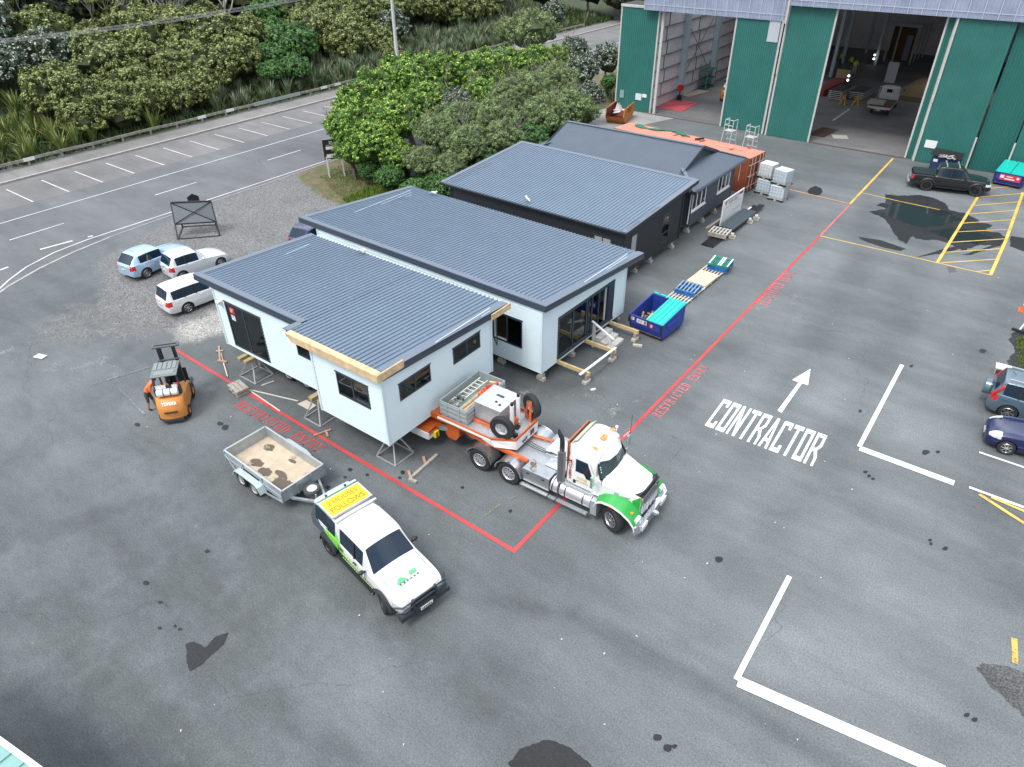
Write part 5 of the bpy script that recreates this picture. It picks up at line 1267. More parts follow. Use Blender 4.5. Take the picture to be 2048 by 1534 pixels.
# ---- tandem trailer -----------------------------------------------------------
tr = thing('box_trailer', 'empty galvanised tandem trailer with a wet plywood floor, hitched to the pilot pickup', 'trailer', (-19.36, 10.5, 0), R(-2.0))
ZT, ZF, HX, HY = .98, .52, 1.79, .90
b = MB(); b.box(-HX, HX, -HY, HY, ZF-.05, ZF); 
def ply_mat():
    m_ = mat('wet_plywood', (.50, .41, .30), .7, var=.14, scale=2.5); t = m_.node_tree; N = t.nodes.new; K = t.links.new; bs = t.nodes['Principled BSDF']
    src = bs.inputs['Base Color'].links[0].from_socket; co = N('ShaderNodeTexCoord')
    f = None
    for (x, y, rx_, ry_) in ((-1.15, .52, .28, .20), (-.75, -.30, .36, .21), (-.08, -.42, .35, .22), (.55, -.12, .38, .16), (1.12, -.45, .62, .36), (.25, .60, .22, .09)):
        mp = N('ShaderNodeMapping'); mp.vector_type = 'POINT'; mp.inputs['Location'].default_value = (-x/rx_, -y/ry_, 0); mp.inputs['Scale'].default_value = (1/rx_, 1/ry_, 0)
        K(co.outputs['Object'], mp.inputs[0]); ln = N('ShaderNodeVectorMath'); ln.operation = 'LENGTH'; K(mp.outputs[0], ln.inputs[0])
        nn = N('ShaderNodeTexNoise'); nn.inputs['Scale'].default_value = 7; nn.inputs['Detail'].default_value = 5; K(co.outputs['Object'], nn.inputs['Vector'])
        ad = N('ShaderNodeMath'); ad.operation = 'MULTIPLY_ADD'; K(nn.outputs['Fac'], ad.inputs[0]); ad.inputs[1].default_value = .9; K(ln.outputs['Value'], ad.inputs[2])
        r = N('ShaderNodeMapRange'); K(ad.outputs[0], r.inputs[0]); r.inputs[1].default_value = 1.30; r.inputs[2].default_value = 1.42; r.inputs[3].default_value = 1; r.inputs[4].default_value = 0
        if f is None: f = r.outputs[0]
        else:
            mm = N('ShaderNodeMath'); mm.operation = 'MAXIMUM'; K(f, mm.inputs[0]); K(r.outputs[0], mm.inputs[1]); f = mm.outputs[0]
    mm = N('ShaderNodeMixRGB'); K(f, mm.inputs[0]); K(src, mm.inputs[1]); mm.inputs[2].default_value = (.12, .09, .065, 1); K(mm.outputs[0], bs.inputs['Base Color']); return m_
b.build('floor', ply_mat(), tr)
for nm, q in (('side_panel', (-HX, HX, -HY-.03, -HY+.0)), ('side_panel', (-HX, HX, HY, HY+.03)), ('tailgate', (-HX-.03, -HX, -HY, HY)), ('headboard', (HX, HX+.03, -HY, HY))):
    b = MB(); b.box(*q, ZF-.05, ZT); b.build(nm, GALV, tr)
b = MB()
for p, q in (((-HX-.02, -HY-.02), (HX+.02, -HY-.02)), ((-HX-.02, HY+.02), (HX+.02, HY+.02)), ((-HX-.02, -HY-.02), (-HX-.02, HY+.02)), ((HX+.02, -HY-.02), (HX+.02, HY+.02))): b.beam((*p, ZT+.01), (*q, ZT+.01), .06, .05)
b.build('top_rail', mat('galvanised_rail', (.52, .56, .58), .4, .6), tr)
b = MB()
for x in (-HX, -.6, .6, HX): 
    for s_ in (1, -1): b.beam((x, s_*(HY+.05), ZF-.05), (x, s_*(HY+.05), ZT), .05, .04)
for y in (-.3, .3): b.beam((HX+.05, y, ZF-.05), (HX+.05, y, ZT), .04, .05)
for s_ in (1, -1):
    b.beam((-HX, s_*(HY+.06), ZT-.12), (-HX+.55, s_*(HY+.10), .42), .04, .04); b.beam((-HX+.55, s_*(HY+.1), .42), (-.9, s_*(HY+.1), .45), .04, .04); b.beam((.7, s_*(HY+.1), .36), (HX, s_*(HY+.05), .45), .05, .05); b.beam((-HX, s_*(HY+.06), .72), (HX, s_*(HY+.06), .72), .04, .04)
b.beam((-HX, 0, ZF-.1), (HX, 0, ZF-.1), .1, .09); b.build('chassis', GALV, tr)
for s_ in (1, -1):
    b = MB(); pf = [(-1.05, .38), (-.90, .66), (-.72, .74), (.42, .74), (.62, .64), (.76, .38), (.72, .38), (.58, .61), (.41, .71), (-.71, .71), (-.87, .63), (-1.0, .38)]
    b.prism(pf, s_*(HY+.04), s_*(HY+.32)); b.build('mudguard', mat('pale_galvanised', (.50, .58, .60), .45, .4, var=.1), tr)
for x in (-.62, .20):
    for s_ in (1, -1): wheel(tr, x, s_*(HY+.17), .31, .18, mat('dusty_rim', (.45, .45, .44), .5, .4), spokes=6)
b = MB(); b.beam((HX, .62, .45), (3.1, .0, .48), .08, .09); b.beam((HX, -.62, .45), (3.1, 0, .48), .08, .09); b.box(3.0, 3.25, -.05, .05, .44, .54); b.cyl((2.6, -.1, .1), (2.6, -.1, .7), .03); b.build('drawbar', GALV, tr)
b = MB(); b.M = T(2.2, .03, .62) @ Matrix.Rotation(R(90), 4, 'X'); b.lathe([(.19, .07), (.27, .09), (.31, .05), (.31, -.06), (.27, -.09), (.19, -.07)], n=24); sw_ = b.build('spare_wheel', mat('dusty_tyre', (.06, .06, .06), .8), tr, smooth=35)
b = MB(); b.M = T(2.2, .03, .62) @ Matrix.Rotation(R(90), 4, 'X'); b.lathe([(.20, .07), (.17, .03), (.0, .03)], n=20); b.lathe([(.20, -.07), (.17, -.04), (.06, -.06), (.0, -.06)], n=20); b.build('rim', mat('cream_rim', (.6, .6, .55), .5), sw_)
for i, (x, y) in enumerate(((-.9, -.55), (1.3, .5), (1.45, -.6), (-1.2, .45), (.1, .75))):
    r = random.Random(i); b = MB()
    for k in range(14): a = r.uniform(0, 6); b.beam((x+r.uniform(-.12, .12), y+r.uniform(-.1, .1), ZF+.012), (x+r.uniform(-.15, .15), y+r.uniform(-.12, .12), ZF+.03), .012, .012)
    o = b.build('debris_pile', mat('pale_litter2', (.5, .44, .34), .9)); o.matrix_world = tr.matrix_basis.copy() if False else T(-19.36, 10.5, 0) @ Rz(R(-2)); tag(o, ['twig scraps beside the front corner puddle in the trailer', 'white and black scraps at the far front corner of the trailer', 'pale string scraps at the near front corner of the trailer', 'gravel scraps at the far back corner of the trailer', 'small dirt scraps along the far side of the trailer'][i], 'debris')

# ---- forklift -------------------------------------------------------------------
fk = thing('forklift', 'orange forklift with a grey cab roof and white gas bottle, mast facing away', 'forklift', (-26.55, 10.76, 0), R(142))
FO = mat('forklift_orange', (.62, .24, .05), .45, var=.10, scale=3, dirt=.2); FD = mat('forklift_dark', (.035, .04, .045), .5)
ra = -1.15
b = MB(); pf = [(-1.28, .28), (-1.30, .55), (-1.24, .95), (-1.02, 1.16), (-.55, 1.20), (-.55, .28)]
n = 10; vs = []
for j in range(n+1):
    a = -PI/2+PI*j/n; y = .56*math.sin(a); k = .26*(1-math.cos(a))
    vs += [(x+ (k if x < -.9 else 0), y, z) for x, z in pf]
m__ = len(pf); b.add(vs, [(j*m__+i, j*m__+(i+1) % m__, (j+1)*m__+(i+1) % m__, (j+1)*m__+i) for j in range(n) for i in range(m__)]+[tuple(range(m__)), tuple(range(n*m__, n*m__+m__))])
cw = b.build('counterweight', FO, fk, smooth=40, bevel=.02)
b = MB(); b.box(-1.27, -1.10, -.40, .40, .10, .28); b.box(-1.1, -.3, -.5, .5, .12, .28); b.build('rear_skirt', FD, fk, bevel=.03)
b = MB(); b.box(-1.335, -1.30, -.26, .26, .62, .70); b.build('air_slot', mat('dust_shadow', (.08, .05, .03), .8), cw)
text_obj('maker_lettering', 'TOYOTA', .18, WHITE, cw, frame((-1.215, 0, 1.03), (0, -1, 0), (.72, 0, .70)), bold=.008, width=.58)
b = MB(); b.box(-.55, .55, -.56, -.30, .28, 1.0); b.build('side_body', FO, fk, bevel=.04); b = MB(); b.box(-.55, .55, .30, .56, .28, 1.0); b.build('side_body', FO, fk, bevel=.04)
b = MB(); b.box(-.55, .60, -.30, .30, .28, .60); b.build('floor_plate', FD, fk)
b = MB(); b.cbox((-.25, 0, .95), (.45, .5, .2)); b.cbox((-.50, 0, 1.25), (.12, .48, .5), 0, R(-8)); b.build('seat', BLACKP, fk, bevel=.04)
b = MB(); b.cyl((.42, .1, 1.0), (.28, .1, 1.25), .03); b.M = T(.26, .1, 1.27) @ Matrix.Rotation(R(60), 4, 'Y') @ Matrix.Rotation(R(90), 4, 'X'); b.lathe([(.16, .012), (.18, 0), (.16, -.012)], n=18); b.build('steering_wheel', BLACKP, fk)
for (x0, x1) in ((-.78, -.55), (.45, .30)):
    for s_ in (1, -1): b = MB(); b.beam((x0, s_*.48, .95), (x1, s_*.46, 2.08), .07, .07); b.build('roof_post', FD, fk)
b = MB(); b.box(-.72, .42, -.52, .52, 2.06, 2.12); rfk = b.build('cab_roof', mat('grey_green_roof', (.17, .195, .195), .6, var=.15, scale=5), fk, bevel=.03)
b = MB()
for i in range(5): b.box(-.18, .38, -.43+i*.19, -.43+i*.19+.14, 2.12, 2.145)
b.box(-.6, -.28, -.40, .40, 2.12, 2.135); b.build('roof_ribs', mat('roof_rib', (.22, .25, .24), .6), rfk, bevel=.008)
b = MB(); b.cyl((-.86, -.42, 1.40), (-.86, .42, 1.40), .155, n=20); b.M = Matrix.Identity(4); gb = b.build('gas_bottle', WHITE, fk, smooth=40, bevel=.03)
b = MB(); b.cyl((-.86, -.16, 1.40), (-.86, -.12, 1.40), .162, n=20); b.cyl((-.86, .12, 1.40), (-.86, .16, 1.40), .162, n=20); b.build('strap', FD, gb)
b = MB(); b.box(-.80, -.6, -.52, .52, 1.2, 1.55); b.build('rear_panel', FD, fk); b = MB(); b.box(-.80, -.795, .02, .42, 1.56, 1.74); b.box(-.80, -.795, -.44, -.22, 1.56, 1.70); b.build('label_panel', WHITE, fk)
b = MB(); b.cbox((-.75, -.44, 1.66), (.1, .1, .12)); b.build('beacon', RED, fk)
for (x, r_) in ((-.75, .27), (.72, .33)):
    for s_ in (1, -1): wheel(fk, x, s_*.50, r_, .22, FO, spokes=5, rimr=.5)
for s_ in (1, -1):
    b = MB(); b.box(.86, 1.0, s_*.30-.06, s_*.30+.06, .1, 2.55); b.box(1.0, 1.08, s_*.26-.04, s_*.26+.04, .1, 2.45); b.build('mast_rail', BLACKP, fk)
b = MB()
for z, x, w in ((2.55, .98, .50), (1.95, .90, .44)):
    b.tube([(x-.03, -w, z), (x+.05, -w-.04, z), (x+.05, w+.04, z), (x-.03, w, z)], .05, 6) if False else b.box(x-.07, x+.03, -w, w, z-.04, z+.04)
    b.box(x+.15, x+.22, -w, w, z-.04, z+.04) if z > 2.2 else None; b.box(x-.07, x+.22, -w-.05, -w+.06, z-.04, z+.04) if z > 2.2 else None; b.box(x-.07, x+.22, w-.06, w+.05, z-.04, z+.04) if z > 2.2 else None
b.build('mast_crossbar', mat('mast_grey', (.10, .11, .12), .45), fk, bevel=.02)
b = MB(); b.box(1.08, 1.14, -.5, .5, .3, .38); b.box(1.08, 1.14, -.5, .5, .62, .70); b.box(1.09, 1.13, -.48, .48, .7, 1.3); b.build('fork_carriage', FD, fk)
for s_ in (1, -1): b = MB(); b.box(1.14, 1.19, s_*.3-.05, s_*.3+.05, .06, .7); b.box(1.19, 2.2, s_*.3-.05, s_*.3+.05, .06, .10); b.build('fork', DARKST, fk)
fk2 = copy_tree(fk, 'orange forklift carrying panels, half hidden behind a green shed door', (-28.9, 76.6, .012), R(95))
fk['group'] = fk2['group'] = 'orange forklifts'

# ---- flatbed truck in the shed ------------------------------------------------------
ft = thing('flatbed_truck', 'white flatbed truck seen from behind inside the shed', 'truck', (-14.45, 81.2, .012), R(92))
b = MB(); b.box(-2.9, .9, -1.02, 1.02, .82, .92); b.build('tray', mat('tray_dark', (.10, .07, .06), .7), ft)
b = MB(); b.box(-2.98, -2.9, -1.02, 1.02, .74, .94); b.box(-2.9, .9, -1.05, -1.02, .80, .94); b.box(-2.9, .9, 1.02, 1.05, .80, .94); b.build('tray_edge', ALU, ft)
for s_ in (1, -1): b = MB(); b.box(-3.0, -2.97, s_*.85-.14, s_*.85+.14, .66, .80); b.build('tail_light', RED, ft)
plate(ft, -3.0, .66, -1)
st = [(1.15, .96, .5, .9, 1.35, .84, 1.95, .02), (1.3, .98, .5, .9, 1.35, .86, 2.05, .02), (1.9, .98, .5, .9, 1.32, .85, 2.05, .02), (2.3, .98, .5, .9, 1.25, .82, 1.98, .02), (2.75, .96, .5, .9, 1.2, .84, 1.22, .01), (2.95, .92, .5, .8, 1.0, .8, 1.02, 0)]
loft_car(ft, st, ['p', 'w', 'w', 'f', 'b'], 1.85, WHT, [(2.2, 1), (2.2, -1)], .36, sub=2)
b = MB(); b.box(1.13, 1.16, -.34, .34, 1.5, 1.82); b.build('rear_window', CGLASS, ft)
b = MB()
for y in (-.95, -.3, .3, .95): b.beam((.98, y, .92), (.98, y*.95, 2.0), .05, .05)
b.beam((.98, -.95, 2.0), (.98, .95, 2.0), .05, .05); b.beam((.98, -.95, 1.3), (.98, .95, 1.3), .04, .04); b.build('headboard', WHITE, ft)
for x in (-1.6, 2.2):
    for s_ in (1, -1): wheel(ft, x, s_*.78, .36, .22, RIMS)
mirror(ft, 2.5, .98, 1.6, BLACKP)
b = MB(); b.box(-.6, .6, -.75, .75, 0, .28); o = b.build('sheet_pack', mat('cream_sheets', (.42, .39, .32), .7), bevel=.02); o.location = (-14.9, 79.6, .945); o.rotation_euler = (0, 0, R(92)); tag(o, 'pack of cream sheets on the flatbed truck tray', 'sheets')
# ================================================================== TRUCK AND HOUSE TRAILER
TX, TY, TA = -12.71, 16.68, R(2.0)
tk = thing('prime_mover', 'white and green bonneted prime mover with chrome exhaust stack and silver grille', 'truck', (TX, TY, 0), TA)
TREAD = mat('tread_plate', (.50, .52, .54), .35, .7, var=.15, scale=30, bump=.5, bscale=45)
STEELB = mat('brushed_steel', (.46, .48, .50), .3, .85, var=.12, scale=3)
STACKM = mat('perforated_steel', (.30, .31, .32), .3, .85, var=.1)
WHT2 = mat('truck_white', (.80, .80, .79), .3, coat=.5); GRN = mat('truck_green', (.02, .34, .05), .3, coat=.5)
SUEDE = mat('cream_dirt', (.58, .57, .42), .7, var=.12)
HW = 1.25
b = MB()
for s_ in (1, -1): b.box(-1.3, 5.6, s_*.42-.05, s_*.42+.05, .78, 1.02)
for x in (-1.2, .0, 1.2, 2.6, 4.2): b.box(x-.05, x+.05, -.37, .37, .80, .98)
b.box(-.75, .75, -.12, .12, .42, .60); b.cyl((-.68, -1., .5), (-.68, 1., .5), .07); b.cyl((.68, -1., .5), (.68, 1., .5), .07); b.cyl((5.0, -.8, .5), (5., .8, .5), .06)
b.build('chassis', mat('chassis_steel', (.10, .10, .11), .5, .4), tk)
for x in (-.68, .68):
    for s_ in (1, -1):
        wheel(tk, x, s_*(HW-.13), .50, .26, ALU, rimr=.58, spokes=10); wheel(tk, x, s_*(HW-.44), .50, .26, ALU, rimr=.58, spokes=10)
        b = MB(); n = 14; a0, a1 = R(8), R(172)      # half round chrome guard
        v = []; t_ = 0
        for i in range(n+1):
            a = a0+(a1-a0)*i/n
            for rr in (.60, .575):
                for yy in (s_*(HW+.03), s_*(HW-.60)): v.append((x+rr*math.cos(a), yy, .5+rr*math.sin(a)))
        fs = []
        for i in range(n):
            o_ = i*4; fs += [(o_, o_+1, o_+5, o_+4), (o_+2, o_+6, o_+7, o_+3), (o_, o_+4, o_+6, o_+2), (o_+1, o_+3, o_+7, o_+5)]
        b.add(v, fs); gd = b.build('mudguard', STEELB, tk, smooth=50)
        b = MB()
        for i in range(n):
            a = a0+(a1-a0)*(i+.5)/n; b.beam((x+.61*math.cos(a0+(a1-a0)*i/n), s_*(HW+.02), .5+.61*math.sin(a0+(a1-a0)*i/n)), (x+.61*math.cos(a0+(a1-a0)*(i+1)/n), s_*(HW+.02), .5+.61*math.sin(a0+(a1-a0)*(i+1)/n)), .035, .035)
        b.build('guard_rim', CHROME, gd)
for s_ in (1, -1): wheel(tk, 5.0, s_*1.05, .50, .30, mat('polished_rim', (.55, .56, .58), .2, .9), R(-24), spokes=10, rimr=.58)
# deck plates behind the cab
b = MB(); b.box(.35, 2.75, -.70, .62, 1.02, 1.05); b.build('deck_plate', TREAD, tk)
b = MB(); b.box(1.5, 2.7, .05, .95, 1.065, 1.16); b.box(1.9, 2.72, -.6, .02, 1.065, 1.12); b.build('deck_cover', ALU, tk, bevel=.01)
b = MB(); b.box(1.30, 2.45, -1.20, -.64, .52, 1.10); tbx = b.build('tool_box', STEELB, tk, bevel=.015)
b = MB(); b.box(1.30, 2.45, .64, 1.20, .52, 1.10); b.build('tool_box', STEELB, tk, bevel=.015)
b = MB()
for x in (1.55, 2.2): b.box(x-.06, x+.06, -1.215, -1.20, .92, .97)
b.build('latch', BLACKP, tbx)
b = MB(); b.box(1.28, 2.45, -1.36, -1.20, .38, .43); b.build('step', TREAD, tk); b = MB(); b.box(2.50, 2.80, -1.36, -1.22, .38, .43); b.build('step', TREAD, tk); b = MB(); b.box(2.86, 4.10, -1.36, -1.20, .38, .43); b.build('step', TREAD, tk)
for (x0, x1, n_) in ((2.50, 2.80, 'air_tank'), (2.88, 4.15, 'fuel_tank')):
    for s_ in (1, -1):
        b = MB(); b.cyl((x0, s_*.92, .78), (x1, s_*.92, .78), .31, n=24); fu = b.build(n_, ALU, tk, smooth=40, bevel=.03)
        b = MB()
        for x in ([x0+.1] if n_ == 'air_tank' else [x0+.25, x1-.3]): b.cyl((x-.02, s_*.92, .78), (x+.02, s_*.92, .78), .32, n=24)
        b.build('tank_strap', BLACKP, fu)
b = MB(); b.box(2.9, 4.1, -1.10, -.72, 1.085, 1.10); b.build('tank_step', TREAD, tk)
b = MB(); b.box(4.18, 4.42, -1.22, -.62, .42, 1.06); b.box(4.18, 4.42, .62, 1.22, .42, 1.06); b.build('battery_box', ALU, tk, bevel=.01)
# exhaust stack
b = MB(); b.cyl((2.82, -.98, 1.10), (2.82, -.98, 2.55), .15, n=22); ek = b.build('exhaust_stack', STACKM, tk, smooth=40)
b = MB(); b.cyl((2.82, -.98, 2.52), (2.82, -.98, 2.56), .165, n=22); b.cyl((2.82, -.98, 1.08), (2.82, -.98, 1.14), .16, n=22); b.build('stack_band', CHROME, ek)
b = MB(); b.tube([(2.82, -.98, 2.52), (2.82, -.98, 2.85), (2.80, -.98, 3.05), (2.70, -.98, 3.2), (2.66, -.98, 3.38)], [.09, .09, .085, .075, .02], 10); b.build('tail_pipe', BLACKP, ek, smooth=50)
# cab: loft from x=2.98 (back) to windscreen
def cab():
    yb = .98; st = [(2.98, .93, 1.12, 2.62, .62), (3.05, .98, 1.10, 2.80, .74), (3.45, 1.0, 1.10, 2.95, .78), (3.95, 1.0, 1.10, 2.86, .80), (4.16, .98, 1.10, 2.70, .78)]
    bm = bmesh.new(); rg = []
    for (x, w, z0, z1, wr) in st:
        a = yb*w; pts = [(0, z0), (a*.9, z0), (a, z0+.12), (a, 1.80), (a*.97, 1.86), (wr+.06, z1-.22), (wr-.02, z1-.06), (wr*.5, z1), (0, z1+.02)]
        L_ = [bm.verts.new((x, y, z)) for y, z in pts]; Rr = [L_[i] if pts[i][0] == 0 else bm.verts.new((x, -pts[i][0], pts[i][1])) for i in range(9)]; rg.append((L_, Rr))
    for i in range(len(st)-1):
        for s_ in (0, 1):
            for r in range(8):
                q = []
                for v in (rg[i][s_][r], rg[i+1][s_][r], rg[i+1][s_][r+1], rg[i][s_][r+1]):
                    if v not in q: q.append(v)
                bm.faces.new(q if s_ == 0 else q[::-1])
    for i, e in ((0, 1), (len(st)-1, 0)):
        for r in range(8):
            q = []
            for v in (rg[i][0][r], rg[i][0][r+1], rg[i][1][r+1], rg[i][1][r]):
                if v not in q: q.append(v)
            if len(q) > 2: bm.faces.new(q if e else q[::-1])
    bmesh.ops.recalc_face_normals(bm, faces=bm.faces)
    cl = bm.edges.layers.float.new('crease_edge')
    for e in bm.edges:
        if abs(e.verts[0].co.x-e.verts[1].co.x) < 1e-4 and e.verts[0].co.x > 4.1: e[cl] = .5
        if e.verts[0].co.z < 1.3 and e.verts[1].co.z < 1.3: e[cl] = .8
    me = bpy.data.meshes.new('cab'); bm.to_mesh(me); bm.free(); me.materials.append(WHT2); me.polygons.foreach_set('use_smooth', [True]*len(me.polygons))
    o = bpy.data.objects.new('cab', me); COL.objects.link(o); o.parent = tk; md = o.modifiers.new('s', 'SUBSURF'); md.levels = md.render_levels = 2
    return o
cb_ = cab()
# windscreen
b = MB(); w0, w1 = .90, .70
b.add([(4.36, -w0, 1.88), (4.50, -.45, 1.86), (4.53, 0, 1.855), (4.50, .45, 1.86), (4.36, w0, 1.88), (4.05, w1, 2.56), (4.20, .36, 2.56), (4.23, 0, 2.56), (4.20, -.36, 2.56), (4.05, -w1, 2.56)], [(0, 1, 8, 9), (1, 2, 7, 8), (2, 3, 6, 7), (3, 4, 5, 6)])
ws_ = b.build('windscreen', mat('windscreen_glass', (.03, .055, .06), .03, 0, spec=1, coat=.5), tk, smooth=True)
b = MB()
for z, k in ((2.10, 0), (2.2, 1), (2.28, 2)): b.cbox((4.30-.03*k, -.80+.01*k, z), (.012, .05, .045), 0, R(-25))
b.build('sticker', mat('pale_green_sticker', (.4, .7, .55), .5), ws_)
b = MB(); P_ = [(4.36, -w0-.03, 1.87), (4.51, -.46, 1.845), (4.545, 0, 1.84), (4.51, .46, 1.845), (4.36, w0+.03, 1.87)]; b.tube(P_, .025, 6)
b.tube([(4.36, -w0-.02, 1.87), (4.05, -w1-.03, 2.58)], .035, 6); b.tube([(4.36, w0+.02, 1.87), (4.05, w1+.03, 2.58)], .035, 6); b.build('windscreen_frame', BLACKP, tk)
b = MB(); b.add([(4.02, -.76, 2.60), (4.25, -.42, 2.61), (4.30, 0, 2.61), (4.25, .42, 2.61), (4.02, .76, 2.60), (4.12, .80, 2.47), (4.40, .44, 2.46), (4.46, 0, 2.455), (4.40, -.44, 2.46), (4.12, -.80, 2.47)], [(0, 1, 8, 9), (1, 2, 7, 8), (2, 3, 6, 7), (3, 4, 5, 6)])
b.add([(3.9, -.76, 2.72), (3.9, .76, 2.72), (4.02, .76, 2.61), (4.25, .42, 2.62), (4.30, 0, 2.62), (4.25, -.42, 2.62), (4.02, -.76, 2.61)], [(0, 1, 2, 3, 4, 5, 6)])
b.build('sun_visor', mat('pale_blue_white_visor', (.62, .70, .73), .3, coat=.3), tk, smooth=20)
b = MB(); b.box(4.05, 4.52, -.97, .97, 1.12, 1.86); b.v = [(x-(.30 if (x > 4.3 and z > 1.5) else 0)*abs(y)/.97*.5, y, z) for x, y, z in b.v]; b.build('firewall', WHT2, tk, bevel=.02)
# doors
for s_ in (1, -1):
    y = s_*.985
    b = MB(); b.mat(0).prism([(3.34, 1.22), (4.12, 1.22), (4.12, 1.92), (3.90, 2.52), (3.34, 2.52)], y-.012, y+.012); dd = b.build('door', WHT2, tk, bevel=.006)
    b = MB(); b.prism([(3.40, 1.86), (3.74, 1.86), (3.84, 1.70), (4.06, 1.70), (4.04, 1.95), (3.86, 2.42), (3.40, 2.42)], y+s_*.013-.004, y+s_*.013+.004); b.build('side_window', CGLASS, dd)
    b = MB(); b.cbox((3.38, y+s_*.02, 1.38), (.10, .02, .14)); b.build('door_handle', BLACKP, dd)
    Mx = frame((3.70, y+s_*.02, 1.55), (s_*-1*-1 if s_ < 0 else -1, 0, 0), (0, 0, 1)) if False else frame((3.68, y+s_*.020, 1.52), (-s_, 0, 0), (0, 0, 1))
    GOLD = mat('gold_lettering', (.62, .50, .18), .5)
    text_obj('door_lettering', 'HOUSE\nMOVERS', .15, GOLD, dd, Mx, bold=.004, width=.48); 
    Mv = frame((3.14, y+s_*.016, 1.90), (0, 0, -1), (-s_, 0, 0)) if False else frame((3.14, y+s_*.016, 2.35), (-s_, 0, 0), (0, 0, 1))
    text_obj('side_lettering', 'M\nO\nV\nE\nR\nS', .19, mat('dark_red_lettering', (.30, .02, .02), .5), tk, frame((3.185, y+s_*.016, 1.85), (-s_, 0, 0), (0, 0, 1)), bold=.006, line=.80)
    # rocker under the cab, grab rail, mirror
    b = MB(); b.prism([(2.98, 1.14), (4.2, 1.14), (4.2, 1.02), (3.0, 1.02)], s_*.80, s_*.99); b.build('cab_skirt', TREAD, tk)
    b = MB(); b.tube([(4.18, s_*1.0, 2.42), (4.25, s_*1.32, 2.46), (4.25, s_*1.32, 1.72), (4.20, s_*1.0, 1.70)], .018, 6); mb_ = b.build('mirror_arm', CHROME, tk)
    b = MB(); b.cbox((4.25, s_*1.33, 2.06), (.09, .20, .48)); b.build('mirror', mat('mirror_back', (.45, .58, .50), .25, .7), mb_, bevel=.02)
    b = MB(); b.box(4.205, 4.21, s_*1.33-.08, s_*1.33+.08, 1.86, 2.26)
# hood tapering to the grille
b = MB(); sec = []
for (x, w, z1, z0) in ((4.42, .95, 1.90, 1.20), (4.60, .92, 1.86, 1.15), (5.1, .80, 1.76, 1.05), (5.55, .70, 1.68, .95), (5.78, .66, 1.62, .80)):
    sec.append([(x, -w, z0), (x, -w, z1-.14), (x, -w*.86, z1-.03), (x, -w*.4, z1+.015), (x, 0, z1+.02), (x, w*.4, z1+.015), (x, w*.86, z1-.03), (x, w, z1-.14), (x, w, z0)])
v = [p for s_ in sec for p in s_]; k = 9
b.add(v, [(i*k+j, i*k+j+1, (i+1)*k+j+1, (i+1)*k+j) for i in range(4) for j in range(8)]+[tuple(range(4*k, 5*k))]); hd = b.build('bonnet', WHT2, tk, smooth=35)
for s_ in (1, -1):
    b = MB(); b.add([(5.58, s_*.705, 1.15), (5.79, s_*.665, 1.00), (5.79, s_*.665, 1.60), (5.74, s_*.676, 1.60), (5.5, s_*.72, 1.35)], [(0, 1, 2, 3, 4)]); b.v = [(x, y+s_*.008, z) for x, y, z in b.v]; b.build('bonnet_flash', GRN, hd, fix=False)
b = MB()
for s_ in (1, -1): b.cbox((4.95, s_*.835, 1.48), (.16, .01, .10), s_*R(-13)); b.cbox((5.25, s_*.775, 1.42), (.34, .01, .05), s_*R(-13))
b.build('badge', mat('grey_badge', (.35, .40, .42), .4), hd)
b = MB(); b.box(5.76, 5.86, -.62, .62, .78, 1.60); gr = b.build('grille_surround', CHROME, tk, bevel=.02)
b = MB(); b.box(5.862, 5.868, -.54, .54, .84, 1.54); gi = b.build('grille', mat('grille_shadow', (.10, .105, .11), .4, .5), tk)
b = MB()
for i in range(16): b.box(5.87, 5.885, -.52+i*.069, -.52+i*.069+.022, .84, 1.54)
for y in (-.27, 0, .27): b.box(5.87, 5.905, y-.02, y+.02, .82, 1.56)
b.build('grille_bar', CHROME, gi)
b = MB(); b.box(5.55, 5.86, -.64, .64, 1.605, 1.64); b.tube([(5.72, -.66, 1.66), (5.80, -.3, 1.73), (5.81, 0, 1.74), (5.80, .3, 1.73), (5.72, .66, 1.66)], .045, 6); b.build('insect_deflector', BLACKP, tk)
# front guards
for s_ in (1, -1):
    b = MB(); pr = [(4.32, .92), (4.38, 1.16), (4.60, 1.30), (5.0, 1.32), (5.35, 1.22), (5.68, 1.02), (5.88, .78), (5.92, .60)]
    inn = [(x, s_*.66, z+(.18 if x < 5.4 else .12 if x < 5.75 else .04)) for x, z in pr]; mid = [(x, s_*1.05, z+.04) for x, z in pr]; out_ = [(x, s_*1.24, z-.03) for x, z in pr]; lip = [(x+(-.0), s_*1.26, z-.12) for x, z in pr]; n = len(pr)
    b.mat(0).add(inn+mid+out_, [(i, i+1, n+i+1, n+i) for i in range(n-1)]+[(n+i, n+i+1, 2*n+i+1, 2*n+i) for i in range(n-1)])
    b.mat(1).add([(x, y+.002*s_, z) for x, y, z in out_]+lip, [(i, i+1, n+i+1, n+i) for i in range(n-1)])
    b.mat(0).add([inn[-1], mid[-1], out_[-1], (5.93, s_*1.22, .45), (5.93, s_*.66, .45)], [(0, 1, 2, 3, 4)])
    fg = b.build('front_guard', [GRN, WHT2], tk, smooth=50)
    b = MB(); b.cbox((5.86, s_*.95, .86), (.14, .30, .18), 0, R(20)); hl = b.build('headlight', LENS, tk, bevel=.02)
    b = MB(); b.cbox((5.66, s_*1.0, 1.09), (.10, .08, .05)); b.cbox((4.98, s_*1.262, 1.20), (.12, .012, .04)); b.build('indicator', AMBER, hl)
    b = MB(); b.box(4.30, 4.33, s_*.75, s_*1.2, .35, .9); b.build('mud_flap', BLACKP, tk)
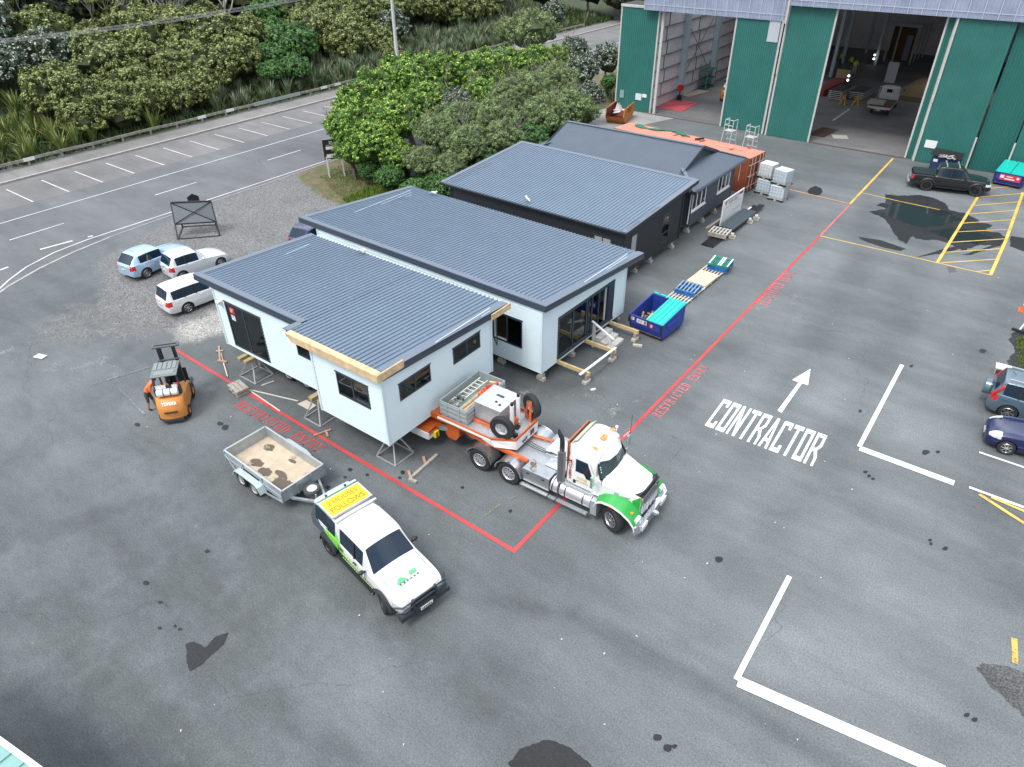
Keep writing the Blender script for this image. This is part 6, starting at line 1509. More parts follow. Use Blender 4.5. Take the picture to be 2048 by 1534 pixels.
b = MB(); b.prism([(5.92, -1.24), (6.05, -1.05), (6.08, 0), (6.05, 1.05), (5.92, 1.24), (5.84, 1.24), (5.9, 1.0), (5.9, -1.0), (5.84, -1.24)], .38, .72, 'z'); bp_ = b.build('bumper', CHROME, tk, smooth=30)
b = MB(); b.box(6.06, 6.10, -.95, -.55, .42, .62); b.box(6.06, 6.10, .55, .95, .42, .62); b.build('number_plate', PLATE, bp_); b = MB(); b.cbox((6.13, 0, .55), (.12, .14, .12)); b.ico((6.2, 0, .58), .07, 1); b.build('tow_hitch', ALU, bp_)
# roof items
b = MB(); b.add([(2.98, -.60, 2.72), (2.98, .60, 2.72), (3.22, .68, 2.93), (3.22, -.68, 2.93)], [(0, 1, 2, 3)]); b.add([(3.0, -.60, 2.74), (3.0, .60, 2.74), (3.24, .66, 2.955), (3.24, -.66, 2.955)], [(0, 1, 2, 3)]); b.build('roof_rear_patch', SUEDE, tk)
b = MB(); b.box(2.80, 2.90, -.72, .62, 1.3, 2.95); b.v = [(x, y, z) for x, y, z in b.v]
b2 = MB(); b2.box(2.88, 2.95, -.72, -.62, 1.12, 2.72); b2.box(2.88, 2.95, .62, .72, 1.12, 2.72); b2.box(2.87, 2.93, -.72, .72, 2.70, 2.77); b2.build('headache_rack', ORANGE, tk)
b = MB(); b.box(2.94, 2.98, -.66, .66, 2.70, 2.80); b.build('rack_flap', BLACKP, tk)
for i, (x, y) in enumerate(((3.95, -.62), (3.92, -.10), (3.94, 0), (3.92, .10), (3.95, .62))):
    b = MB(); z = 2.84 if abs(y) > .3 else 2.90; b.tube([(x-.16, y, z+.02), (x-.02, y, z+.05), (x+.05, y, z+.02)], [.012, .055, .05], 8); b.build('marker_light', AMBER, tk, smooth=50)
b = MB(); b.ico((3.95, .86, 2.85), .07, 1); b.cyl((3.95, .86, 2.6), (3.95, .86, 2.8), .02); b.build('gps_dome', WHITE, tk, smooth=True)
b = MB(); b.tube([(3.75, -.38, 2.93), (3.95, -.42, 2.90), (4.05, -.44, 2.87)], [.03, .03, .045], 8); b.tube([(3.75, .38, 2.93), (3.95, .42, 2.90), (4.05, .44, 2.87)], [.03, .03, .045], 8); b.build('air_horn', CHROME, tk, smooth=50)
b = MB(); b.cyl((4.3, 1.3, 2.3), (4.3, 1.3, 3.25), .008, n=6); b.build('aerial', BLACKP, tk)
# coiled hose
b = MB(); pts = []
for i in range(90):
    t = i/89; a = t*18*2*PI; pts.append((2.3-.55*t, -.05-.25*t+.04*math.cos(a), 1.35-.12*math.sin(PI*t)+.05*math.sin(a)))
b.tube(pts, .012, 5); b.build('coiled_hose', ALU, tk)
b = MB()
for i in range(6): a = i; b.tube([(1.6+.10*math.cos(a+t*.5), -.92+.10*math.sin(a+t*.5), 1.12+.02*i+.02*t) for t in range(8)], .015, 5)
b.build('chain_coil', mat('tarnished_chain', (.25, .18, .06), .5, .6), tk)
b = MB(); b.cyl((.2, .45, 1.12), (1.45, .72, 1.12), .06, n=12); b.build('orange_strut', ORANGE, tk)
b = MB()
for k in range(3): b.tube([(.62, -.15+.12*k, 1.28), (1.0, -.10+.1*k, 1.16), (1.5, -.05+.08*k, 1.12), (2.0, .02, 1.20), (2.75, .0, 1.35)], .014, 5)
b.build('air_line', BLACKP, tk)

# ---- house trailer -------------------------------------------------------------
ht = thing('house_trailer', 'orange and white house moving trailer with a tread plate deck under the pale blue house', 'trailer', (TX, TY, 0), TA)
b = MB()
for s_ in (1, -1):
    xe = .62 if s_ > 0 else 1.28; b.prism([(-1.4, 1.08), (xe, 1.06), (xe, 1.18), (.4, 1.20), (-.4, 1.30), (-3.4, 1.46), (-3.4, 1.20), (-1.5, 1.18)], s_*.80-.06, s_*.80+.06)
b.box(-3.4, -.3, -.70, .70, 1.28, 1.42); b.build('gooseneck_beam', ORANGE, ht)
DZ = 1.58
b = MB(); dk_ = [(-2.75, -1.06), (-.20, -1.06), (.58, -.62), (.58, .86), (-.2, 1.14), (-2.75, 1.14)]; b.prism(dk_, DZ-.05, DZ, 'z'); b.build('deck', TREAD, ht)
b = MB()
for i in range(len(dk_)):
    if i == 5: continue
    p, q = dk_[i], dk_[(i+1) % 6]; b.beam((*p, DZ+.06), (*q, DZ+.06), .05, .12)
b.build('deck_rail', ORANGE, ht)
b = MB(); fz = [(-.62, -1.10), (-.20, -1.10), (.62, -.64), (.62, .88), (-.2, 1.18), (-.62, 1.18)]; lo = [(-.62, -1.10, 1.50), (-.05, -1.07, 1.34), (.64, -.60, 1.20), (.64, .84, 1.20), (-.05, 1.14, 1.34), (-.62, 1.18, 1.50)]
hi = [(x, y, DZ+.04) for x, y in fz]; b.add(hi+lo, [(i, i+1, 6+i+1, 6+i) for i in range(5)]); ff = b.build('front_fairing', WHT2, ht)
b = MB(); b.box(-2.78, -.2, -1.13, -1.09, DZ-.02, DZ+.05); b.box(-2.78, -.2, 1.17, 1.21, DZ-.02, DZ+.05); split(b.build('side_rail', WHITE, ht))
b = MB()
for j in range(2):
    for i in range(5): b.box(.655, .665, .30+j*.14, .40+j*.14, 1.32+i*.05, 1.35+i*.05)
b.cbox((.655, -.12, 1.36), (.01, .24, .06)); b.cbox((.655, .04, 1.40), (.01, .10, .08)); b.build('fairing_print', BLACKP, ff)
# tool tray at the back of the deck
tx0, tx1, ty0, ty1, tz0, tz1 = -2.82, -1.55, -.80, 1.66, DZ+.0, DZ+.64
b = MB(); b.box(tx0, tx1, ty0, ty1, tz0+.04, tz0+.09); trf = b.build('tray_floor', mat('teal_tray_floor', (.22, .33, .31), .7, var=.2), ht)
TRG = mat('grey_green_steel', (.36, .41, .41), .5, .3, var=.08)
for q in ((tx0, tx1, ty0-.04, ty0), (tx0, tx1, ty1, ty1+.04), (tx0-.04, tx0, ty0-.04, ty1+.04), (tx1, tx1+.04, ty0-.04, ty1+.04)):
    b = MB(); b.box(*q, tz0+.03, tz1); b.build('tray_side', TRG, ht)
b = MB()
for q in ((tx0, tx1, ty0-.065, ty0-.045), (tx1+.045, tx1+.065, ty0, ty1)):
    for z in (.12, .32, .52): b.box(*q, tz0+z, tz0+z+.06)
for x in (tx0+.3, tx1-.35): b.box(x, x+.05, ty0-.075, ty0-.05, tz0+.03, tz1)
b.build('tray_rib', mat('pale_grey_green', (.42, .47, .47), .5, .3), ht)
b = MB(); b.box(-1.48, -.26, -.38, .92, DZ+.10, DZ+.88); bx = b.build('equipment_box', TREAD, ht, bevel=.01)
b = MB(); b.box(-1.50, -.24, -.40, .94, DZ+.882, DZ+.90); b.box(-.95, -.80, -.40, .94, DZ+.902, DZ+.908)
b.build('box_lid', ALU, bx)
b = MB(); b.cyl((-.75, .05, DZ+.905), (-.75, .05, DZ+.912), .055, n=14); b.cyl((-.52, -.05, DZ+.905), (-.52, -.05, DZ+.925), .055, n=14)
for i in range(10): b.box(-1.0+i*.035, -.98+i*.035, .38, .50, DZ+.91, DZ+.916)
b.build('vent', BLACKP, bx)
b = MB(); b.box(-1.5, -.2, -.50, -.44, DZ+.0, DZ+.12); b.box(-1.5, -.2, -.44, -.40, DZ+.04, DZ+.1); b.build('box_mount', ORANGE, ht)
for (x, y) in ((.02, -.02), (.02, .40)):
    b = MB(); b.cyl((x, y, DZ+.05), (x, y, DZ+1.25 if y > .1 else DZ+1.08), .085, n=16); pc = b.build('jack_post', WHT2, ht, smooth=40)
    zt_ = DZ+1.25 if y > .1 else DZ+1.08
    b = MB(); b.cyl((x, y, zt_), (x, y, zt_+.13), .06, n=12); b.build('post_cap', BLACKP, pc)
b = MB(); b.cbox((.10, .12, DZ+.02), (.30, .26, .05), R(10)); b.build('deck_opening', DARKIN, ht); b = MB(); b.cbox((-.02, .2, DZ+.16), (.2, .25, .3)); b.build('post_base', ORANGE, ht)
def deck_wheel(x, y, rz, z=DZ+.52):
    b = MB(); b.M = T(x, y, z) @ Rz(rz); b.lathe([(.26, .11), (.38, .14), (.47, .11), (.50, .05), (.50, -.07), (.46, -.12), (.26, -.12)], n=30); o = b.build('spare_wheel', TYRE, ht, smooth=40)
    for s_ in (1, -1):
        b = MB(); b.M = T(x, y, z) @ Rz(rz) @ Matrix.Scale(s_, 4, (0, 1, 0)); b.lathe([(.275, .09), (.25, .10), (.22, .02), (.12, .0), (.11, .05), (0.001, .05)], n=26)
        for i in range(8): a = i*PI/4; b.cyl((.17*math.cos(a), .01, .17*math.sin(a)), (.17*math.cos(a), .04, .17*math.sin(a)), .022, n=6)
        b.build('rim', ALU, o, smooth=40)
    return o
deck_wheel(.08, -.72, R(8)); deck_wheel(.25, 1.02, R(-22), DZ+.55)
b = MB(); b.beam((.35, .72, DZ), (.28, .88, DZ+.85), .10, .08); b.beam((.05, .86, DZ), (.12, .9, DZ+.7), .08, .08); b.build('wheel_bracket', ORANGE, ht)
b = MB(); b.box(.3, .5, -.42, -.3, DZ, DZ+.16); b.build('air_fitting', DARKST, ht)
# rear part under the house
b = MB(); b.prism([(-12.5, .86), (-5.2, .86), (-4.3, 1.0), (-3.4, 1.24), (-3.4, 1.46), (-4.6, 1.18), (-12.5, 1.18)], -.95, -.72); b.prism([(-12.5, .86), (-5.2, .86), (-4.3, 1.0), (-3.4, 1.24), (-3.4, 1.46), (-4.6, 1.18), (-12.5, 1.18)], .75, .98)
for x in (-12, -9, -6, -4.3): b.box(x, x+.2, -.72, .75, .90, 1.15)
b.build('main_beam', ORANGE, ht)
b = MB(); b.box(-5.0, -2.95, -1.45, -.5, .82, .92); b.box(-5.0, -2.95, .5, 1.45, .82, .92); b.build('wing_plate', ORANGE, ht)
b = MB(); b.box(-5.0, -3.05, -1.52, -1.46, .62, .92); b.box(-3.04, -2.98, -1.5, -.95, .62, .92); ww = b.build('rear_fascia', WHITE, ht)
b = MB(); b.box(-3.0, -2.86, -1.22, -1.0, .56, .84); b.build('hazard_board', mat('hazard_yellow', (.75, .72, .03), .5), ht); b = MB(); b.box(-2.862, -2.852, -1.18, -1.10, .58, .83); b.build('hazard_stripe', RED, ht)
b = MB(); b.beam((-3.1, -.85, .80), (-2.45, -.62, .86), .20, .16); b.build('spring_pack', GALV, ht)
b = MB(); b.prism([(-2.75, .98), (-2.25, 1.25), (-2.0, 1.2), (-2.0, .75), (-2.2, .45), (-2.6, .45), (-2.7, .6)], -.78, -.66); b.prism([(-2.75, .98), (-2.25, 1.25), (-2.0, 1.2), (-2.0, .75), (-2.2, .45), (-2.6, .45), (-2.7, .6)], -.48, -.36); b.build('pivot_bracket', ORANGE, ht)
for x in (-11.6, -10.4, -9.2):
    for s_ in (1, -1):
        for d in (.62, .95): wheel(ht, x, s_*(d+.28), .38, .24, ALU)
b = MB(); b.cyl((-2.1, .0, .28), (-2.1, .14, .28), .26, n=20); b.build('landing_wheel', ALU, ht)
Mht = T(TX, TY, 0) @ Rz(TA)
def on_trailer(o, lbl, cat, group=None): o.matrix_world = Mht; return tag(o, lbl, cat, group)
zf_ = tz0+.10
b = MB(); 
for (y0_, y1_) in ((-.55, 1.45),): 
    for x in (-2.62, -2.24): b.beam((x, y0_, zf_+.36), (x+.03, y1_, zf_+.40), .04, .07)
    for i in range(8): y = y0_+.15+i*.24; b.beam((-2.62, y, zf_+.375), (-2.22, y, zf_+.38), .035, .03)
on_trailer(b.build('ladder', mat('cream_fibreglass_rail', (.62, .62, .55), .5)), 'aluminium ladder lying along the open grey tray on the trailer', 'ladder')
for i, (xx, ll) in enumerate(((-1.98, 'left round timber pole in the grey tray beside the cones'), (-1.78, 'right round timber pole in the grey tray beside the cones'))):
    b = MB(); b.cyl((xx, -.65, zf_+.34), (xx+.04, .75+.0*i, zf_+.38), .085, n=12); on_trailer(b.build('timber_pole', mat('grey_pole_wood', (.42, .33, .21), .8, var=.25, scale=7)), ll, 'pole')
b = MB(); b.cyl((-1.75, .95, zf_+.42), (-1.75, 1.5, zf_+.42), .06); b.beam((-2.05, 1.35, zf_+.46), (-1.6, 1.5, zf_+.46), .08, .07); on_trailer(b.build('timber_offcut', TIMBER), 'tan timber T piece at the far end of the grey tray', 'timber')
b = MB(); r = random.Random(5)
for k in range(26): p = Vector((-2.4+r.uniform(-.2, .25), -.35+r.uniform(-.3, .35), zf_+.42)); b.mat(k % 3).tube([p+Vector((r.uniform(-.1, .1), r.uniform(-.1, .1), r.uniform(0, .08))) for _ in range(5)], .014, 5)
on_trailer(b.build('strap_pile', [mat('teal_strap', (.05, .18, .22), .7), mat('brown_strap', (.30, .14, .10), .8), mat('black_strap', (.02, .02, .02), .8)]), 'tangle of blue and brown straps at the near end of the grey tray', 'straps')
CONE = mat('cone_orange', (.85, .14, .03), .5, var=.06); CONER = mat('cone_red', (.80, .06, .04), .5)
for i in range(5):
    b = MB(); x, y = -1.62-.02*i, .30+.16*i; M = T(x, y, zf_+.46) @ Matrix.Rotation(R(-82), 4, 'X') @ Rz(.3*i)
    b.M = M; b.box(-.20, .20, -.20, .20, 0, .035); 
    n = 16; b.add([(r0*math.cos(2*PI*j/n), r0*math.sin(2*PI*j/n), z) for r0, z in ((.145, .03), (.03, .52)) for j in range(n)], [(j, (j+1) % n, n+(j+1) % n, n+j) for j in range(n)])
    on_trailer(b.build('traffic_cone', CONE if i < 3 else CONER), ['orange cone with open base facing out, first of the stack in the tray', 'second orange cone of the nested stack in the grey tray', 'third orange cone in the middle of the nested stack', 'red cone, fourth of the nested stack in the grey tray', 'red cone at the far end of the nested stack by the metal box'][i], 'traffic cone', 'cones stacked on the trailer')
# ---- grey support stands ---------------------------------------------------------
STG = mat('stand_grey', (.40, .41, .42), .5, .3, var=.1)
def stand(x, y, w, h, lbl, top=True, d=None):
    d = d or w; t = thing('support_stand', lbl, 'stand', (x, y, 0), 0, 'grey steel stands under the jacked up house')
    C = [(-w/2, -d/2), (w/2, -d/2), (w/2, d/2), (-w/2, d/2)]; k = .22
    for i, c in enumerate(C):
        b = MB(); b.beam((*c, .03), (c[0]*k, c[1]*k, h), .05, .05); b.build('leg', STG, t)
        q = C[(i+1) % 4]; b = MB(); b.beam((*c, .03), (*q, .03), .045, .045); b.build('foot_rail', STG, t)
    b = MB(); b.cbox((0, 0, h+.01), (w*k+.1, d*k+.1, .03)); b.build('top_plate', STG, t)
    return t
stand(-16.64, 14.12, 1.03, 1.02, 'steel stand under the near corner of the jacked up house'); stand(-20.94, 14.02, 1.03, 1.0, 'steel stand beneath the step in the middle of the pale blue wall'); stand(-25.85, 14.32, 1.15, .98, 'steel stand below the sliding glass door', d=1.02)
for i, (x, y, z, dx, dy, l) in enumerate(((-26.05, 14.2, 1.09, .22, .9, 'left timber packer on the stand below the sliding door'), (-25.6, 14.2, 1.09, .22, .9, 'right timber packer on the stand below the sliding door'), (-20.98, 14.0, 1.12, .24, .7, 'timber packer on the stand by the wall step'), (-20.6, 14.0, 1.02, .16, .4, 'small lower packer on the stand by the wall step'), (-16.64, 14.12, 1.13, .2, .7, 'timber packer on the stand at the near house corner'))):
    b = MB(); b.box(-dx/2, dx/2, -dy/2, dy/2, -.07, .09); o = b.build('timber_packer', mat('yellowed_timber', (.34, .27, .14), .8, var=.3)); o.location = (x, y, z); tag(o, l, 'timber', 'timber packers under the houses')
b = MB(); b.box(-.1, .1, -.09, .09, 0, 1.25); o = b.build('timber_post', TIMBOLD, bevel=.01); o.location = (-26.45, 15.0, 0); tag(o, 'round weathered timber post standing under the back corner of the jacked up house', 'post')
# ================================================================== PEOPLE
SKIN = mat('skin', (.42, .25, .18), .6); HIVO = mat('orange_hi_vis', (.85, .17, .03), .6); HIVY = mat('yellow_hi_vis', (.50, .75, .04), .6); SHORT = mat('dark_shorts', (.06, .07, .055), .8); BOOT = mat('black_boots', (.01, .01, .011), .6); PALEP = mat('pale_trousers', (.42, .42, .42), .8); HAIR = mat('dark_hair', (.03, .02, .015), .8)
def person(lbl, loc, rz, joints, shirt, legm, skinleg=True, name='person', cap=None, group=None):
    """joints: dict of positions; one skinned body mesh"""
    J = joints; V_ = []; E_ = []; rad = []; ids = {}
    def add(k, r): ids[k] = len(V_); V_.append(J[k]); rad.append(r)
    for k, r in (('pelvis', .15), ('waist', .135), ('chest', .165), ('neck', .06), ('head0', .075), ('head1', .105), ('head2', .085)): add(k, r)
    for s_ in 'LR':
        for k, r in (('sh', .075), ('el', .05), ('wr', .034), ('hand', .042), ('hip', .10), ('kn', .065), ('an', .045), ('toe', .04)): add(k+s_, r)
    def ed(*a):
        for p, q in zip(a[:-1], a[1:]): E_.append((ids[p], ids[q]))
    ed('pelvis', 'waist', 'chest', 'neck', 'head0', 'head1', 'head2')
    for s_ in 'LR': ed('chest', 'sh'+s_, 'el'+s_, 'wr'+s_, 'hand'+s_); ed('pelvis', 'hip'+s_, 'kn'+s_, 'an'+s_, 'toe'+s_)
    me = bpy.data.meshes.new('tmp'); me.from_pydata(V_, E_, []); o = bpy.data.objects.new('tmp', me); COL.objects.link(o)
    o.modifiers.new('skin', 'SKIN'); sk = me.skin_vertices[0].data if me.skin_vertices else None
    if sk is None:
        bm = bmesh.new(); bm.from_mesh(me); bm.verts.layers.skin.verify(); bm.to_mesh(me); bm.free(); sk = me.skin_vertices[0].data
    for i, r in enumerate(rad): sk[i].radius = (r, r); sk[i].use_root = (i == 0)
    md = o.modifiers.new('s', 'SUBSURF'); md.levels = md.render_levels = 2
    dg = bpy.context.evaluated_depsgraph_get(); m2 = bpy.data.meshes.new_from_object(o.evaluated_get(dg)); COL.objects.unlink(o); bpy.data.objects.remove(o)
    m2.name = name; m2.materials.clear()
    for q in (SKIN, shirt, legm, BOOT, HAIR): m2.materials.append(q)
    segs = [('pelvis', 'waist', 1), ('waist', 'chest', 1), ('chest', 'neck', 1), ('neck', 'head0', 0), ('head0', 'head1', 0), ('head1', 'head2', 4)]
    for s_ in 'LR': segs += [('chest', 'sh'+s_, 1), ('sh'+s_, 'el'+s_, 1), ('el'+s_, 'wr'+s_, 0), ('wr'+s_, 'hand'+s_, 0), ('pelvis', 'hip'+s_, 2), ('hip'+s_, 'kn'+s_, 2), ('kn'+s_, 'an'+s_, 0 if skinleg else 2), ('an'+s_, 'toe'+s_, 3)]
    for p in m2.polygons:
        c = p.center; best = 9; bi = 0
        for a, b_, k in segs:
            A, B = Vector(J[a]), Vector(J[b_]); t = max(0, min(1, (c-A).dot(B-A)/max(1e-6, (B-A).length_squared))); d = (A.lerp(B, t)-c).length-.3*rad[ids[b_]]
            if d < best: best = d; bi = k
        p.material_index = bi; p.use_smooth = True
    ob = bpy.data.objects.new(name, m2); COL.objects.link(ob); ob.location = loc; ob.rotation_euler = (0, 0, rz)
    tag(ob, lbl, 'person', group)
    for s_ in 'LR':       # fingers and thumb on each hand
        w, h = Vector(J['wr'+s_]), Vector(J['hand'+s_]); d = (h-w).normalized(); sd = d.cross(Vector((0, 0, 1))); sd = sd.normalized() if sd.length > .1 else Vector((0, 1, 0)); up = sd.cross(d)
        b = MB()
        for i, l in enumerate((.07, .085, .08, .06)): p = h+d*.02+sd*(-.027+.018*i); b.tube([p, p+d*l*.55-up*.01, p+d*l*.85-up*.035], [.009, .009, .007], 6)
        p = h-d*.02+sd*.035; b.tube([p, p+d*.03+sd*.02, p+d*.055+sd*.022], [.011, .010, .008], 6); b.build('fingers', SKIN, ob, smooth=60)
    return ob
def standing(lean=0, arms='down', stride=.1):
    c, s_ = math.cos(lean), math.sin(lean)
    def up(x, y, z): d = z-.95; return (x*c+d*s_, y, .95+d*c-x*s_*.3)
    J = dict(pelvis=(0, 0, .95), waist=up(0, 0, 1.10), chest=up(.01, 0, 1.36), neck=up(.02, 0, 1.52), head0=up(.03, 0, 1.60), head1=up(.05, 0, 1.68), head2=up(.03, 0, 1.75))
    for k, y in (('L', 1), ('R', -1)):
        J['sh'+k] = up(0, y*.19, 1.43); f = .25 if arms == 'front' else .05
        J['el'+k] = up(f*.6, y*.25, 1.16); J['wr'+k] = up(f+.12, y*.22, .98 if arms == 'down' else 1.10); J['hand'+k] = up(f+.17, y*.20, .90 if arms == 'down' else 1.12)
        J['hip'+k] = (0, y*.10, .88); J['kn'+k] = (.04+stride*y*.5, y*.11, .48); J['an'+k] = (stride*y, y*.11, .09); J['toe'+k] = (stride*y+.16, y*.12, .04)
    return J
Jf = standing(R(38), 'front', .12)
w_ = person('person in an orange hi-vis vest and dark shorts leaning over the side of the forklift', (-27.35, 9.98, 0), R(48), Jf, HIVO, SHORT)
b = MB(); ch = Vector(Jf['chest'])
b.M = Matrix.Identity(4)
b.cbox((ch.x-.13, 0, ch.z-.03), (.03, .34, .05), 0, R(38)); b.build('reflective_band', mat('reflective_band', (.75, .75, .72), .4), w_)
for i, (x, y, rz, l, pm, sm) in enumerate(((-24.3, 100.5, 0, 'person in a lime hi-vis shirt at the left of the three in the shed', SHORT, HIVY), (-22.6, 99.0, R(150), 'person in a lime hi-vis shirt in the middle by the shed pillar', SHORT, HIVY), (-21.5, 96.6, R(-60), 'person in a lime hi-vis shirt and pale trousers nearest the shed doorway', PALEP, HIVY))):
    person(l, (x, y, .012), rz, standing(0, 'front', .08), sm, pm, skinleg=False, group='people in hi-vis in the shed')

# ================================================================== YARD PROPS
def boxset(name, boxes, mt, lbl, cat, loc=(0, 0, 0), rz=0, group=None, bevel=0):
    b = MB()
    for q in boxes: b.box(*q)
    o = b.build(name, mt, bevel=bevel); o.location = loc; o.rotation_euler = (0, 0, rz); return tag(o, lbl, cat, group)
# blocks under houses
BLG = mat('pale_timber_block', (.45, .42, .35), .85, var=.2, scale=9)
for i, (x, y, h, l) in enumerate(((-14.95, 21.88, .36, 'stacked blocks under the near corner of the pale blue house on blocks'), (-17.3, 21.95, .36, 'stacked blocks under the near wall of the pale blue house, left of the open window'), (-14.98, 24.4, .36, 'blocks under the glass doors of the pale blue house'), (-14.95, 28.7, .36, 'blocks under the far corner of the pale blue house'), (-15.0, 26.9, .36, 'blocks hidden behind the wooden steps'),
     (-16.95, 34.2, .36, 'first block pile under the black house from the near corner'), (-16.85, 35.9, .36, 'second block pile under the black house from the near corner'), (-16.75, 38.6, .36, 'tall block pile under the far corner of the black house'), (-17.0, 32.8, .36, 'block pile under the near corner of the black house'),
     (-17.0, 41.4, .36, 'block pile by the white downpipe under the charcoal house'), (-16.95, 43.6, .36, 'block pile under the middle of the charcoal house'), (-16.95, 45.6, .36, 'block pile under the charcoal house below its far window'), (-16.95, 47.5, .36, 'block pile under the far corner of the charcoal house'))):
    block_pile(x, y, h, l, 0, BLG if i % 2 else CONCB)
# joists laid out from the pale blue house, with little block legs
PINE = mat('treated_pine', (.52, .40, .20), .7, var=.2, scale=6)
for i, (y, l) in enumerate(((22.92, 'nearest timber joist sticking out from the glass doors'), (25.25, 'middle timber joist carrying the end of the white plank'), (27.48, 'farthest timber joist, next to the blue skip'))):
    boxset('timber_joist', [(-14.85, -13.0, -.05, .05, .42, .60)], PINE, l, 'timber', (0, y, 0), 0, 'joists sticking out of the pale blue house', .005)
    t = thing('joist_support', ['block and packer under the end of the nearest joist', 'block and packer under the end of the middle joist', 'rubble block under the end of the farthest joist'][i], 'blocks', (-13.15, y-.02, 0), 0, 'supports under the joist ends')
    b = MB(); b.box(-.12, .12, -.22, .22, 0, .15); b.build('block', BLG, t, bevel=.01); b = MB(); b.box(-.07, .07, -.08, .08, .15, .42); b.build('packer', TIMBOLD, t, bevel=.005)
b = MB(); b.beam((-13.25, 22.45, .64), (-13.1, 25.4, .64), .12, .04); o = b.build('white_plank', WHITE); tag(o, 'long white plank resting across two of the timber joists', 'plank')
boxset('block_offcut', [(-.25, .2, -.07, .07, 0, .1)], BLG, 'pale offcut on the asphalt beside the farthest joist', 'timber', (-12.75, 27.05, 0), R(20))
boxset('white_scrap', [(-.12, .12, -.05, .05, 0, .05)], WHITE, 'small white scrap on the asphalt near the nearest joist', 'scrap', (-12.6, 22.6, 0), R(60))
# wooden steps
t = thing('wooden_steps', 'grey wooden steps with a white handrail below the stacking doors', 'steps', (-14.55, 26.3, 0), 0)
STW = mat('grey_step_timber', (.46, .45, .42), .8, var=.12, scale=5)
for k in range(3):
    b = MB(); b.box(0, .36+.33*(2-k), -.48-.0*k, .72-.0*k, .17*k+.12, .17*k+.17)
    for j in range(2): b.box(.0, .36+.33*(2-k), -.48+j*1.16, -.44+j*1.16, .17*k, .17*k+.12)
    b.box(.33+.33*(2-k), .36+.33*(2-k), -.44, .68, .17*k, .17*k+.12); b.build('tread', STW, t)
b = MB(); b.box(-.02, .10, -.66, -.54, 0, 1.35); b.build('newel_post', STW, t); b = MB(); b.box(.92, .98, -.62, -.56, 0, .80); b.build('newel_post', WHITE, t); b = MB(); b.beam((-.1, -.60, 1.42), (1.15, -.60, .82), .12, .05); b.build('handrail', mat('off_white_rail', (.62, .62, .62), .6), t)
# blue skip with green lid
def skip(loc, rz, lbl, open_=True, decal='white'):
    t = thing('skip_bin', lbl, 'skip', loc, rz); BL = mat('skip_blue', (.02, .05, .30), .5, var=.2, scale=4, dirt=.45); LID = mat('teal_lid', (.01, .48, .40), .4)
    b = MB(); W_, D_, H0, Hb = .95, 1.08, .98, 1.28      # half width x, half depth y, front / back height
    def side(x): return [(x, -D_*.86, .14), (x, -D_, .55), (x, -D_, H0), (x, D_, Hb), (x, D_, .3), (x, D_*.8, .14)]
    for s_ in (-1, 1):
        a = side(s_*W_); i = [(x-s_*.04, y, z) for x, y, z in a]; b.add(a+i, [tuple(range(6)), tuple(range(6, 12))]+[(k, (k+1) % 6, 6+(k+1) % 6, 6+k) for k in range(6)])
    b.add([(-W_, -D_*.86, .14), (W_, -D_*.86, .14), (W_, -D_, .55), (-W_, -D_, .55), (W_, -D_, H0), (-W_, -D_, H0)], [(0, 1, 2, 3), (3, 2, 4, 5)])
    b.add([(-W_, -D_*.86+.04, .18), (W_, -D_*.86+.04, .18), (W_, -D_+.04, .55), (-W_, -D_+.04, .55), (W_, -D_+.04, H0), (-W_, -D_+.04, H0)], [(0, 1, 2, 3), (3, 2, 4, 5)])
    b.add([(-W_, D_, .3), (W_, D_, .3), (W_, D_, Hb), (-W_, D_, Hb), (-W_, D_-.04, .3), (W_, D_-.04, .3), (W_, D_-.04, Hb), (-W_, D_-.04, Hb)], [(0, 1, 2, 3), (4, 5, 6, 7), (2, 3, 7, 6)])
    b.box(-W_, W_, -D_*.86, D_*.9, .12, .18); b.beam((-W_-.02, -D_-.01, H0), (W_+.02, -D_-.01, H0), .07, .07); b.beam((-W_, -D_, H0), (-W_, D_, Hb), .06, .06); b.beam((W_, -D_, H0), (W_, D_, Hb), .06, .06)
    for s_ in (-1, 1): b.beam((s_*(W_+.03), -.7, .78), (s_*(W_+.03), .5, .80), .09, .16)
    b.build('body', BL, t, fix=True)
    b = MB(); b.box(-W_+.05, W_-.05, -D_+.06, D_-.06, .19, .22); b.build('rubbish_floor', mat('rubbish_brown', (.10, .075, .055), .9, var=.5, scale=6), t)
    for (x0, x1) in (((.02, W_) if open_ else (-W_, -.02)), ((.02, W_)))[0 if open_ else 0:1 if open_ else 2]:
        b = MB(); y0, y1 = -D_-.04, D_; z0, z1 = H0+.06, Hb+.06
        b.add([(x0, y0, z0), (x1, y0, z0), (x1, y1, z1), (x0, y1, z1), (x0, y0, z0-.035), (x1, y0, z0-.035), (x1, y1, z1-.035), (x0, y1, z1-.035)], [(0, 1, 2, 3), (4, 7, 6, 5), (0, 4, 5, 1), (1, 5, 6, 2), (2, 6, 7, 3), (3, 7, 4, 0)])
        for k in range(4): xx = x0+.1+k*(x1-x0-.2)/3; b.beam((xx, y0+.05, z0+.01), (xx, y1-.05, z1+.01), .06, .04)
        b.build('lid', LID, t)
    b = MB()
    for k in range(5): b.cbox((-W_+.16+k*.40, D_+.06, Hb+.03), (.3, .12, .06))
    b.build('lid_hinge', LID, t)
    for x in (-.8, .8):
        for y in (-.8, .8): b = MB(); b.cyl((x-.03, y, .07), (x+.03, y, .07), .07, n=12); b.box(x-.05, x+.05, y-.05, y+.05, .10, .13); b.build('castor', BLACKP, t)
    for s_ in (-1, 1): b = MB(); b.cbox((s_*(W_-.03), -D_-.07, .78), (.09, .1, .26)); b.build('lifting_lug', BLACKP, t)
    return t
sk = skip((-12.85, 29.1, 0), R(-4), 'blue skip with one teal lid shut and its left half open, beside the timber joists')
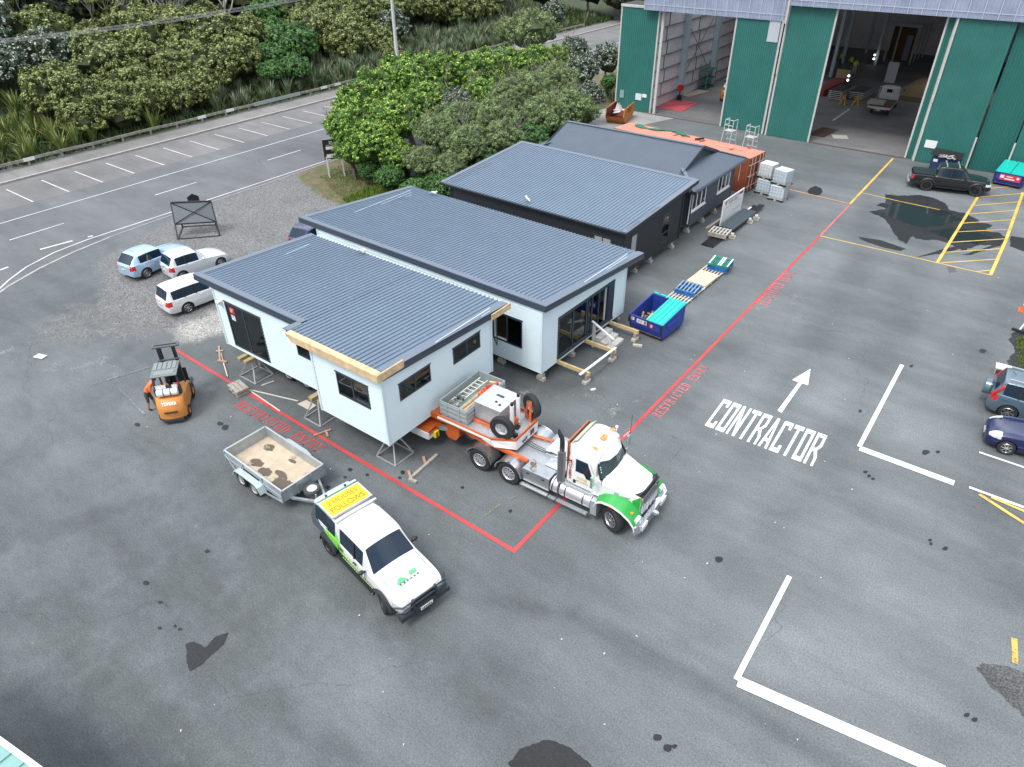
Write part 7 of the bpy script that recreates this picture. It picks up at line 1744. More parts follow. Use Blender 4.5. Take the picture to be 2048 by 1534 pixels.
b = MB(); b.mat(0).box(-.86, -.66, -1.098, -1.09, .74, .90); b.mat(1).box(-.84, -.76, -1.102, -1.099, .76, .88); b.mat(0).box(-.52, .05, -1.098, -1.09, .68, .90); b.mat(2)
for k in range(3): b.box(-.48, -.18, -1.102, -1.099, .83-.05*k, .85-.05*k)
b.mat(1).box(-.10, .02, -1.102, -1.099, .70, .88); b.mat(3).box(.22, .44, -1.098, -1.09, .64, .86); b.mat(0)
for k in range(2): b.box(.28, .38, -1.102, -1.099, .78-.06*k, .81-.06*k)
b.box(.31, .35, -1.102, -1.099, .67, .83); b.build('label', [WHITE, mat('label_red_print', (.45, .12, .10), .5), mat('label_grey_print', (.15, .25, .30), .5), RED], sk)
for i, (p, q, l) in enumerate((((-13.5, 28.6, .25), (-13.45, 28.75, .95), 'upright timber stick in the open half of the blue skip'), ((-13.4, 28.5, .25), (-13.1, 29.1, .85), 'slanting timber stick against the lid in the blue skip'))):
    b = MB(); b.beam(p, q, .07, .04); tag(b.build('timber_stick', TIMBER), l, 'timber', 'sticks in the blue skip')
b = MB(); r = random.Random(3)
for k in range(40): b.cbox((-12.9+r.uniform(-.8, .8), 29.1+r.uniform(-.8, .8), .27+r.uniform(0, .1)), (r.uniform(.05, .25), r.uniform(.04, .15), .03), r.uniform(0, 3), r.uniform(-.4, .4))
tag(b.build('rubbish', mat('mixed_rubbish', (.30, .26, .22), .9, var=.5, scale=3)), 'brown scraps lying in the bottom of the blue skip', 'rubbish')
s2 = skip((1.0, 59.95+1.6, 0), R(172), 'blue skip with two teal lids and a red label at the right edge', False)
s2.location = (-1.35, 64.15, 0); s2.rotation_euler = (0, 0, R(-6))
b = MB(); b.mat(0).box(-.60, .78, -1.098, -1.09, .48, .92); b.mat(1)
b.box(-.55, -.3, -1.103, -1.099, .62, .84); b.box(-.15, .25, -1.103, -1.099, .74, .80); b.box(-.25, .4, -1.103, -1.099, .56, .64); b.cyl((.6, -1.103, .74), (.6, -1.099, .74), .09, n=12); b.build('label', [mat('label_red', (.55, .05, .07), .5), mat('label_white', (.7, .7, .7), .5)], s2)
bk = thing('rubbish_bin', 'dark blue bin with a crumpled black lid behind the black pickup', 'bin', (-5.9, 64.3, 0), R(-4))
b = MB(); b.box(-.95, .95, -.6, .6, .15, 1.15); b.build('body', mat('bin_navy', (.02, .035, .12), .5, dirt=.3), bk, bevel=.03)
b = MB(); b.box(-1.1, 1.05, -.75, .3, 1.25, 1.30); b.v = [(x, y, z+.25*(y+.75)+.06*math.sin(x*4)) for x, y, z in b.v]
for k in range(12): b.beam((-1.05+k*.19, -.72, 1.32), (-1.05+k*.19, .28, 1.57), .06, .05)
b.build('lid', BLACKP, bk); b = MB(); b.box(-.8, -.5, -.615, -.6, .8, 1.0); b.build('label', WHITE, bk)
b = MB(); r = random.Random(8)
for k in range(12): b.cbox((-5.9+r.uniform(-.5, .6), 63.6+r.uniform(-.2, .2), 1.28+r.uniform(0, .12)), (r.uniform(.2, .5), r.uniform(.1, .3), .04), r.uniform(0, 3), r.uniform(-.3, .3))
tag(b.build('bagged_rubbish', mat('grey_plastic_bags', (.38, .36, .34), .5, var=.3)), 'grey plastic rubbish spilling from the dark bin behind the black pickup', 'rubbish')
# orange skip by the shed
og = thing('orange_skip', 'orange skip with rust red inside, by the left green shed door', 'skip', (-34.3, 62.9, 0), R(-77))
OG = mat('skip_orange', (.52, .17, .02), .5, var=.1, dirt=.25); RU = mat('rust_red_inside', (.14, .03, .02), .8, var=.3)
L2, W2 = 1.9, .88
prof = [(-L2*.62, .05), (L2*.62, .05), (L2, .75), (L2*.86, 1.38), (-L2*.86, 1.38), (-L2, .75)]
b = MB()
for s_ in (1, -1): b.mat(0).prism(prof, s_*W2-.03, s_*W2+.03)
b.mat(0)
for i in (1, 5): p, q = prof[i], prof[(i+1) % 6]; b.add([(p[0], -W2, p[1]), (p[0], W2, p[1]), (q[0], W2, q[1]), (q[0], -W2, q[1])], [(0, 1, 2, 3)])
b.beam((-L2*.5, -W2-.05, .05), (-L2*.5, -W2-.05, 1.38), .05, .05); b.beam((L2*.5, -W2-.05, .05), (L2*.5, -W2-.05, 1.38), .05, .05); b.beam((-L2*.9, -W2-.05, .75), (L2*.9, -W2-.05, .75), .05, .05)
for s_ in (1, -1): b.beam((-L2*.86, s_*W2, 1.40), (L2*.86, s_*W2, 1.40), .08, .06)
b.build('body', OG, og)
b = MB(); b.box(-L2*.60, L2*.60, -W2+.04, W2-.04, .06, .10)
for s_ in (1, -1): b.add([(-L2*.6, s_*(W2-.035), .06), (L2*.6, s_*(W2-.035), .06), (L2*.97, s_*(W2-.035), .75), (L2*.84, s_*(W2-.035), 1.36), (-L2*.84, s_*(W2-.035), 1.36), (-L2*.97, s_*(W2-.035), .75)], [(0, 1, 2, 3, 4, 5)])
for i in (1, 5): p, q = prof[i], prof[(i+1) % 6]; k = .98; b.add([(p[0]*k, -W2+.05, p[1]+.02), (p[0]*k, W2-.05, p[1]+.02), (q[0]*k, W2-.05, q[1]), (q[0]*k, -W2+.05, q[1])], [(0, 1, 2, 3)])
b.build('inside', RU, og)
for s_ in (1, -1):
    b = MB()
    for k in range(8): b.box(-.7+k*.17, -.7+k*.17+.11, s_*(W2+.035)-.005, s_*(W2+.035)+.005, 1.08, 1.24)
    for k in range(7): b.box(-.7+k*.17, -.7+k*.17+.11, s_*(W2+.035)-.005, s_*(W2+.035)+.005, .84, .96)
    b.build('painted_lettering', mat('brown_lettering', (.16, .05, .01), .6), og)
b = MB(); b.add([(-.3, -.5, .5), (.5, -.4, .6), (.4, .3, .75), (-.2, .4, .9), (.1, .1, 1.5), (-.25, -.2, 1.45)], [(0, 1, 2), (0, 2, 3), (3, 5, 4), (0, 3, 5), (2, 4, 3)]); b.add([(-.9, -.5, .7), (-.2, -.6, .72), (-.1, .5, .8), (-.8, .5, .78)], [(0, 1, 2, 3)])
o = b.build('plasterboard_waste', mat('white_waste', (.72, .70, .70), .7)); o.location = (-34.3, 62.5, .2); o.rotation_euler = (0, 0, R(-77)); tag(o, 'torn white sheets of waste in the orange skip', 'waste')
for i, (a, c_, l) in enumerate((((-35.0, 57.9, .05), (-33.9, 62.2, .05), 'left long pale timber beside the orange skip'), ((-34.6, 57.8, .05), (-33.2, 62.4, .05), 'right long pale timber beside the orange skip'))):
    pass
# container with door rods
ct = thing('shipping_container', 'long rusty orange shipping container behind the charcoal house', 'container', (-16.72, 50.5, 0), R(-6.3))
CTO = mat('container_top', (.55, .25, .17), .6, var=.12, scale=2); CTR = mat('container_rust', (.26, .07, .03), .7, var=.25, scale=2, dirt=.2); RODM = mat('faded_rod', (.55, .42, .38), .6)
CL, CW, CH = 12.1, 2.35, 2.55
def corrw(b, p0, p1, z0, z1, d=.035, pitch=.28):
    p0, p1 = Vector((*p0, 0)), Vector((*p1, 0)); u = (p1-p0); L_ = u.length; u.normalize(); n = Vector((u.y, -u.x, 0)); k = int(L_/pitch); v = []
    for i in range(k):
        a = i*L_/k; w = L_/k
        for t_, q in ((0, 0), (.35, 0), (.5, 1), (.85, 1)): v.append(p0+u*(a+w*t_)-n*(d*q))
    v.append(p1); m_ = len(v); b.add([(q.x, q.y, z0) for q in v]+[(q.x, q.y, z1) for q in v], [(i, i+1, m_+i+1, m_+i) for i in range(m_-1)])
b = MB(); corrw(b, (-CL, 0), (0, 0), .15, CH-.1); corrw(b, (0, CW), (-CL, CW), .15, CH-.1); corrw(b, (-CL, CW), (-CL, 0), .15, CH-.1)
b.box(-CL, 0, -.03, .02, 0, .15); b.box(-CL, 0, CW-.02, CW+.03, 0, .15); b.box(-CL, 0, -.03, .03, CH-.1, CH-.01); b.box(-CL, 0, CW-.03, CW+.03, CH-.1, CH-.01)
for x in (-CL, -.12): b.box(x, x+.12, -.04, .06, 0, CH); b.box(x, x+.12, CW-.06, CW+.04, 0, CH)
b.build('side_wall', CTR, ct, fix=False)
b = MB(); n = 50; v = []
for i in range(n):
    a = -CL+CL*i/n; w = CL/n
    for t_, q in ((0, 0), (.4, 0), (.5, 1), (.9, 1)): v.append((a+w*t_, CH-.02+.03*q))
v.append((0, CH-.02)); m_ = len(v); b.add([(x, .03, z) for x, z in v]+[(x, CW-.03, z) for x, z in v], [(i, i+1, m_+i+1, m_+i) for i in range(m_-1)]); rfc = b.build('roof', CTO, ct, fix=False)
b = MB()
for x, y in ((-7.3, 1.3), (-6.7, 1.5), (-4.9, 1.2), (-2.2, .9), (-1.4, 2.1)): b.add([(x, y, CH+.016), (x+.25, y, CH+.016), (x+.25, y+.7, CH+.016), (x, y+.7, CH+.016)], [(0, 1, 2, 3)])
b.build('rust_streak', CTR, rfc, fix=False)
for (y0, y1) in ((.04, CW/2-.01), (CW/2+.01, CW-.04)):
    b = MB(); corrw(b, (0, y0), (0, y1), .14, CH-.12, .03, .3); b.box(-.02, .02, y0, y1, .08, .16); b.box(-.02, .02, y0, y1, CH-.14, CH-.04); dr = b.build('door', CTR, ct, fix=False)
    b = MB()
    for k in (.28, .72): y = y0+(y1-y0)*k; b.cyl((.06, y, .1), (.06, y, CH-.05), .025, n=8); b.box(.03, .09, y-.04, y+.25, 1.1, 1.16)
    for z in (.4, 1.2, 2.0): b.box(.02, .07, y0, y1, z, z+.04)
    b.build('lock_rod', RODM, dr)
b = MB(); b.box(-.62, -.56, -.05, -.036, .8, 2.3); 
for k in range(10): b.box(-1.1, -1.04, -.05, -.036, 1.0+k*.13, 1.09+k*.13)
for k in range(7): b.box(-.62, -.56, -.05, -.036, 1.3+k*.13, 1.39+k*.13)
b.build('side_lettering', RODM, ct); b = MB(); b.box(-1.5, -1.38, -.05, -.036, 1.25, 1.5); b.build('warning_label', mat('yellow_label', (.7, .45, .03), .5), ct)
b = MB(); r = random.Random(4); n = 20; v = []
for i in range(n+1):
    x = -11.2+5.2*i/n; w = .35+.25*math.sin(i*.9)+.15*r.random(); yc = 1.9-.35*math.sin(i*.35)
    for k in range(5): v.append((x, yc-w/2+w*k/4, CH+.05+.06*r.random()))
b.add(v, [(i*5+k, (i+1)*5+k, (i+1)*5+k+1, i*5+k+1) for i in range(n) for k in range(4)]); o = b.build('tarpaulin', mat('dark_green_tarp', (.02, .15, .10), .45), smooth=True); o.matrix_world = T(-16.72, 50.5, 0) @ Rz(R(-6.3)); tag(o, 'crumpled dark green tarpaulin lying on the container roof', 'tarpaulin')
b = MB(); b.beam((-5.3, 1.3, CH+.1), (-4.9, 1.9, CH+.12), .12, .12); o = b.build('timber_offcut', DARKST); o.matrix_world = T(-16.72, 50.5, 0) @ Rz(R(-6.3)); tag(o, 'short dark post lying on the container roof', 'timber')
b = MB(); b.beam((-3.3, 1.2, CH+.05), (-1.3, 1.3, CH+.05), .06, .04); o = b.build('timber_batten', RODM); o.matrix_world = T(-16.72, 50.5, 0) @ Rz(R(-6.3)); tag(o, 'thin pale batten lying on the container roof', 'timber')
# IBC tanks
IBW = mat('tank_plastic', (.66, .68, .68), .45, var=.05); IBL = mat('tank_plastic_blue', (.52, .60, .66), .45, var=.08)
def ibc(x, y, z, rz, lbl, m_=None):
    t = thing('water_tank', lbl, 'tank', (x, y, z), rz, 'caged white tanks stacked by the container')
    b = MB(); b.box(-.52, .52, -.44, .44, .17, 1.08); b.build('bottle', m_ or IBW, t, bevel=.07)
    b = MB()
    for s_ in (-1, 1):
        for k in range(6): xx = -.54+1.08*k/5; b.cyl((xx, s_*.47, .15), (xx, s_*.47, 1.05), .010, n=5)
        for k in range(5): yy = -.44+.88*k/4; b.cyl((s_*.55, yy, .15), (s_*.55, yy, 1.05), .010, n=5)
    for z_ in (.18, .38, .60, .82, 1.05): b.tube([(-.55, -.47, z_), (.55, -.47, z_), (.55, .47, z_), (-.55, .47, z_), (-.55, -.47, z_)], .011, 4)
    b.build('cage', mat('cage_wire', (.42, .45, .47), .4, .6), t)
    b = MB()
    for s_ in (-1, 0, 1): b.box(s_*.48-.09, s_*.48+.09, -.47, .47, 0, .14)
    b.box(-.57, .57, -.48, .48, .13, .16); b.build('pallet', mat('tank_pallet', (.40, .38, .34), .7), t)
    b = MB(); 
    for s_ in (-1, 1): b.box(s_*.48-.1, s_*.48+.1, -.49, -.45, .0, .13); b.box(.56, .585, s_*.38-.08, s_*.38+.08, .0, .13)
    split(b.build('corner_foot', BLACKP, t)); b = MB(); b.cyl((0, 0, 1.08), (0, 0, 1.11), .12, n=16); b.build('cap', WHITE, t); return t
ibc(-15.55, 51.5, 0, R(-6), 'caged tank on the ground at the left, against the container doors', IBL); ibc(-15.6, 51.55, 1.13, R(-9), 'caged tank on top of the left stack')
ibc(-14.30, 50.75, 0, R(-3), 'caged tank on the ground at the right, nearest the yard', IBL); ibc(-14.25, 50.8, 1.13, R(-14), 'caged tank sitting crooked on top of the right stack', IBL)
# white platform steps behind the container
def platform(x, y, rz, lbl):
    t = thing('platform_steps', lbl, 'steps', (x, y, 0), rz, 'aluminium platform steps behind the container'); WT = mat('white_tube', (.7, .7, .68), .4, .3)
    for s_ in (-1, 1):
        b = MB(); b.tube([(-.6, s_*.45, 0), (-.25, s_*.38, 2.0), (-.2, s_*.38, 3.0), (.4, s_*.38, 3.0), (.45, s_*.38, 2.0), (.8, s_*.45, 0)], .03, 6); b.build('side_frame', WT, t)
    for z, x0 in ((.4, -.53), (.85, -.45), (1.3, -.37), (1.75, -.3)): b = MB(); b.box(x0-.02, x0+.2, -.42, .42, z, z+.03); b.build('tread', WT, t)
    b = MB(); b.box(-.25, .42, -.38, .38, 2.1, 2.14); b.box(-.2, .4, -.40, -.36, 2.55, 2.6); b.box(.38, .42, -.38, .38, 2.55, 2.6); b.box(.38, .42, -.38, .38, 2.97, 3.02); b.build('platform', WT, t); return t
p1_ = G(1434, 290); p2_ = G(1468, 300)
platform(-21.3, 58.2, R(-100), 'left set of aluminium platform steps behind the container'); platform(-19.2, 57.4, R(-96), 'right set of aluminium platform steps behind the container')
# pallets -----------------------------------------------------------------------------------
def pallet(x, y, z, rz, w, d, lbl, m_, n=7, h=.13, m2=None, grp='pallets in the yard', name='pallet'):
    t = thing(name, lbl, 'pallet', (x, y, z), rz, grp)
    b = MB()
    for i in range(n): a = -w/2+(w-.09)*i/(n-1); b.box(a, a+.09, -d/2, d/2, h-.022, h)
    b.build('top_board', m_, t)
    b = MB()
    for yy in (-d/2, -.05, d/2-.1): b.box(-w/2, w/2, yy, yy+.1, .022, h-.024)
    b.box(-w/2, w/2, -d/2, -d/2+.1, 0, .02); b.box(-w/2, w/2, d/2-.1, d/2, 0, .02); b.build('bearer', m2 or m_, t); return t
GREYP = mat('bleached_pallet', (.48, .46, .41), .85, var=.15, scale=5); BLUEP = mat('pallet_blue', (.02, .14, .42), .6, var=.2, scale=4); BLUEW = mat('worn_blue_grey', (.20, .29, .36), .8, var=.3, scale=5); GRNP = mat('pallet_green', (.01, .20, .13), .6, var=.3)
t = thing('long_pallet', 'very long bleached slatted pallet lying on the asphalt behind the blue skip', 'pallet', (-13.2, 34.9, 0), R(-1.2))
b = MB()
for i in range(7): a = -.62+.19*i; b.box(a, a+.10, -3.05, 3.05, .115, .14)
b.build('slat', GREYP, t)
b = MB()
for k in range(8): y = -3.05+k*.857; b.box(-.62, .64, y, y+.1, .0, .113)
b.build('bearer', TIMBOLD, t)
for k, (dz, l) in enumerate(((.145, 'lower blue pallet on the near end of the long pallet'), (.285, 'worn blue pallet on top, on the near end of the long pallet'))): pallet(-13.22+.02*k, 33.6, dz, R(2+2*k), 1.12, 1.15, l, BLUEW if k else BLUEP, 6, .135, BLUEP)
for k, (dz, l, m_) in enumerate(((.145, 'lowest blue pallet under the green one at the far end', BLUEP), (.285, 'middle bright blue pallet at the far end of the long pallet', BLUEP))): pallet(-12.98, 37.45, dz, R(4-5*k), 1.12, 1.15, l, m_, 6, .135, BLUEP)
t = pallet(-12.97, 37.45, .425, R(6), 1.15, 1.2, 'green and white slatted pallet on top at the far end of the long pallet', GRNP, 9, .13, GRNP); b = MB()
for i in (0, 4, 5, 8): a = -.575+(1.06)*i/8; b.box(a, a+.09, -.6, .6, .131, .136)
b.build('white_board', WHITE, t)
boxset('chipboard_sheet', [(-.58, .58, -.85, .85, 0, .09)], mat('fresh_chipboard', (.66, .57, .38), .7, var=.08, scale=20), 'cream chipboard sheets between the two pallet stacks', 'board', (-13.15, 35.45, .145), R(-3))
# steel lengths, sale board
BSX = mat('black_steel_length', (.018, .021, .026), .35, .3)
t = thing('steel_bundle', 'bundle of long black steel lengths lying on the asphalt', 'steel', (-14.85, 44.1, 0), R(-1))
b = MB()
for i in range(6): b.box(-.42+i*.14, -.42+i*.14+.09, -4.05, -1.0, .02, .10); b.box(-.42+i*.14, -.42+i*.14+.09, 1.0, 4.3, .02+.16*(i > 2), .12+.16*(i > 2))
b.box(-.45, .42, -1.5, 1.4, .03, .22); b.build('steel_length', BSX, t)
b = MB(); b.box(-.4, -.26, 2.2, 3.7, .14, .16); b.build('white_strip', WHITE, t); b = MB(); b.box(-.48, .46, 2.0, 2.05, .1, .31); b.build('strap', mat('blue_strap', (.35, .45, .6), .5), t)
t = thing('roofing_sheets', 'stack of dark grey ribbed roofing sheets on the black steel lengths', 'roofing sheets', (-14.80, 44.6, .32), R(-1))
b = MB()
for i in range(10): b.box(-.45+i*.09, -.45+i*.09+.05, -1.9, 1.9, .10, .125)
b.box(-.46, .46, -1.9, 1.9, .0, .098); b.build('sheets', mat('dark_ribbed_sheet', (.09, .12, .14), .4, .3), t)
pallet(-14.95, 41.95, .30, R(4), 1.2, 1.1, 'grey weathered pallet at the near end of the roofing sheets', GREYP, 6, .14, TIMBOLD); pallet(-14.95, 41.95, .16, R(2), 1.2, 1.1, 'grey pallet underneath the near end of the roofing sheets', TIMBOLD, 6, .14)
for (x, y, l) in ((-14.2, 42.2, 'blocks at the near right corner of the roofing sheets'), (-14.25, 45.3, 'blocks at the middle right side of the roofing sheets'), (-14.1, 46.1, 'blocks at the far right side of the roofing sheets')):
    block_pile(x, y, .33, l, .3, BLG)['group'] = 'block piles by the roofing sheets'
boxset('timber_length', [(-.09, .09, -1.6, 1.6, 0, .16)], TIMBOLD, 'weathered grey beam beside the for sale board', 'timber', (-16.0, 44.1, 0), R(-3)); boxset('timber_length', [(-.06, .06, -1.4, 1.4, 0, .1)], BSX, 'dark thin beam beside the for sale board', 'timber', (-15.7, 43.8, 0), R(-5))
ss = thing('sale_board', 'white FOR SALE board standing on edge beside the roofing sheets', 'sign', (-15.45, 44.85, .12), R(90-1.5))
Wt = 1.62
b = MB(); b.box(-Wt, Wt, -.03, .03, .05, 1.75); sf = b.build('board', WHITE, ss)
b = MB(); b.M = T(0, -.032, 0)
b.mat(0).box(-1.35, .75, -.004, 0, 1.60, 1.64); b.add([(-1.42, -.004, 1.62), (-1.05, -.004, 1.62), (-1.22, -.004, 1.32)], [(0, 1, 2)]); b.mat(1).box(.85, 1.45, -.004, 0, 1.50, 1.64)
b.mat(2)
for k in range(14): b.box(-1.35+k*.19, -1.24+k*.19, -.004, 0, 1.12, 1.17)
b.mat(1)
for k in range(6): b.box(.1+k*.2, .22+k*.2, -.004, 0, .62, .66)
b.build('print', [RED, BLACKP, mat('pink_print', (.55, .25, .22), .6)], sf, fix=False)
text_obj('sign_text', 'FOR SALE', .38, mat('grey_print', (.20, .20, .22), .6), sf, frame((-.05, -.036, 1.40), (1, 0, 0), (0, 0, 1)), bold=.004, width=1.5)
# loose timber round the jacked up house
t = thing('pallet_stack', 'two weathered grey pallets stacked on the red line', 'pallets', (-25.4, 13.03, 0), R(-8))
for k in range(2):
    b = MB()
    for i in range(3): b.box(-.45, .45, -.30+i*.21, -.30+i*.21+.19, .12+.17*k, .145+.17*k)
    for x in (-.45, -.05, .36): b.box(x, x+.09, -.30, .30, .02+.17*k, .118+.17*k)
    b.build('pallet', TIMBOLD, t, bevel=.004)
def stick(a, c_, w, h, mt, lbl, z=.03, name='timber_batten', cat='timber', z2=None):
    p, q = G(*a, z), G(*c_, z if z2 is None else z2); b = MB(); b.beam(p, q, w, h); return tag(b.build(name, mt), lbl, cat)
CRM = mat('cream_batten', (.60, .56, .48), .7)
stick((498, 779), (596, 802), .05, .03, CRM, 'long cream batten running from the pallets towards the plywood square'); stick((498, 780), (560, 822), .05, .03, CRM, 'cream batten beside the RESTRICTED lettering'); stick((523, 771), (548, 762), .05, .03, CRM, 'short cream batten between the pallets and the stand')
REDT = mat('reddish_timber', (.42, .24, .16), .7, var=.2)
for q in (((438, 692), (440, 722), .08, .05, REDT, 'upright stick of the crossed timber pile left of the house'), ((432, 703), (447, 701), .09, .06, TIMBOLD, 'upper cross piece of the timber pile left of the house'), ((436, 721), (454, 724), .10, .07, REDT, 'lower cross piece of the timber pile left of the house'), ((442, 706), (446, 722), .06, .05, TIMBOLD, 'short slanting stick in the timber pile left of the house'), ((447, 726), (455, 753), .05, .04, CRM, 'pale stick trailing from the timber pile left of the house'),
          ((628, 871), (662, 859), .07, .05, REDT, 'long reddish stick of the T shape touching the red line'), ((651, 861), (656, 873), .08, .06, REDT, 'short reddish stick of the T shape near the red line'),
          ((820, 958), (874, 910), .12, .12, TIMBOLD, 'thick grey timber lying behind the near stand'), ((818, 958), (833, 965), .12, .12, TIMBOLD, 'short end piece of the grey timber behind the near stand'), ((817, 942), (821, 955), .1, .1, REDT, 'reddish post at the near end of the grey timber'), ((847, 914), (850, 927), .1, .1, REDT, 'reddish post at the far end of the grey timber')):
    stick(*q[:5], q[5], .04+.01*rnd.random())
p = [G(*q, .02) for q in ((595, 808), (613, 800), (633, 811), (619, 821))]; b = MB(); b.add([tuple(q) for q in p]+[(q.x, q.y, .035) for q in p], [(0, 1, 2, 3), (4, 5, 6, 7), (0, 1, 5, 4), (1, 2, 6, 5), (2, 3, 7, 6), (3, 0, 4, 7)]); tag(b.build('plywood_square', mat('pale_plywood', (.55, .50, .42), .7)), 'square of pale plywood lying under the house step', 'board')
# sign frame seen from behind, hexagon sign, entry board
def bar(b, a, c_, w=.10): b.beam(a, c_, w, w)
sg = thing('billboard_frame', 'grey steel A frame billboard seen from behind, standing in the gravel', 'sign', (0, 0, 0))
f0, f1, k0, k1 = G(356, 479), G(440, 472), G(366, 454), G(432, 450); t0, t1 = Vector((-44.25, 21.75, 2.0)), Vector((-42.35, 23.45, 2.0)); m0, m1 = G(358, 441, .95), G(433, 432, .95)
b = MB(); bar(b, f0, f1); bar(b, k0, k1); bar(b, f0, k0, .09); bar(b, f1, k1, .09); b.build('base_frame', DARKST, sg)
b = MB(); bar(b, f0, t0, .09); bar(b, f1, t1, .09); bar(b, k0, t0, .08); bar(b, k1, t1, .08); b.build('support_leg', DARKST, sg)
mm0 = f0.lerp(t0, .42); mm1 = f1.lerp(t1, .42); b = MB(); n = (t0-mm0).cross(mm1-mm0).normalized()*.03; b.add([tuple(q+s_) for s_ in (n, -n) for q in (mm0, mm1, t1, t0)], [(0, 1, 2, 3), (7, 6, 5, 4), (0, 4, 5, 1), (1, 5, 6, 2), (2, 6, 7, 3), (3, 7, 4, 0)]); pn = b.build('panel', mat('grey_sign_back', (.10, .115, .13), .5), sg)
b = MB(); k_ = n.normalized()*(.06 if n.y < 0 else -.06)
bar(b, mm0+k_, t1+k_, .04); bar(b, mm1+k_, t0+k_, .04); bar(b, t0+Vector((0, 0, .03)), t1+Vector((0, 0, .03)), .10); bar(b, mm0, mm1, .08); b.build('brace', DARKST, sg)
c = Vector((-44.6, 23.5, 0)); t = thing('hexagon_sign', 'small dark hexagon sign on a post behind the billboard frame', 'sign', (c.x, c.y, 0), R(60))
b = MB(); b.prism([(.42*math.cos(a), 1.62+.42*math.sin(a)) for a in [R(30+60*i) for i in range(6)]], -.02, .02, 'y'); b.build('sign_face', BLACKP, t); b = MB(); b.cyl((0, .05, 0), (0, .05, 1.5), .04); b.build('post', GALV, t)
es = thing('entry_board', 'black and white street number board on pale posts beside the glossy bush', 'sign', (-44.35, 35.6, 0), R(58))
for x in (-.62, .55, 1.75): b = MB(); b.beam((x, -.35, 0), (x, 0, 1.6), .09, .05); b.beam((x, .05, 0), (x, .05, 2.9 if x < 0 else 2.6), .08, .08); b.build('post', mat('pale_sign_post', (.5, .5, .5), .5), es)
b = MB(); b.box(-.75, 1.9, -.03, .03, 1.35, 2.85); eb_ = b.build('panel', BLACKP, es)
b = MB(); b.box(-.55, 1.75, -.04, -.031, 2.10, 2.34); b.box(-.55, 1.75, -.04, -.031, 1.45, 1.75); b.build('white_slot', WHITE, eb_); text_obj('sign_text', '23 - 27', .26, WHITE, eb_, frame((.10, -.035, 2.62), (1, 0, 0), (0, 0, 1)), bold=.006)
b = MB()
for k in range(12): b.box(-.5+k*.1, -.43+k*.1, -.036, -.031, 2.42, 2.46)
b.build('small_lettering', WHITE, eb_); b = MB(); b.cbox((.3, -.036, 1.93), (.4, .01, .1)); b.build('red_print', RED, eb_)
# right edge: cone, barrier, step
t = thing('traffic_cone', 'orange cone with white bands beside the barrier', 'traffic cone', (1.98, 42.2, 0))
b = MB(); b.box(-.24, .24, -.24, .24, 0, .04); b.build('base', CONE, t, bevel=.01); b = MB(); n = 20
def ring(b, r0, r1, z0, z1): b.add([(r*math.cos(2*PI*j/n), r*math.sin(2*PI*j/n), z) for r, z in ((r0, z0), (r1, z1)) for j in range(n)], [(j, (j+1) % n, n+(j+1) % n, n+j) for j in range(n)])
ring(b, .17, .035, .04, .90); b.build('body', CONE, t, smooth=True); b = MB(); ring(b, .127, .105, .34, .48); ring(b, .082, .058, .62, .77); b.build('band', WHITE, t, smooth=True)
t = thing('barrier', 'white and orange A frame barrier at the right edge', 'barrier', (2.45, 40.1, 0), R(78))
for s_ in (-1, 1): b = MB(); b.beam((-.55, s_*.3, .02), (.25, s_*.05, 1.25), .07, .07); b.beam((.9, s_*.3, .02), (.25, s_*.05, 1.25), .07, .07); b.build('leg', mat('pale_blue_white_leg', (.6, .66, .7), .5), t)
b = MB(); b.box(.1, 2.4, -.04, .04, .85, 1.2); b.build('board', WHITE, t); b = MB(); b.box(.3, .9, -.05, .05, .9, 1.15); b.build('orange_stripe', CONE, t); b = MB(); b.beam((-.6, -.35, .06), (-.6, .6, .06), .12, .12); b.build('foot', BLACKP, t)
t = thing('wooden_step', 'small pale wooden step on the asphalt beside the slate blue four wheel drive', 'step', (1.88, 34.85, 0), R(5))
b = MB()
for k in range(3): b.box(-.32, .32, -.28+k*.19, -.10+k*.19, .32, .36)
b.build('top_board', mat('pale_step_board', (.55, .53, .47), .8, var=.1), t)
for s_ in (-1, 1): b = MB(); b.box(s_*.28-.02, s_*.28+.02, -.28, .28, 0, .32); b.build('side', TIMBOLD, t)
# corner of a mint green roof, bottom left
t = thing('mint_shed', 'corner of a pale mint green metal roof with a white gutter at the bottom left', 'shed', (0, 0, 0))
za = 3.0; A = G(-30, 1468, za); B = G(75, 1545, za); d = (B-A).normalized(); n = Vector((d.y, -d.x, 0));
if n.dot(Vector((0, 0, 0))-Vector((A.x, A.y, 0))) < 0: pass
n = -Vector((-d.y, d.x, 0)); A2 = A-d*4; B2 = B+d*3
b = MB(); b.add([tuple(A2), tuple(B2), tuple(B2+n*6+Vector((0, 0, .8))), tuple(A2+n*6+Vector((0, 0, .8)))], [(0, 1, 2, 3)])
for i in range(30): p = A2+d*(i*.45); b.beam(p+Vector((0, 0, .02)), p+n*6+Vector((0, 0, .82)), .05, .05)
b.build('roof', mat('mint_roofing', (.22, .40, .37), .5, var=.05), t, fix=False)
b = MB(); b.beam(A2-n*.06+Vector((0, 0, .0)), B2-n*.06, .12, .10); b.build('gutter', mat('white_gutter', (.7, .69, .66), .5), t)
b = MB(); q = [A2+n*.4, B2+n*.4, B2+n*5.6, A2+n*5.6]; b.add([(p.x, p.y, 0) for p in q]+[(p.x, p.y, za-.1) for p in q], [(0, 1, 5, 4), (1, 2, 6, 5), (2, 3, 7, 6), (3, 0, 4, 7)]); b.build('wall', mat('mint_wall', (.35, .5, .47), .6), t)
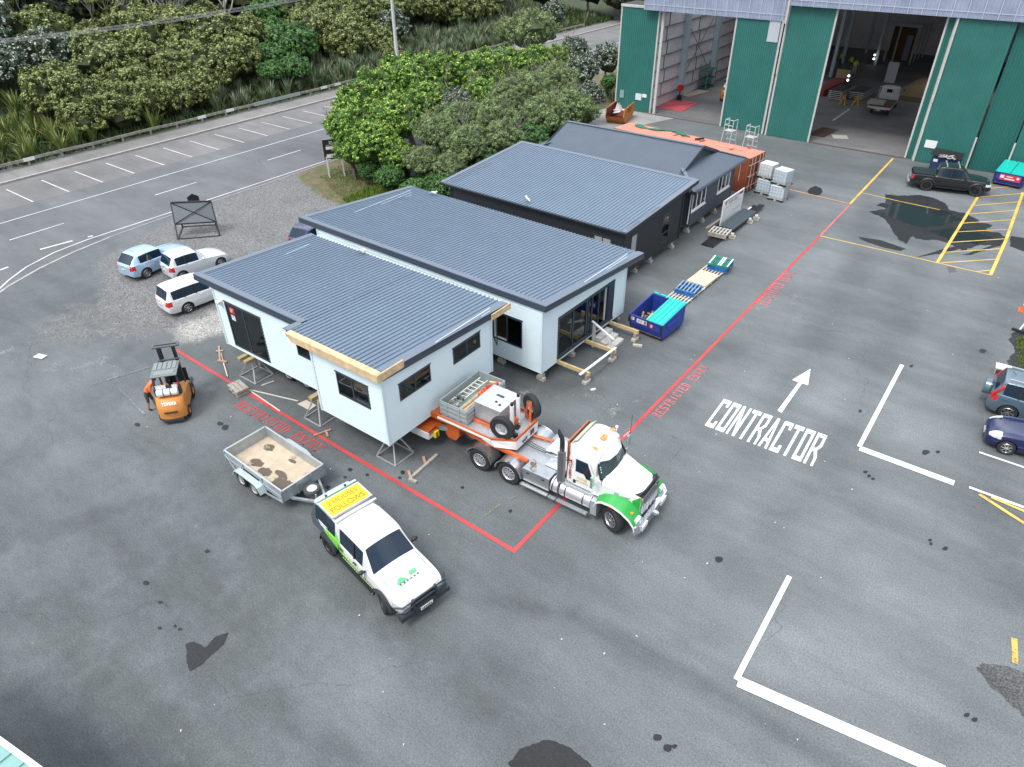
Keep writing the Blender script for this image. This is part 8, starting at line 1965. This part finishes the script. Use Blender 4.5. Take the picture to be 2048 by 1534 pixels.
# gulls / clay lumps along the roof edges
def gull(x, y, z, rz, lbl):
    t = thing('seagull', lbl, 'bird', (x, y, z), rz, 'gulls on the roofs')
    b = MB(); b.ico((0, 0, .14), .15, 2, sc=(1.35, .6, .6)); b.ico((.20, 0, .24), .065, 2); b.add([(-.15, -.04, .15), (-.15, .04, .15), (-.36, .02, .13), (-.36, -.02, .13)], [(0, 1, 2, 3)]); b.tube([(.13, 0, .17), (.19, 0, .23)], [.06, .05], 8); b.build('body', WHITE, t, smooth=True)
    b = MB(); b.ico((-.06, .07, .16), .12, 2, sc=(1.5, .22, .5)); b.ico((-.06, -.07, .16), .12, 2, sc=(1.5, .22, .5)); b.build('wing', mat('gull_grey', (.35, .36, .38), .6), t, smooth=True)
    b = MB(); b.cyl((.25, 0, .24), (.31, 0, .23), .014, .004, 6); b.cyl((0, .03, .08), (0, .03, 0), .006, n=4); b.cyl((0, -.03, .08), (0, -.03, 0), .006, n=4); b.build('beak_and_legs', CONE, t)
gull(-24.6, 20.55, zf1(20.55)+.04, R(0), 'gull on the back roof edge of the house on the trailer'); q = h2.matrix_basis @ Vector((-13.7, 8.1, 0)); gull(-28.6, 30.0, zf2(8.2)+.04, R(10), 'gull at the far roof corner of the pale blue house on blocks'); gull(-23.6, 32.75, zf3(.4)+.05, R(150), 'gull at the gutter of the black house roof')
b = MB()
for i in range(1, 54): x = -28.3+i*.225; b.cbox((x, 20.735, zf1(20.73)+.02), (.14, .03, .035))
b.build('foam_closure', mat('white_foam_strip', (.75, .8, .8), .6), h1)['kind'] = 'stuff'
# ================================================================== TERRAIN AND VEGETATION
nr = np.random.default_rng(11)
def hz(x, y):
    d = max(0., -67.6-x); h = .09*d+.0022*d*d; h = min(h, 9+.05*d)
    return h*(.85+.3*mnoise.noise(Vector((x*.06, y*.06, 3))))+(.25*mnoise.noise(Vector((x*.4, y*.4, 0))) if d > .5 else 0)
b = MB(); gx = [-67.5-.9*i-.02*i*i for i in range(60)]; gy = [-30+3*i for i in range(66)]
b.add([(x, y, hz(x, y)-.02 if i else .01) for i, x in enumerate(gx) for y in gy], [(i*66+j, i*66+j+1, (i+1)*66+j+1, (i+1)*66+j) for i in range(59) for j in range(65)])
def soil():
    m_ = mat('leaf_litter_soil', (.05, .065, .03), .95, var=.5, scale=1.5, bump=.6, bscale=20); return m_
o = b.build('hills', soil(), smooth=True, fix=False); struct(o)
def leafm(name, col, rough=.5, tl=.25):
    m_ = mat(name, (1, 1, 1), rough, attr='tint', spec=.3); return m_
def leaf_mesh(name, P, Nn, S, C, mt, asp=.55):
    """oriented diamond leaves"""
    n = len(P); a = nr.normal(size=(n, 3)); u = np.cross(Nn, a); u /= np.linalg.norm(u, axis=1)[:, None]+1e-9; v = np.cross(Nn, u); v /= np.linalg.norm(v, axis=1)[:, None]+1e-9
    S = S[:, None]; V_ = np.stack([P-u*S, P+v*S*asp, P+u*S, P-v*S*asp], 1).reshape(-1, 3)
    me = bpy.data.meshes.new(name); me.vertices.add(4*n); me.vertices.foreach_set('co', V_.astype('f').ravel()); me.loops.add(4*n); me.loops.foreach_set('vertex_index', np.arange(4*n, dtype='i'))
    me.polygons.add(n); me.polygons.foreach_set('loop_start', np.arange(0, 4*n, 4, dtype='i')); me.polygons.foreach_set('loop_total', np.full(n, 4, 'i')); me.update(calc_edges=True)
    at = me.color_attributes.new('tint', 'FLOAT_COLOR', 'POINT'); cc = np.ones((4*n, 4), 'f'); cc[:, :3] = np.repeat(C, 4, 0); at.data.foreach_set('color', cc.ravel())
    me.materials.append(mt); me.validate(); return me
LEAF = leafm('leaf', None); 
def crown_mesh(name, base, pale_leaf, clumps=330, per=26, leaf=.045, seed=0, squash=.8, rc=.085, pale_share=.45, bias=-.35, rough=.20, lob=2.2, asp=.55):
    rr = np.random.default_rng(seed); P = []; N_ = []; C = []; S = []
    base = np.array(base)*1.2; pale_leaf = np.array(pale_leaf)*1.2
    for k in range(clumps+clumps//4):
        while True:
            d = rr.normal(size=3); d /= np.linalg.norm(d)
            if d[2] > bias: break
        dv = Vector(d); Rr = .82+rough*mnoise.noise(dv*lob+Vector((seed, 0, 0)))*1.6+.10*mnoise.noise(dv*5+Vector((seed, 1, 0)))
        if k >= clumps: Rr *= .84
        c = d*Rr*np.array([1, 1, squash]); r_ = rc*rr.uniform(.7, 1.35); cb = max(.35, rr.normal(1, .27))
        q = rr.normal(size=(per, 3)); q /= np.linalg.norm(q, axis=1)[:, None]
        P.append(c+q*r_*rr.uniform(.45, 1, (per, 1))); nn = q*.9+d*.5+np.array([0, 0, .35]); nn /= np.linalg.norm(nn, axis=1)[:, None]; N_.append(nn)
        t = (rr.random(per) < pale_share*(.35+.9*(q[:, 2]*.5+.5)))[:, None]  # paler colour is picked more often towards the top of each clump
        C.append(np.where(t, pale_leaf, base)*cb*rr.uniform(.75, 1.25, (per, 1))); S.append(leaf*rr.uniform(.6, 1.3, per))
    return leaf_mesh(name, np.concatenate(P), np.concatenate(N_), np.concatenate(S), np.concatenate(C).clip(.005, 1), LEAF, asp)
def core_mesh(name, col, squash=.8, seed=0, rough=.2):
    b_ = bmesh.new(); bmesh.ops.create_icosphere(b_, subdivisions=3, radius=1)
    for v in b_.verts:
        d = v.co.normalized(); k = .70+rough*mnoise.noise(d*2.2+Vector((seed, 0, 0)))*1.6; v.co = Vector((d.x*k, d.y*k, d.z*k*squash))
    me = bpy.data.meshes.new(name); b_.to_mesh(me); b_.free(); me.materials.append(mat('shaded_core_leaf_'+name, col, .95, var=.4, scale=9)); return me
def trunk_mesh(name, h=1.2, seed=0, branches=5, depth=2, r0=.05, spread=.7, mt=None, top=1.0):
    r = random.Random(seed); b = MB()
    def grow(p, d, L_, r_, dep):
        pts = [p]; rad = [r_]; q = p; dd = d.copy(); n = 4
        for i in range(n): dd = (dd+Vector((r.uniform(-.22, .22), r.uniform(-.22, .22), .08))).normalized(); q = q+dd*(L_/n); pts.append(q); rad.append(r_*(1-.55*(i+1)/n))
        b.tube(pts, rad, 6 if dep > 1 else 4)
        if dep > 0:
            for k in range(branches if dep == depth else 3):
                t = r.uniform(.4, 1); i = min(n-1, int(t*n)); a = r.uniform(0, 2*PI); e = (dd+Vector((math.cos(a), math.sin(a), .15))*spread).normalized(); grow(pts[i+1], e, L_*r.uniform(.45, .75), rad[i+1]*.7, dep-1)
    grow(Vector((0, 0, 0)), Vector((.03, .02, 1)), h, r0, depth)
    me = b.build('tmp', mt, smooth=60); d = me.data; bpy.data.objects.remove(me); d.name = name; return d
BARK = mat('grey_bark', (.17, .15, .12), .9, var=.25, scale=8); PALEBARK = mat('pale_bark', (.50, .47, .42), .85, var=.2, scale=6)
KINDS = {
 'hedge': dict(base=(.048, .068, .015), pale_leaf=(.23, .27, .085), leaf=.033, clumps=430, per=34, rc=.085, pale_share=.5, rough=.26, squash=.95),
 'glossy': dict(base=(.050, .13, .015), pale_leaf=(.32, .42, .07), leaf=.036, clumps=330, per=36, rc=.09, pale_share=.30, asp=.5, squash=.9),
 'grey': dict(base=(.075, .115, .040), pale_leaf=(.21, .28, .11), leaf=.025, clumps=480, per=34, rc=.085, pale_share=.5, rough=.2, asp=.4, squash=.85),
 'silver': dict(base=(.045, .070, .040), pale_leaf=(.36, .40, .33), leaf=.046, clumps=300, per=22, rc=.08, pale_share=.25, squash=1.0),
 'vine': dict(base=(.030, .085, .018), pale_leaf=(.08, .18, .04), leaf=.040, clumps=380, per=22, rc=.075, pale_share=.4, rough=.15),
 'dark': dict(base=(.022, .036, .016), pale_leaf=(.06, .085, .035), leaf=.055, clumps=280, per=20, rc=.09, pale_share=.35)}
LBL = {'hedge': 'olive green rounded tree', 'glossy': 'glossy bright green bush', 'grey': 'grey green fine leaved bush', 'silver': 'silvery dark leaved tree', 'vine': 'deep green vine covered bush', 'dark': 'dark green tree'}
NM = {'hedge': 'olive_tree_crown', }
CRN = {}
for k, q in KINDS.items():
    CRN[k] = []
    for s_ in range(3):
        col = tuple(c*.55 for c in q['base'])  # core takes a darkened leaf colour for the shade inside the crown
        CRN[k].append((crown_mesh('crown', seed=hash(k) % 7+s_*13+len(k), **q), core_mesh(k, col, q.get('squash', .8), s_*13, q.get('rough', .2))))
TRK = [trunk_mesh('trunk', 1.0, s_, 5, 2, .06, .8, BARK) for s_ in range(3)]
PTR = [trunk_mesh('trunk', 1.0, 20+s_, 5, 3, .045, .75, PALEBARK) for s_ in range(4)]
TWG = [trunk_mesh('bare_branch', .8, 40+s_, 7, 3, .022, 1.1, mat('dead_twig', (.36, .33, .29), .9)) for s_ in range(2)]
def addmesh(name, me, parent, loc=(0, 0, 0), sc=1, rz=0):
    o = bpy.data.objects.new(name, me); COL.objects.link(o); o.parent = parent; o.location = loc; o.scale = sc if isinstance(sc, tuple) else (sc,)*3; o.rotation_euler = (0, 0, rz); return o
ntree = {}
def tree(x, y, zc, r, kind, where, zg=None, hs_=1.0, trunk=None, twig=False):
    i = ntree.get('n', 0); ntree['n'] = i+1; rr = random.Random(i*7+1)
    zg = (hz(x, y) if x < -67.5 else 0) if zg is None else zg
    t = thing('bush' if r < 2.1 and kind != 'dark' else 'tree', LBL[kind]+' '+where, 'bush' if r < 2.1 and kind != 'dark' else 'tree', (x, y, zg), 0, None)
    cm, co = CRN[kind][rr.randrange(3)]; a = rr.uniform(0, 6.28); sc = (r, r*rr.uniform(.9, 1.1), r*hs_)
    c = addmesh('crown', cm, t, (0, 0, zc-zg), sc, a); addmesh('shaded_core', co, c)
    h = max(.6, zc-zg); addmesh('trunk', (trunk or TRK)[i % 3], t, (0, 0, -.1), (h*1.0, h*1.0, h*.9), a)
    if twig: addmesh('bare_branch', TWG[i % 2], c, (.2, -.35, .22), (.55, .55, .6), a)
    return t
ROWW = ['first', 'second', 'third', 'fourth', 'fifth', 'sixth', 'seventh', 'eighth', 'ninth', 'tenth', 'eleventh', 'twelfth', 'thirteenth', 'fourteenth', 'fifteenth', 'sixteenth', 'seventeenth', 'eighteenth', 'nineteenth', 'twentieth']
def nth(i):
    if i < 20: return ROWW[i]
    t, u = divmod(i+1, 10); tens = ['', '', 'twenty', 'thirty', 'forty', 'fifty', 'sixty', 'seventy', 'eighty', 'ninety'][t]
    return tens[:-1]+'ieth' if u == 0 else tens+' '+ROWW[u-1]
# foreground bushes between the road and the houses: (px, py, height of crown centre, radius, kind)
FG = [(700, 255, 3.6, 2.0, 'glossy'), (722, 215, 4.2, 2.4, 'glossy'), (765, 185, 4.8, 2.6, 'glossy'), (815, 165, 5.2, 2.8, 'glossy'), (862, 150, 5.2, 2.5, 'glossy'), (915, 150, 4.8, 2.5, 'glossy'), (965, 140, 4.6, 2.4, 'glossy'), (1020, 135, 4.2, 2.5, 'glossy'), (1075, 125, 4.0, 2.2, 'glossy'), (1110, 120, 3.8, 1.9, 'glossy'),
      (790, 240, 4.0, 2.3, 'glossy'), (745, 285, 3.0, 2.1, 'glossy'), (705, 300, 2.3, 1.6, 'glossy'), (850, 205, 4.2, 2.2, 'glossy'), (790, 310, 2.2, 1.6, 'glossy'), (960, 190, 4.0, 1.9, 'glossy'),
      (868, 262, 3.9, 1.8, 'grey'), (845, 322, 2.4, 1.5, 'grey'), (915, 240, 4.0, 1.9, 'grey'), (930, 290, 3.2, 2.0, 'grey'), (985, 235, 4.2, 2.1, 'grey'), (1005, 275, 3.4, 1.8, 'grey'), (900, 335, 2.2, 1.4, 'grey'), (1020, 190, 4.4, 1.9, 'grey'),
      (1055, 180, 4.4, 2.2, 'grey'), (1110, 165, 4.2, 2.4, 'grey'), (1135, 215, 3.2, 2.3, 'grey'), (1085, 235, 3.4, 2.4, 'grey'), (1165, 225, 2.4, 1.7, 'grey'), (1060, 285, 2.4, 2.0, 'vine'), (975, 320, 2.0, 1.7, 'vine'), (1062, 62, 4.6, 3.3, 'grey'), (1110, 262, 2.0, 1.8, 'vine'), (1015, 60, 4.0, 2.0, 'grey'),
      (1165, 140, 3.6, 1.9, 'silver'), (1148, 105, 4.2, 1.9, 'silver'), (1178, 195, 2.4, 1.6, 'silver'), (912, 205, 4.6, 1.3, 'silver'), (1215, 118, 3.0, 1.9, 'silver'), (1222, 165, 1.6, 1.2, 'vine'),
      (830, 380, 1.1, 1.2, 'vine'), (880, 372, 1.2, 1.3, 'vine'), (930, 352, 1.3, 1.3, 'vine'), (780, 355, 1.2, 1.3, 'vine'), (1010, 315, 1.4, 1.4, 'vine'), (740, 340, 1.1, 1.1, 'vine'), (860, 350, 1.3, 1.2, 'vine')]
cnt = {}
FG.sort(key=lambda q: (G(q[0], q[1], q[2])-Vector((-44, 36, q[2]))).length)
for (px, py, zc, r, kd) in FG:
    p = G(px, py, zc); cnt[kd] = cnt.get(kd, 0)+1
    t = tree(p.x, p.y, zc, r, kd, 'between road and houses, %s nearest the street board' % nth(cnt[kd]-1), 0, .95, twig=(kd == 'grey' and cnt[kd] in (3, 5, 8, 9, 10, 11, 12)))
    t['group'] = 'bushes between the road and the houses'
# hillside beyond the road
def zone(px, py):
    if px < 150 and py > 235-.0*px: return 'flax'
    if px < 100 and py > 120 and py > 160: return 'flax'
    if px < 45 and 60 < py: return 'silverl'
    if 430 < px < 640 and py > 150-.12*(px-430)+10: return 'flax'
    if 620 < px < 780 and py > 95: return 'flax'
    if 790 < px < 1000 and 25 < py: return 'flax'
    if 1000 < px < 1240: return 'dark' if py < 60 else 'flax'
    if 520 < px < 590 and 40 < py < 160: return 'vine'
    if 590 < px < 680 and 90 < py < 175: return 'vine'
    if 480 < px < 545 and py < 50: return 'vine'
    if py < 42 and px < 480: return 'top'
    return 'hedge'
rows = [(-70.6, 2.1, 1.8), (-74.2, 2.8, 2.6), (-78.6, 3.1, 3.1), (-83.2, 3.2, 3.4), (-88, 3.3, 3.8)]
hc = {}
for ri, (x0, r0, zc0) in enumerate(rows):
    y = 8+ri*.8; rc_ = 0
    while y < 122:
        x = x0+rnd.uniform(-.8, .8); g_ = hz(x, y); zc = g_+zc0*rnd.uniform(.7, 1.3); px, py = proj((x, y, zc)); k = zone(px, py)
        step = r0*1.42
        if k in ('hedge', 'vine', 'silverl') and not (ri == 0 and rnd.random() < .25):
            kd = 'silver' if k == 'silverl' else k
            if kd == 'hedge' and rnd.random() < .06: kd = 'silver'
            r = r0*rnd.uniform(.75, 1.12); rc_ += 1
            t = tree(x, y, zc, r, kd, 'on the bank, %s from left in the %s row' % (nth(rc_-1), nth(ri))); t['group'] = 'trees on the bank beyond the road'
        y += step
DK = 0
for ri, x0 in enumerate((-93, -101, -112)):
    y = 5; DK = 0
    while y < 175:
        x = x0+rnd.uniform(-2, 2); g_ = hz(x, y); kd = 'dark' if rnd.random() < .75 else 'hedge'; r = rnd.uniform(3.2, 4.6); zc = g_+rnd.uniform(3.5, 6.5); DK += 1
        t = tree(x, y, zc, r, kd, 'high on the hillside, %s from left in the %s line' % (nth(DK-1), nth(ri)), None, 1.1); t['group'] = 'tall trees at the back of the hillside'
        y += r*1.45
for i, (px, py) in enumerate(((20, 60), (98, 78), (203, 52), (314, 40), (330, 38), (352, 22), (372, 22), (434, 36), (60, 20), (250, 30))):
    x = -89-rnd.uniform(0, 2); pz = None
    for y_ in np.arange(10, 90, .5):
        q = proj((x, y_, hz(x, y_)+2.0))
        if q[0] > px: break
    h = rnd.uniform(4.5, 6.5); t = thing('bare_tree', 'pale bare trunked tree on the top left hillside, %s from the left' % nth(i), 'tree', (x, y_, hz(x, y_)), 0, 'pale trunked trees on the hillside')
    addmesh('trunk', PTR[i % 4], t, (0, 0, 0), (h, h, h), rnd.uniform(0, 6))
    cm, co = CRN['hedge'][i % 3]
    if i in (1, 2, 5): addmesh('crown', cm, t, (0, 0, h*1.35), (2.6, 2.6, 1.5), 0)
# trees behind the road far right, before the shed
for i, (x, y, zc, r, k) in enumerate(((-66, 119, 4, 4, 'dark'), (-59, 121, 4, 4, 'dark'), (-52, 122, 4, 4.2, 'hedge'), (-46, 118, 3.5, 3.5, 'dark'), (-72, 118, 5, 4, 'dark'), (-70, 127, 5, 4.5, 'dark'), (-56-16, 135, 5, 4.5, 'dark'), (-62, 140, 5, 4.5, 'dark'), (-52, 138, 5, 4.5, 'dark'), (-76, 110, 5, 3.5, 'dark'), (-44, 130, 5, 4.5, 'dark'), (-70, 104, 2.5, 2, 'silver'))):
    t = tree(x, y, zc, r, k, 'past the end of the visible road, %s from the left' % nth(i), None, 1.1); t['group'] = 'trees past the end of the road'
# flax -----------------------------------------------------------------------------
def flax_mesh(seed, n=75, L_=2.1, cols=((.10, .15, .08), (.18, .23, .13), (.30, .31, .20), (.32, .26, .17))):
    r = random.Random(seed); V_ = []; F_ = []; C = []
    for i in range(n):
        a = r.uniform(0, 2*PI); tilt = r.uniform(.08, 1.15)*r.uniform(.5, 1); l = L_*r.uniform(.55, 1.1); w = r.uniform(.035, .06); base = Vector((math.cos(a), math.sin(a), 0))*r.uniform(0, .22)
        side = Vector((-math.sin(a), math.cos(a), 0)); p = base.copy(); ang = tilt*.45; segs = 6; c = cols[0 if r.random() < .5 else 1 if r.random() < .6 else 2 if r.random() < .7 else 3]; kb = r.uniform(.7, 1.3); o = len(V_)
        bend = r.uniform(.5, 2.0)*tilt; tw = r.uniform(-.5, .5)
        for k in range(segs+1):
            t = k/segs; ww = w*(1-t**3)*(1 if t < .98 else .1); s2 = (side*math.cos(tw*t)+Vector((0, 0, 1))*math.sin(tw*t)); V_ += [tuple(p-s2*ww), tuple(p+s2*ww)]; C += [[q*kb for q in c]]*2
            ang2 = ang+bend*t*t; p = p+Vector((math.cos(a)*math.sin(ang2), math.sin(a)*math.sin(ang2), math.cos(ang2)))*(l/segs)
        F_ += [(o+2*k, o+2*k+1, o+2*k+3, o+2*k+2) for k in range(segs)]
    me = bpy.data.meshes.new('flax_blades'); me.from_pydata(V_, [], F_); at = me.color_attributes.new('tint', 'FLOAT_COLOR', 'POINT'); cc = np.ones((len(V_), 4), 'f'); cc[:, :3] = np.array(C); at.data.foreach_set('color', cc.ravel()); me.materials.append(leafm('flax_leaf', None, .38)); return me
FXA = [flax_mesh(s_) for s_ in range(4)]; FXB = [flax_mesh(9+s_, 75, 2.1, ((.13, .19, .05), (.24, .28, .08), (.34, .33, .12), (.36, .30, .13))) for s_ in range(3)]
nf = 0
def flax(x, y, s_, m_, where):
    global nf; nf += 1
    o = bpy.data.objects.new('flax_plant', m_); COL.objects.link(o); o.location = (x, y, hz(x, y) if x < -67.5 else 0); o.rotation_euler = (0, 0, rnd.uniform(0, 6)); o.scale = (s_, s_, s_*rnd.uniform(.85, 1.1))
    tag(o, 'strappy flax clump '+where, 'flax', 'flax plants on the bank over the road')
x = -68.6; fr_ = -1
while x > -90:
    y = 8; fc = 0; fr_ += 1
    while y < 118:
        xx, yy = x+rnd.uniform(-.6, .6), y+rnd.uniform(-.6, .6); px, py = proj((xx, yy, hz(xx, yy)+1.2)); k = zone(px, py)
        if -40 < px < 1240 and py > -20 and nf < 285:
            if k == 'flax' or (x > -69.5 and rnd.random() < .45):
                flax(xx, yy, rnd.uniform(.75, 1.25), (FXB if px < 330 else FXA)[rnd.randrange(3)], 'on the bank, %s from left in the %s row' % (nth(fc), nth(fr_)))
                fc += 1
        y += 1.75 if x > -75 else 2.1
    x -= 1.65 if x > -75 else 2.1
for fi, (px, py) in enumerate(((815, 345), (800, 350), (722, 330), (1225, 195), (1215, 185))):
    p = G(px, py, .4); flax(p.x, p.y, .8, FXA[0], 'at the foot of the %s' % ('glossy bushes, %s from the right' % nth(fi) if px < 1000 else 'tree beside the shed, %s from the right' % nth(fi-3)))
# undergrowth and grass: nobody could count it
def scatter(name, pts, hgt, wid, cols, n):
    P = np.array(pts); n_ = len(P); V_ = []; a = nr.uniform(0, 6.28, n_); h = hgt*nr.uniform(.5, 1.3, n_); w = wid*nr.uniform(.6, 1.3, n_); dx, dy = np.cos(a), np.sin(a); lx = nr.normal(0, .35, n_)*h; ly = nr.normal(0, .35, n_)*h
    A = np.stack([P[:, 0]-dx*w, P[:, 1]-dy*w, P[:, 2]], 1); B_ = np.stack([P[:, 0]+dx*w, P[:, 1]+dy*w, P[:, 2]], 1); C_ = np.stack([P[:, 0]+lx, P[:, 1]+ly, P[:, 2]+h], 1)
    me = bpy.data.meshes.new(name); me.from_pydata(np.stack([A, B_, C_], 1).reshape(-1, 3).tolist(), [], np.arange(3*n_).reshape(-1, 3).tolist())
    at = me.color_attributes.new('tint', 'FLOAT_COLOR', 'POINT'); ci = np.array(cols)[nr.integers(0, len(cols), n_)]*nr.uniform(.7, 1.3, (n_, 1)); cc = np.ones((3*n_, 4), 'f'); cc[:, :3] = np.repeat(ci, 3, 0); at.data.foreach_set('color', cc.ravel()); me.materials.append(LEAF)
    o = bpy.data.objects.new(name, me); COL.objects.link(o); struct(o, 'stuff'); return o
def in_poly_pts(pix, n, z=0):
    P = [G(*p) for p in pix]; x0, x1 = min(p.x for p in P), max(p.x for p in P); y0, y1 = min(p.y for p in P), max(p.y for p in P); X_ = nr.uniform(x0, x1, n); Y_ = nr.uniform(y0, y1, n)
    k = pin([(p.x, p.y) for p in P], X_, Y_); return np.stack([X_[k], Y_[k], np.full(k.sum(), z)], 1)
scatter('grass', in_poly_pts([(686, 400), (720, 385), (760, 368), (800, 360), (905, 350), (905, 420), (870, 400), (810, 385), (745, 408), (700, 412)], 42000), .26, .03, [(.07, .16, .02), (.11, .20, .03), (.05, .12, .02), (.12, .2, .03), (.3, .3, .03)], 0)
scatter('grass', np.concatenate([in_poly_pts([(640, 355), (690, 325), (770, 350), (720, 385), (680, 395)], 5000), in_poly_pts([(1190, 175), (1236, 140), (1236, 172), (1195, 195)], 9000), in_poly_pts([(2030, 680), (2120, 640), (2120, 780), (2040, 750)], 9000)]), .12, .02, [(.12, .19, .03), (.07, .14, .02), (.16, .17, .06)], 0)
U = []
for i in range(26000):
    x = -67.8-nr.exponential(9); y = nr.uniform(8, 120); U.append((x, y, hz(x, y)))
scatter('undergrowth', U, .7, .10, [(.04, .09, .02), (.03, .06, .02), (.07, .12, .03), (.12, .12, .05)], 0)
# guard rail, pole, wires ---------------------------------------------------------------
gr = thing('guard_rail', 'weathered timber guard rail with white panels along the far footpath', 'guard rail', (-67.15, 0, 0))
WR = mat('weathered_rail', (.27, .26, .22), .9, var=.4, scale=3)
for i in range(42):
    y = -2+2.7*i; b = MB(); b.box(-.06, .06, y-.07, y+.07, 0, .62); b.build('post', WR, gr)
b = MB()
for i in range(41): y = -2+2.7*i; b.beam((0.05, y, .58+.03*math.sin(i*2.1)), (0.05+.04*math.sin(i), y+2.7, .58+.03*math.sin((i+1)*2.1)), .08, .22)
b.build('rail', WR, gr)
for y in (21.9, 38.0, 41.2, 53.4, 55.4, 61.8, 68): b = MB(); b.box(.10, .14, y, y+(1.4 if y > 54 and y < 55 else .9), .45, .72); b.build('white_panel', WHITE, gr)
b = MB(); b.box(.10, .16, 44.5, 50.5, .40, .74); b.build('steel_panel', mat('dull_zinc', (.38, .43, .43), .5, .4), gr)
pl = thing('power_pole', 'pale concrete power pole standing past the road behind the glossy bushes', 'pole', (-67.3, 65.9, 0))
b = MB(); b.prism([(-.14, -.14), (.14, -.14), (.14, .14), (-.14, .14)], 0, 11.5, 'z'); b.v = [(x*(1.25-.045*z), y*(1.25-.045*z), z) for x, y, z in b.v]; b.build('shaft', mat('pale_concrete', (.55, .55, .53), .8, var=.08), pl, bevel=.02)
b = MB(); b.box(-1.2, 1.2, -.05, .05, 10.1, 10.2); b.build('cross_arm', TIMBOLD, pl)
for i, dx in enumerate((-1.05, -.45, .35, .95)):
    b = MB(); pts = []
    for k in range(41):
        t = k/40; y = 5+60.9*t; pts.append((-67.3+dx, y, 10.25-4.6*t*(1-t)))
    b.tube(pts, .013, 5); tag(b.build('power_line', mat('pale_wire', (.42, .42, .42), .5)), 'overhead wire above the hedge, %s of four counting from the road' % ['fourth', 'third', 'second', 'first'][i], 'wire', 'overhead wires')
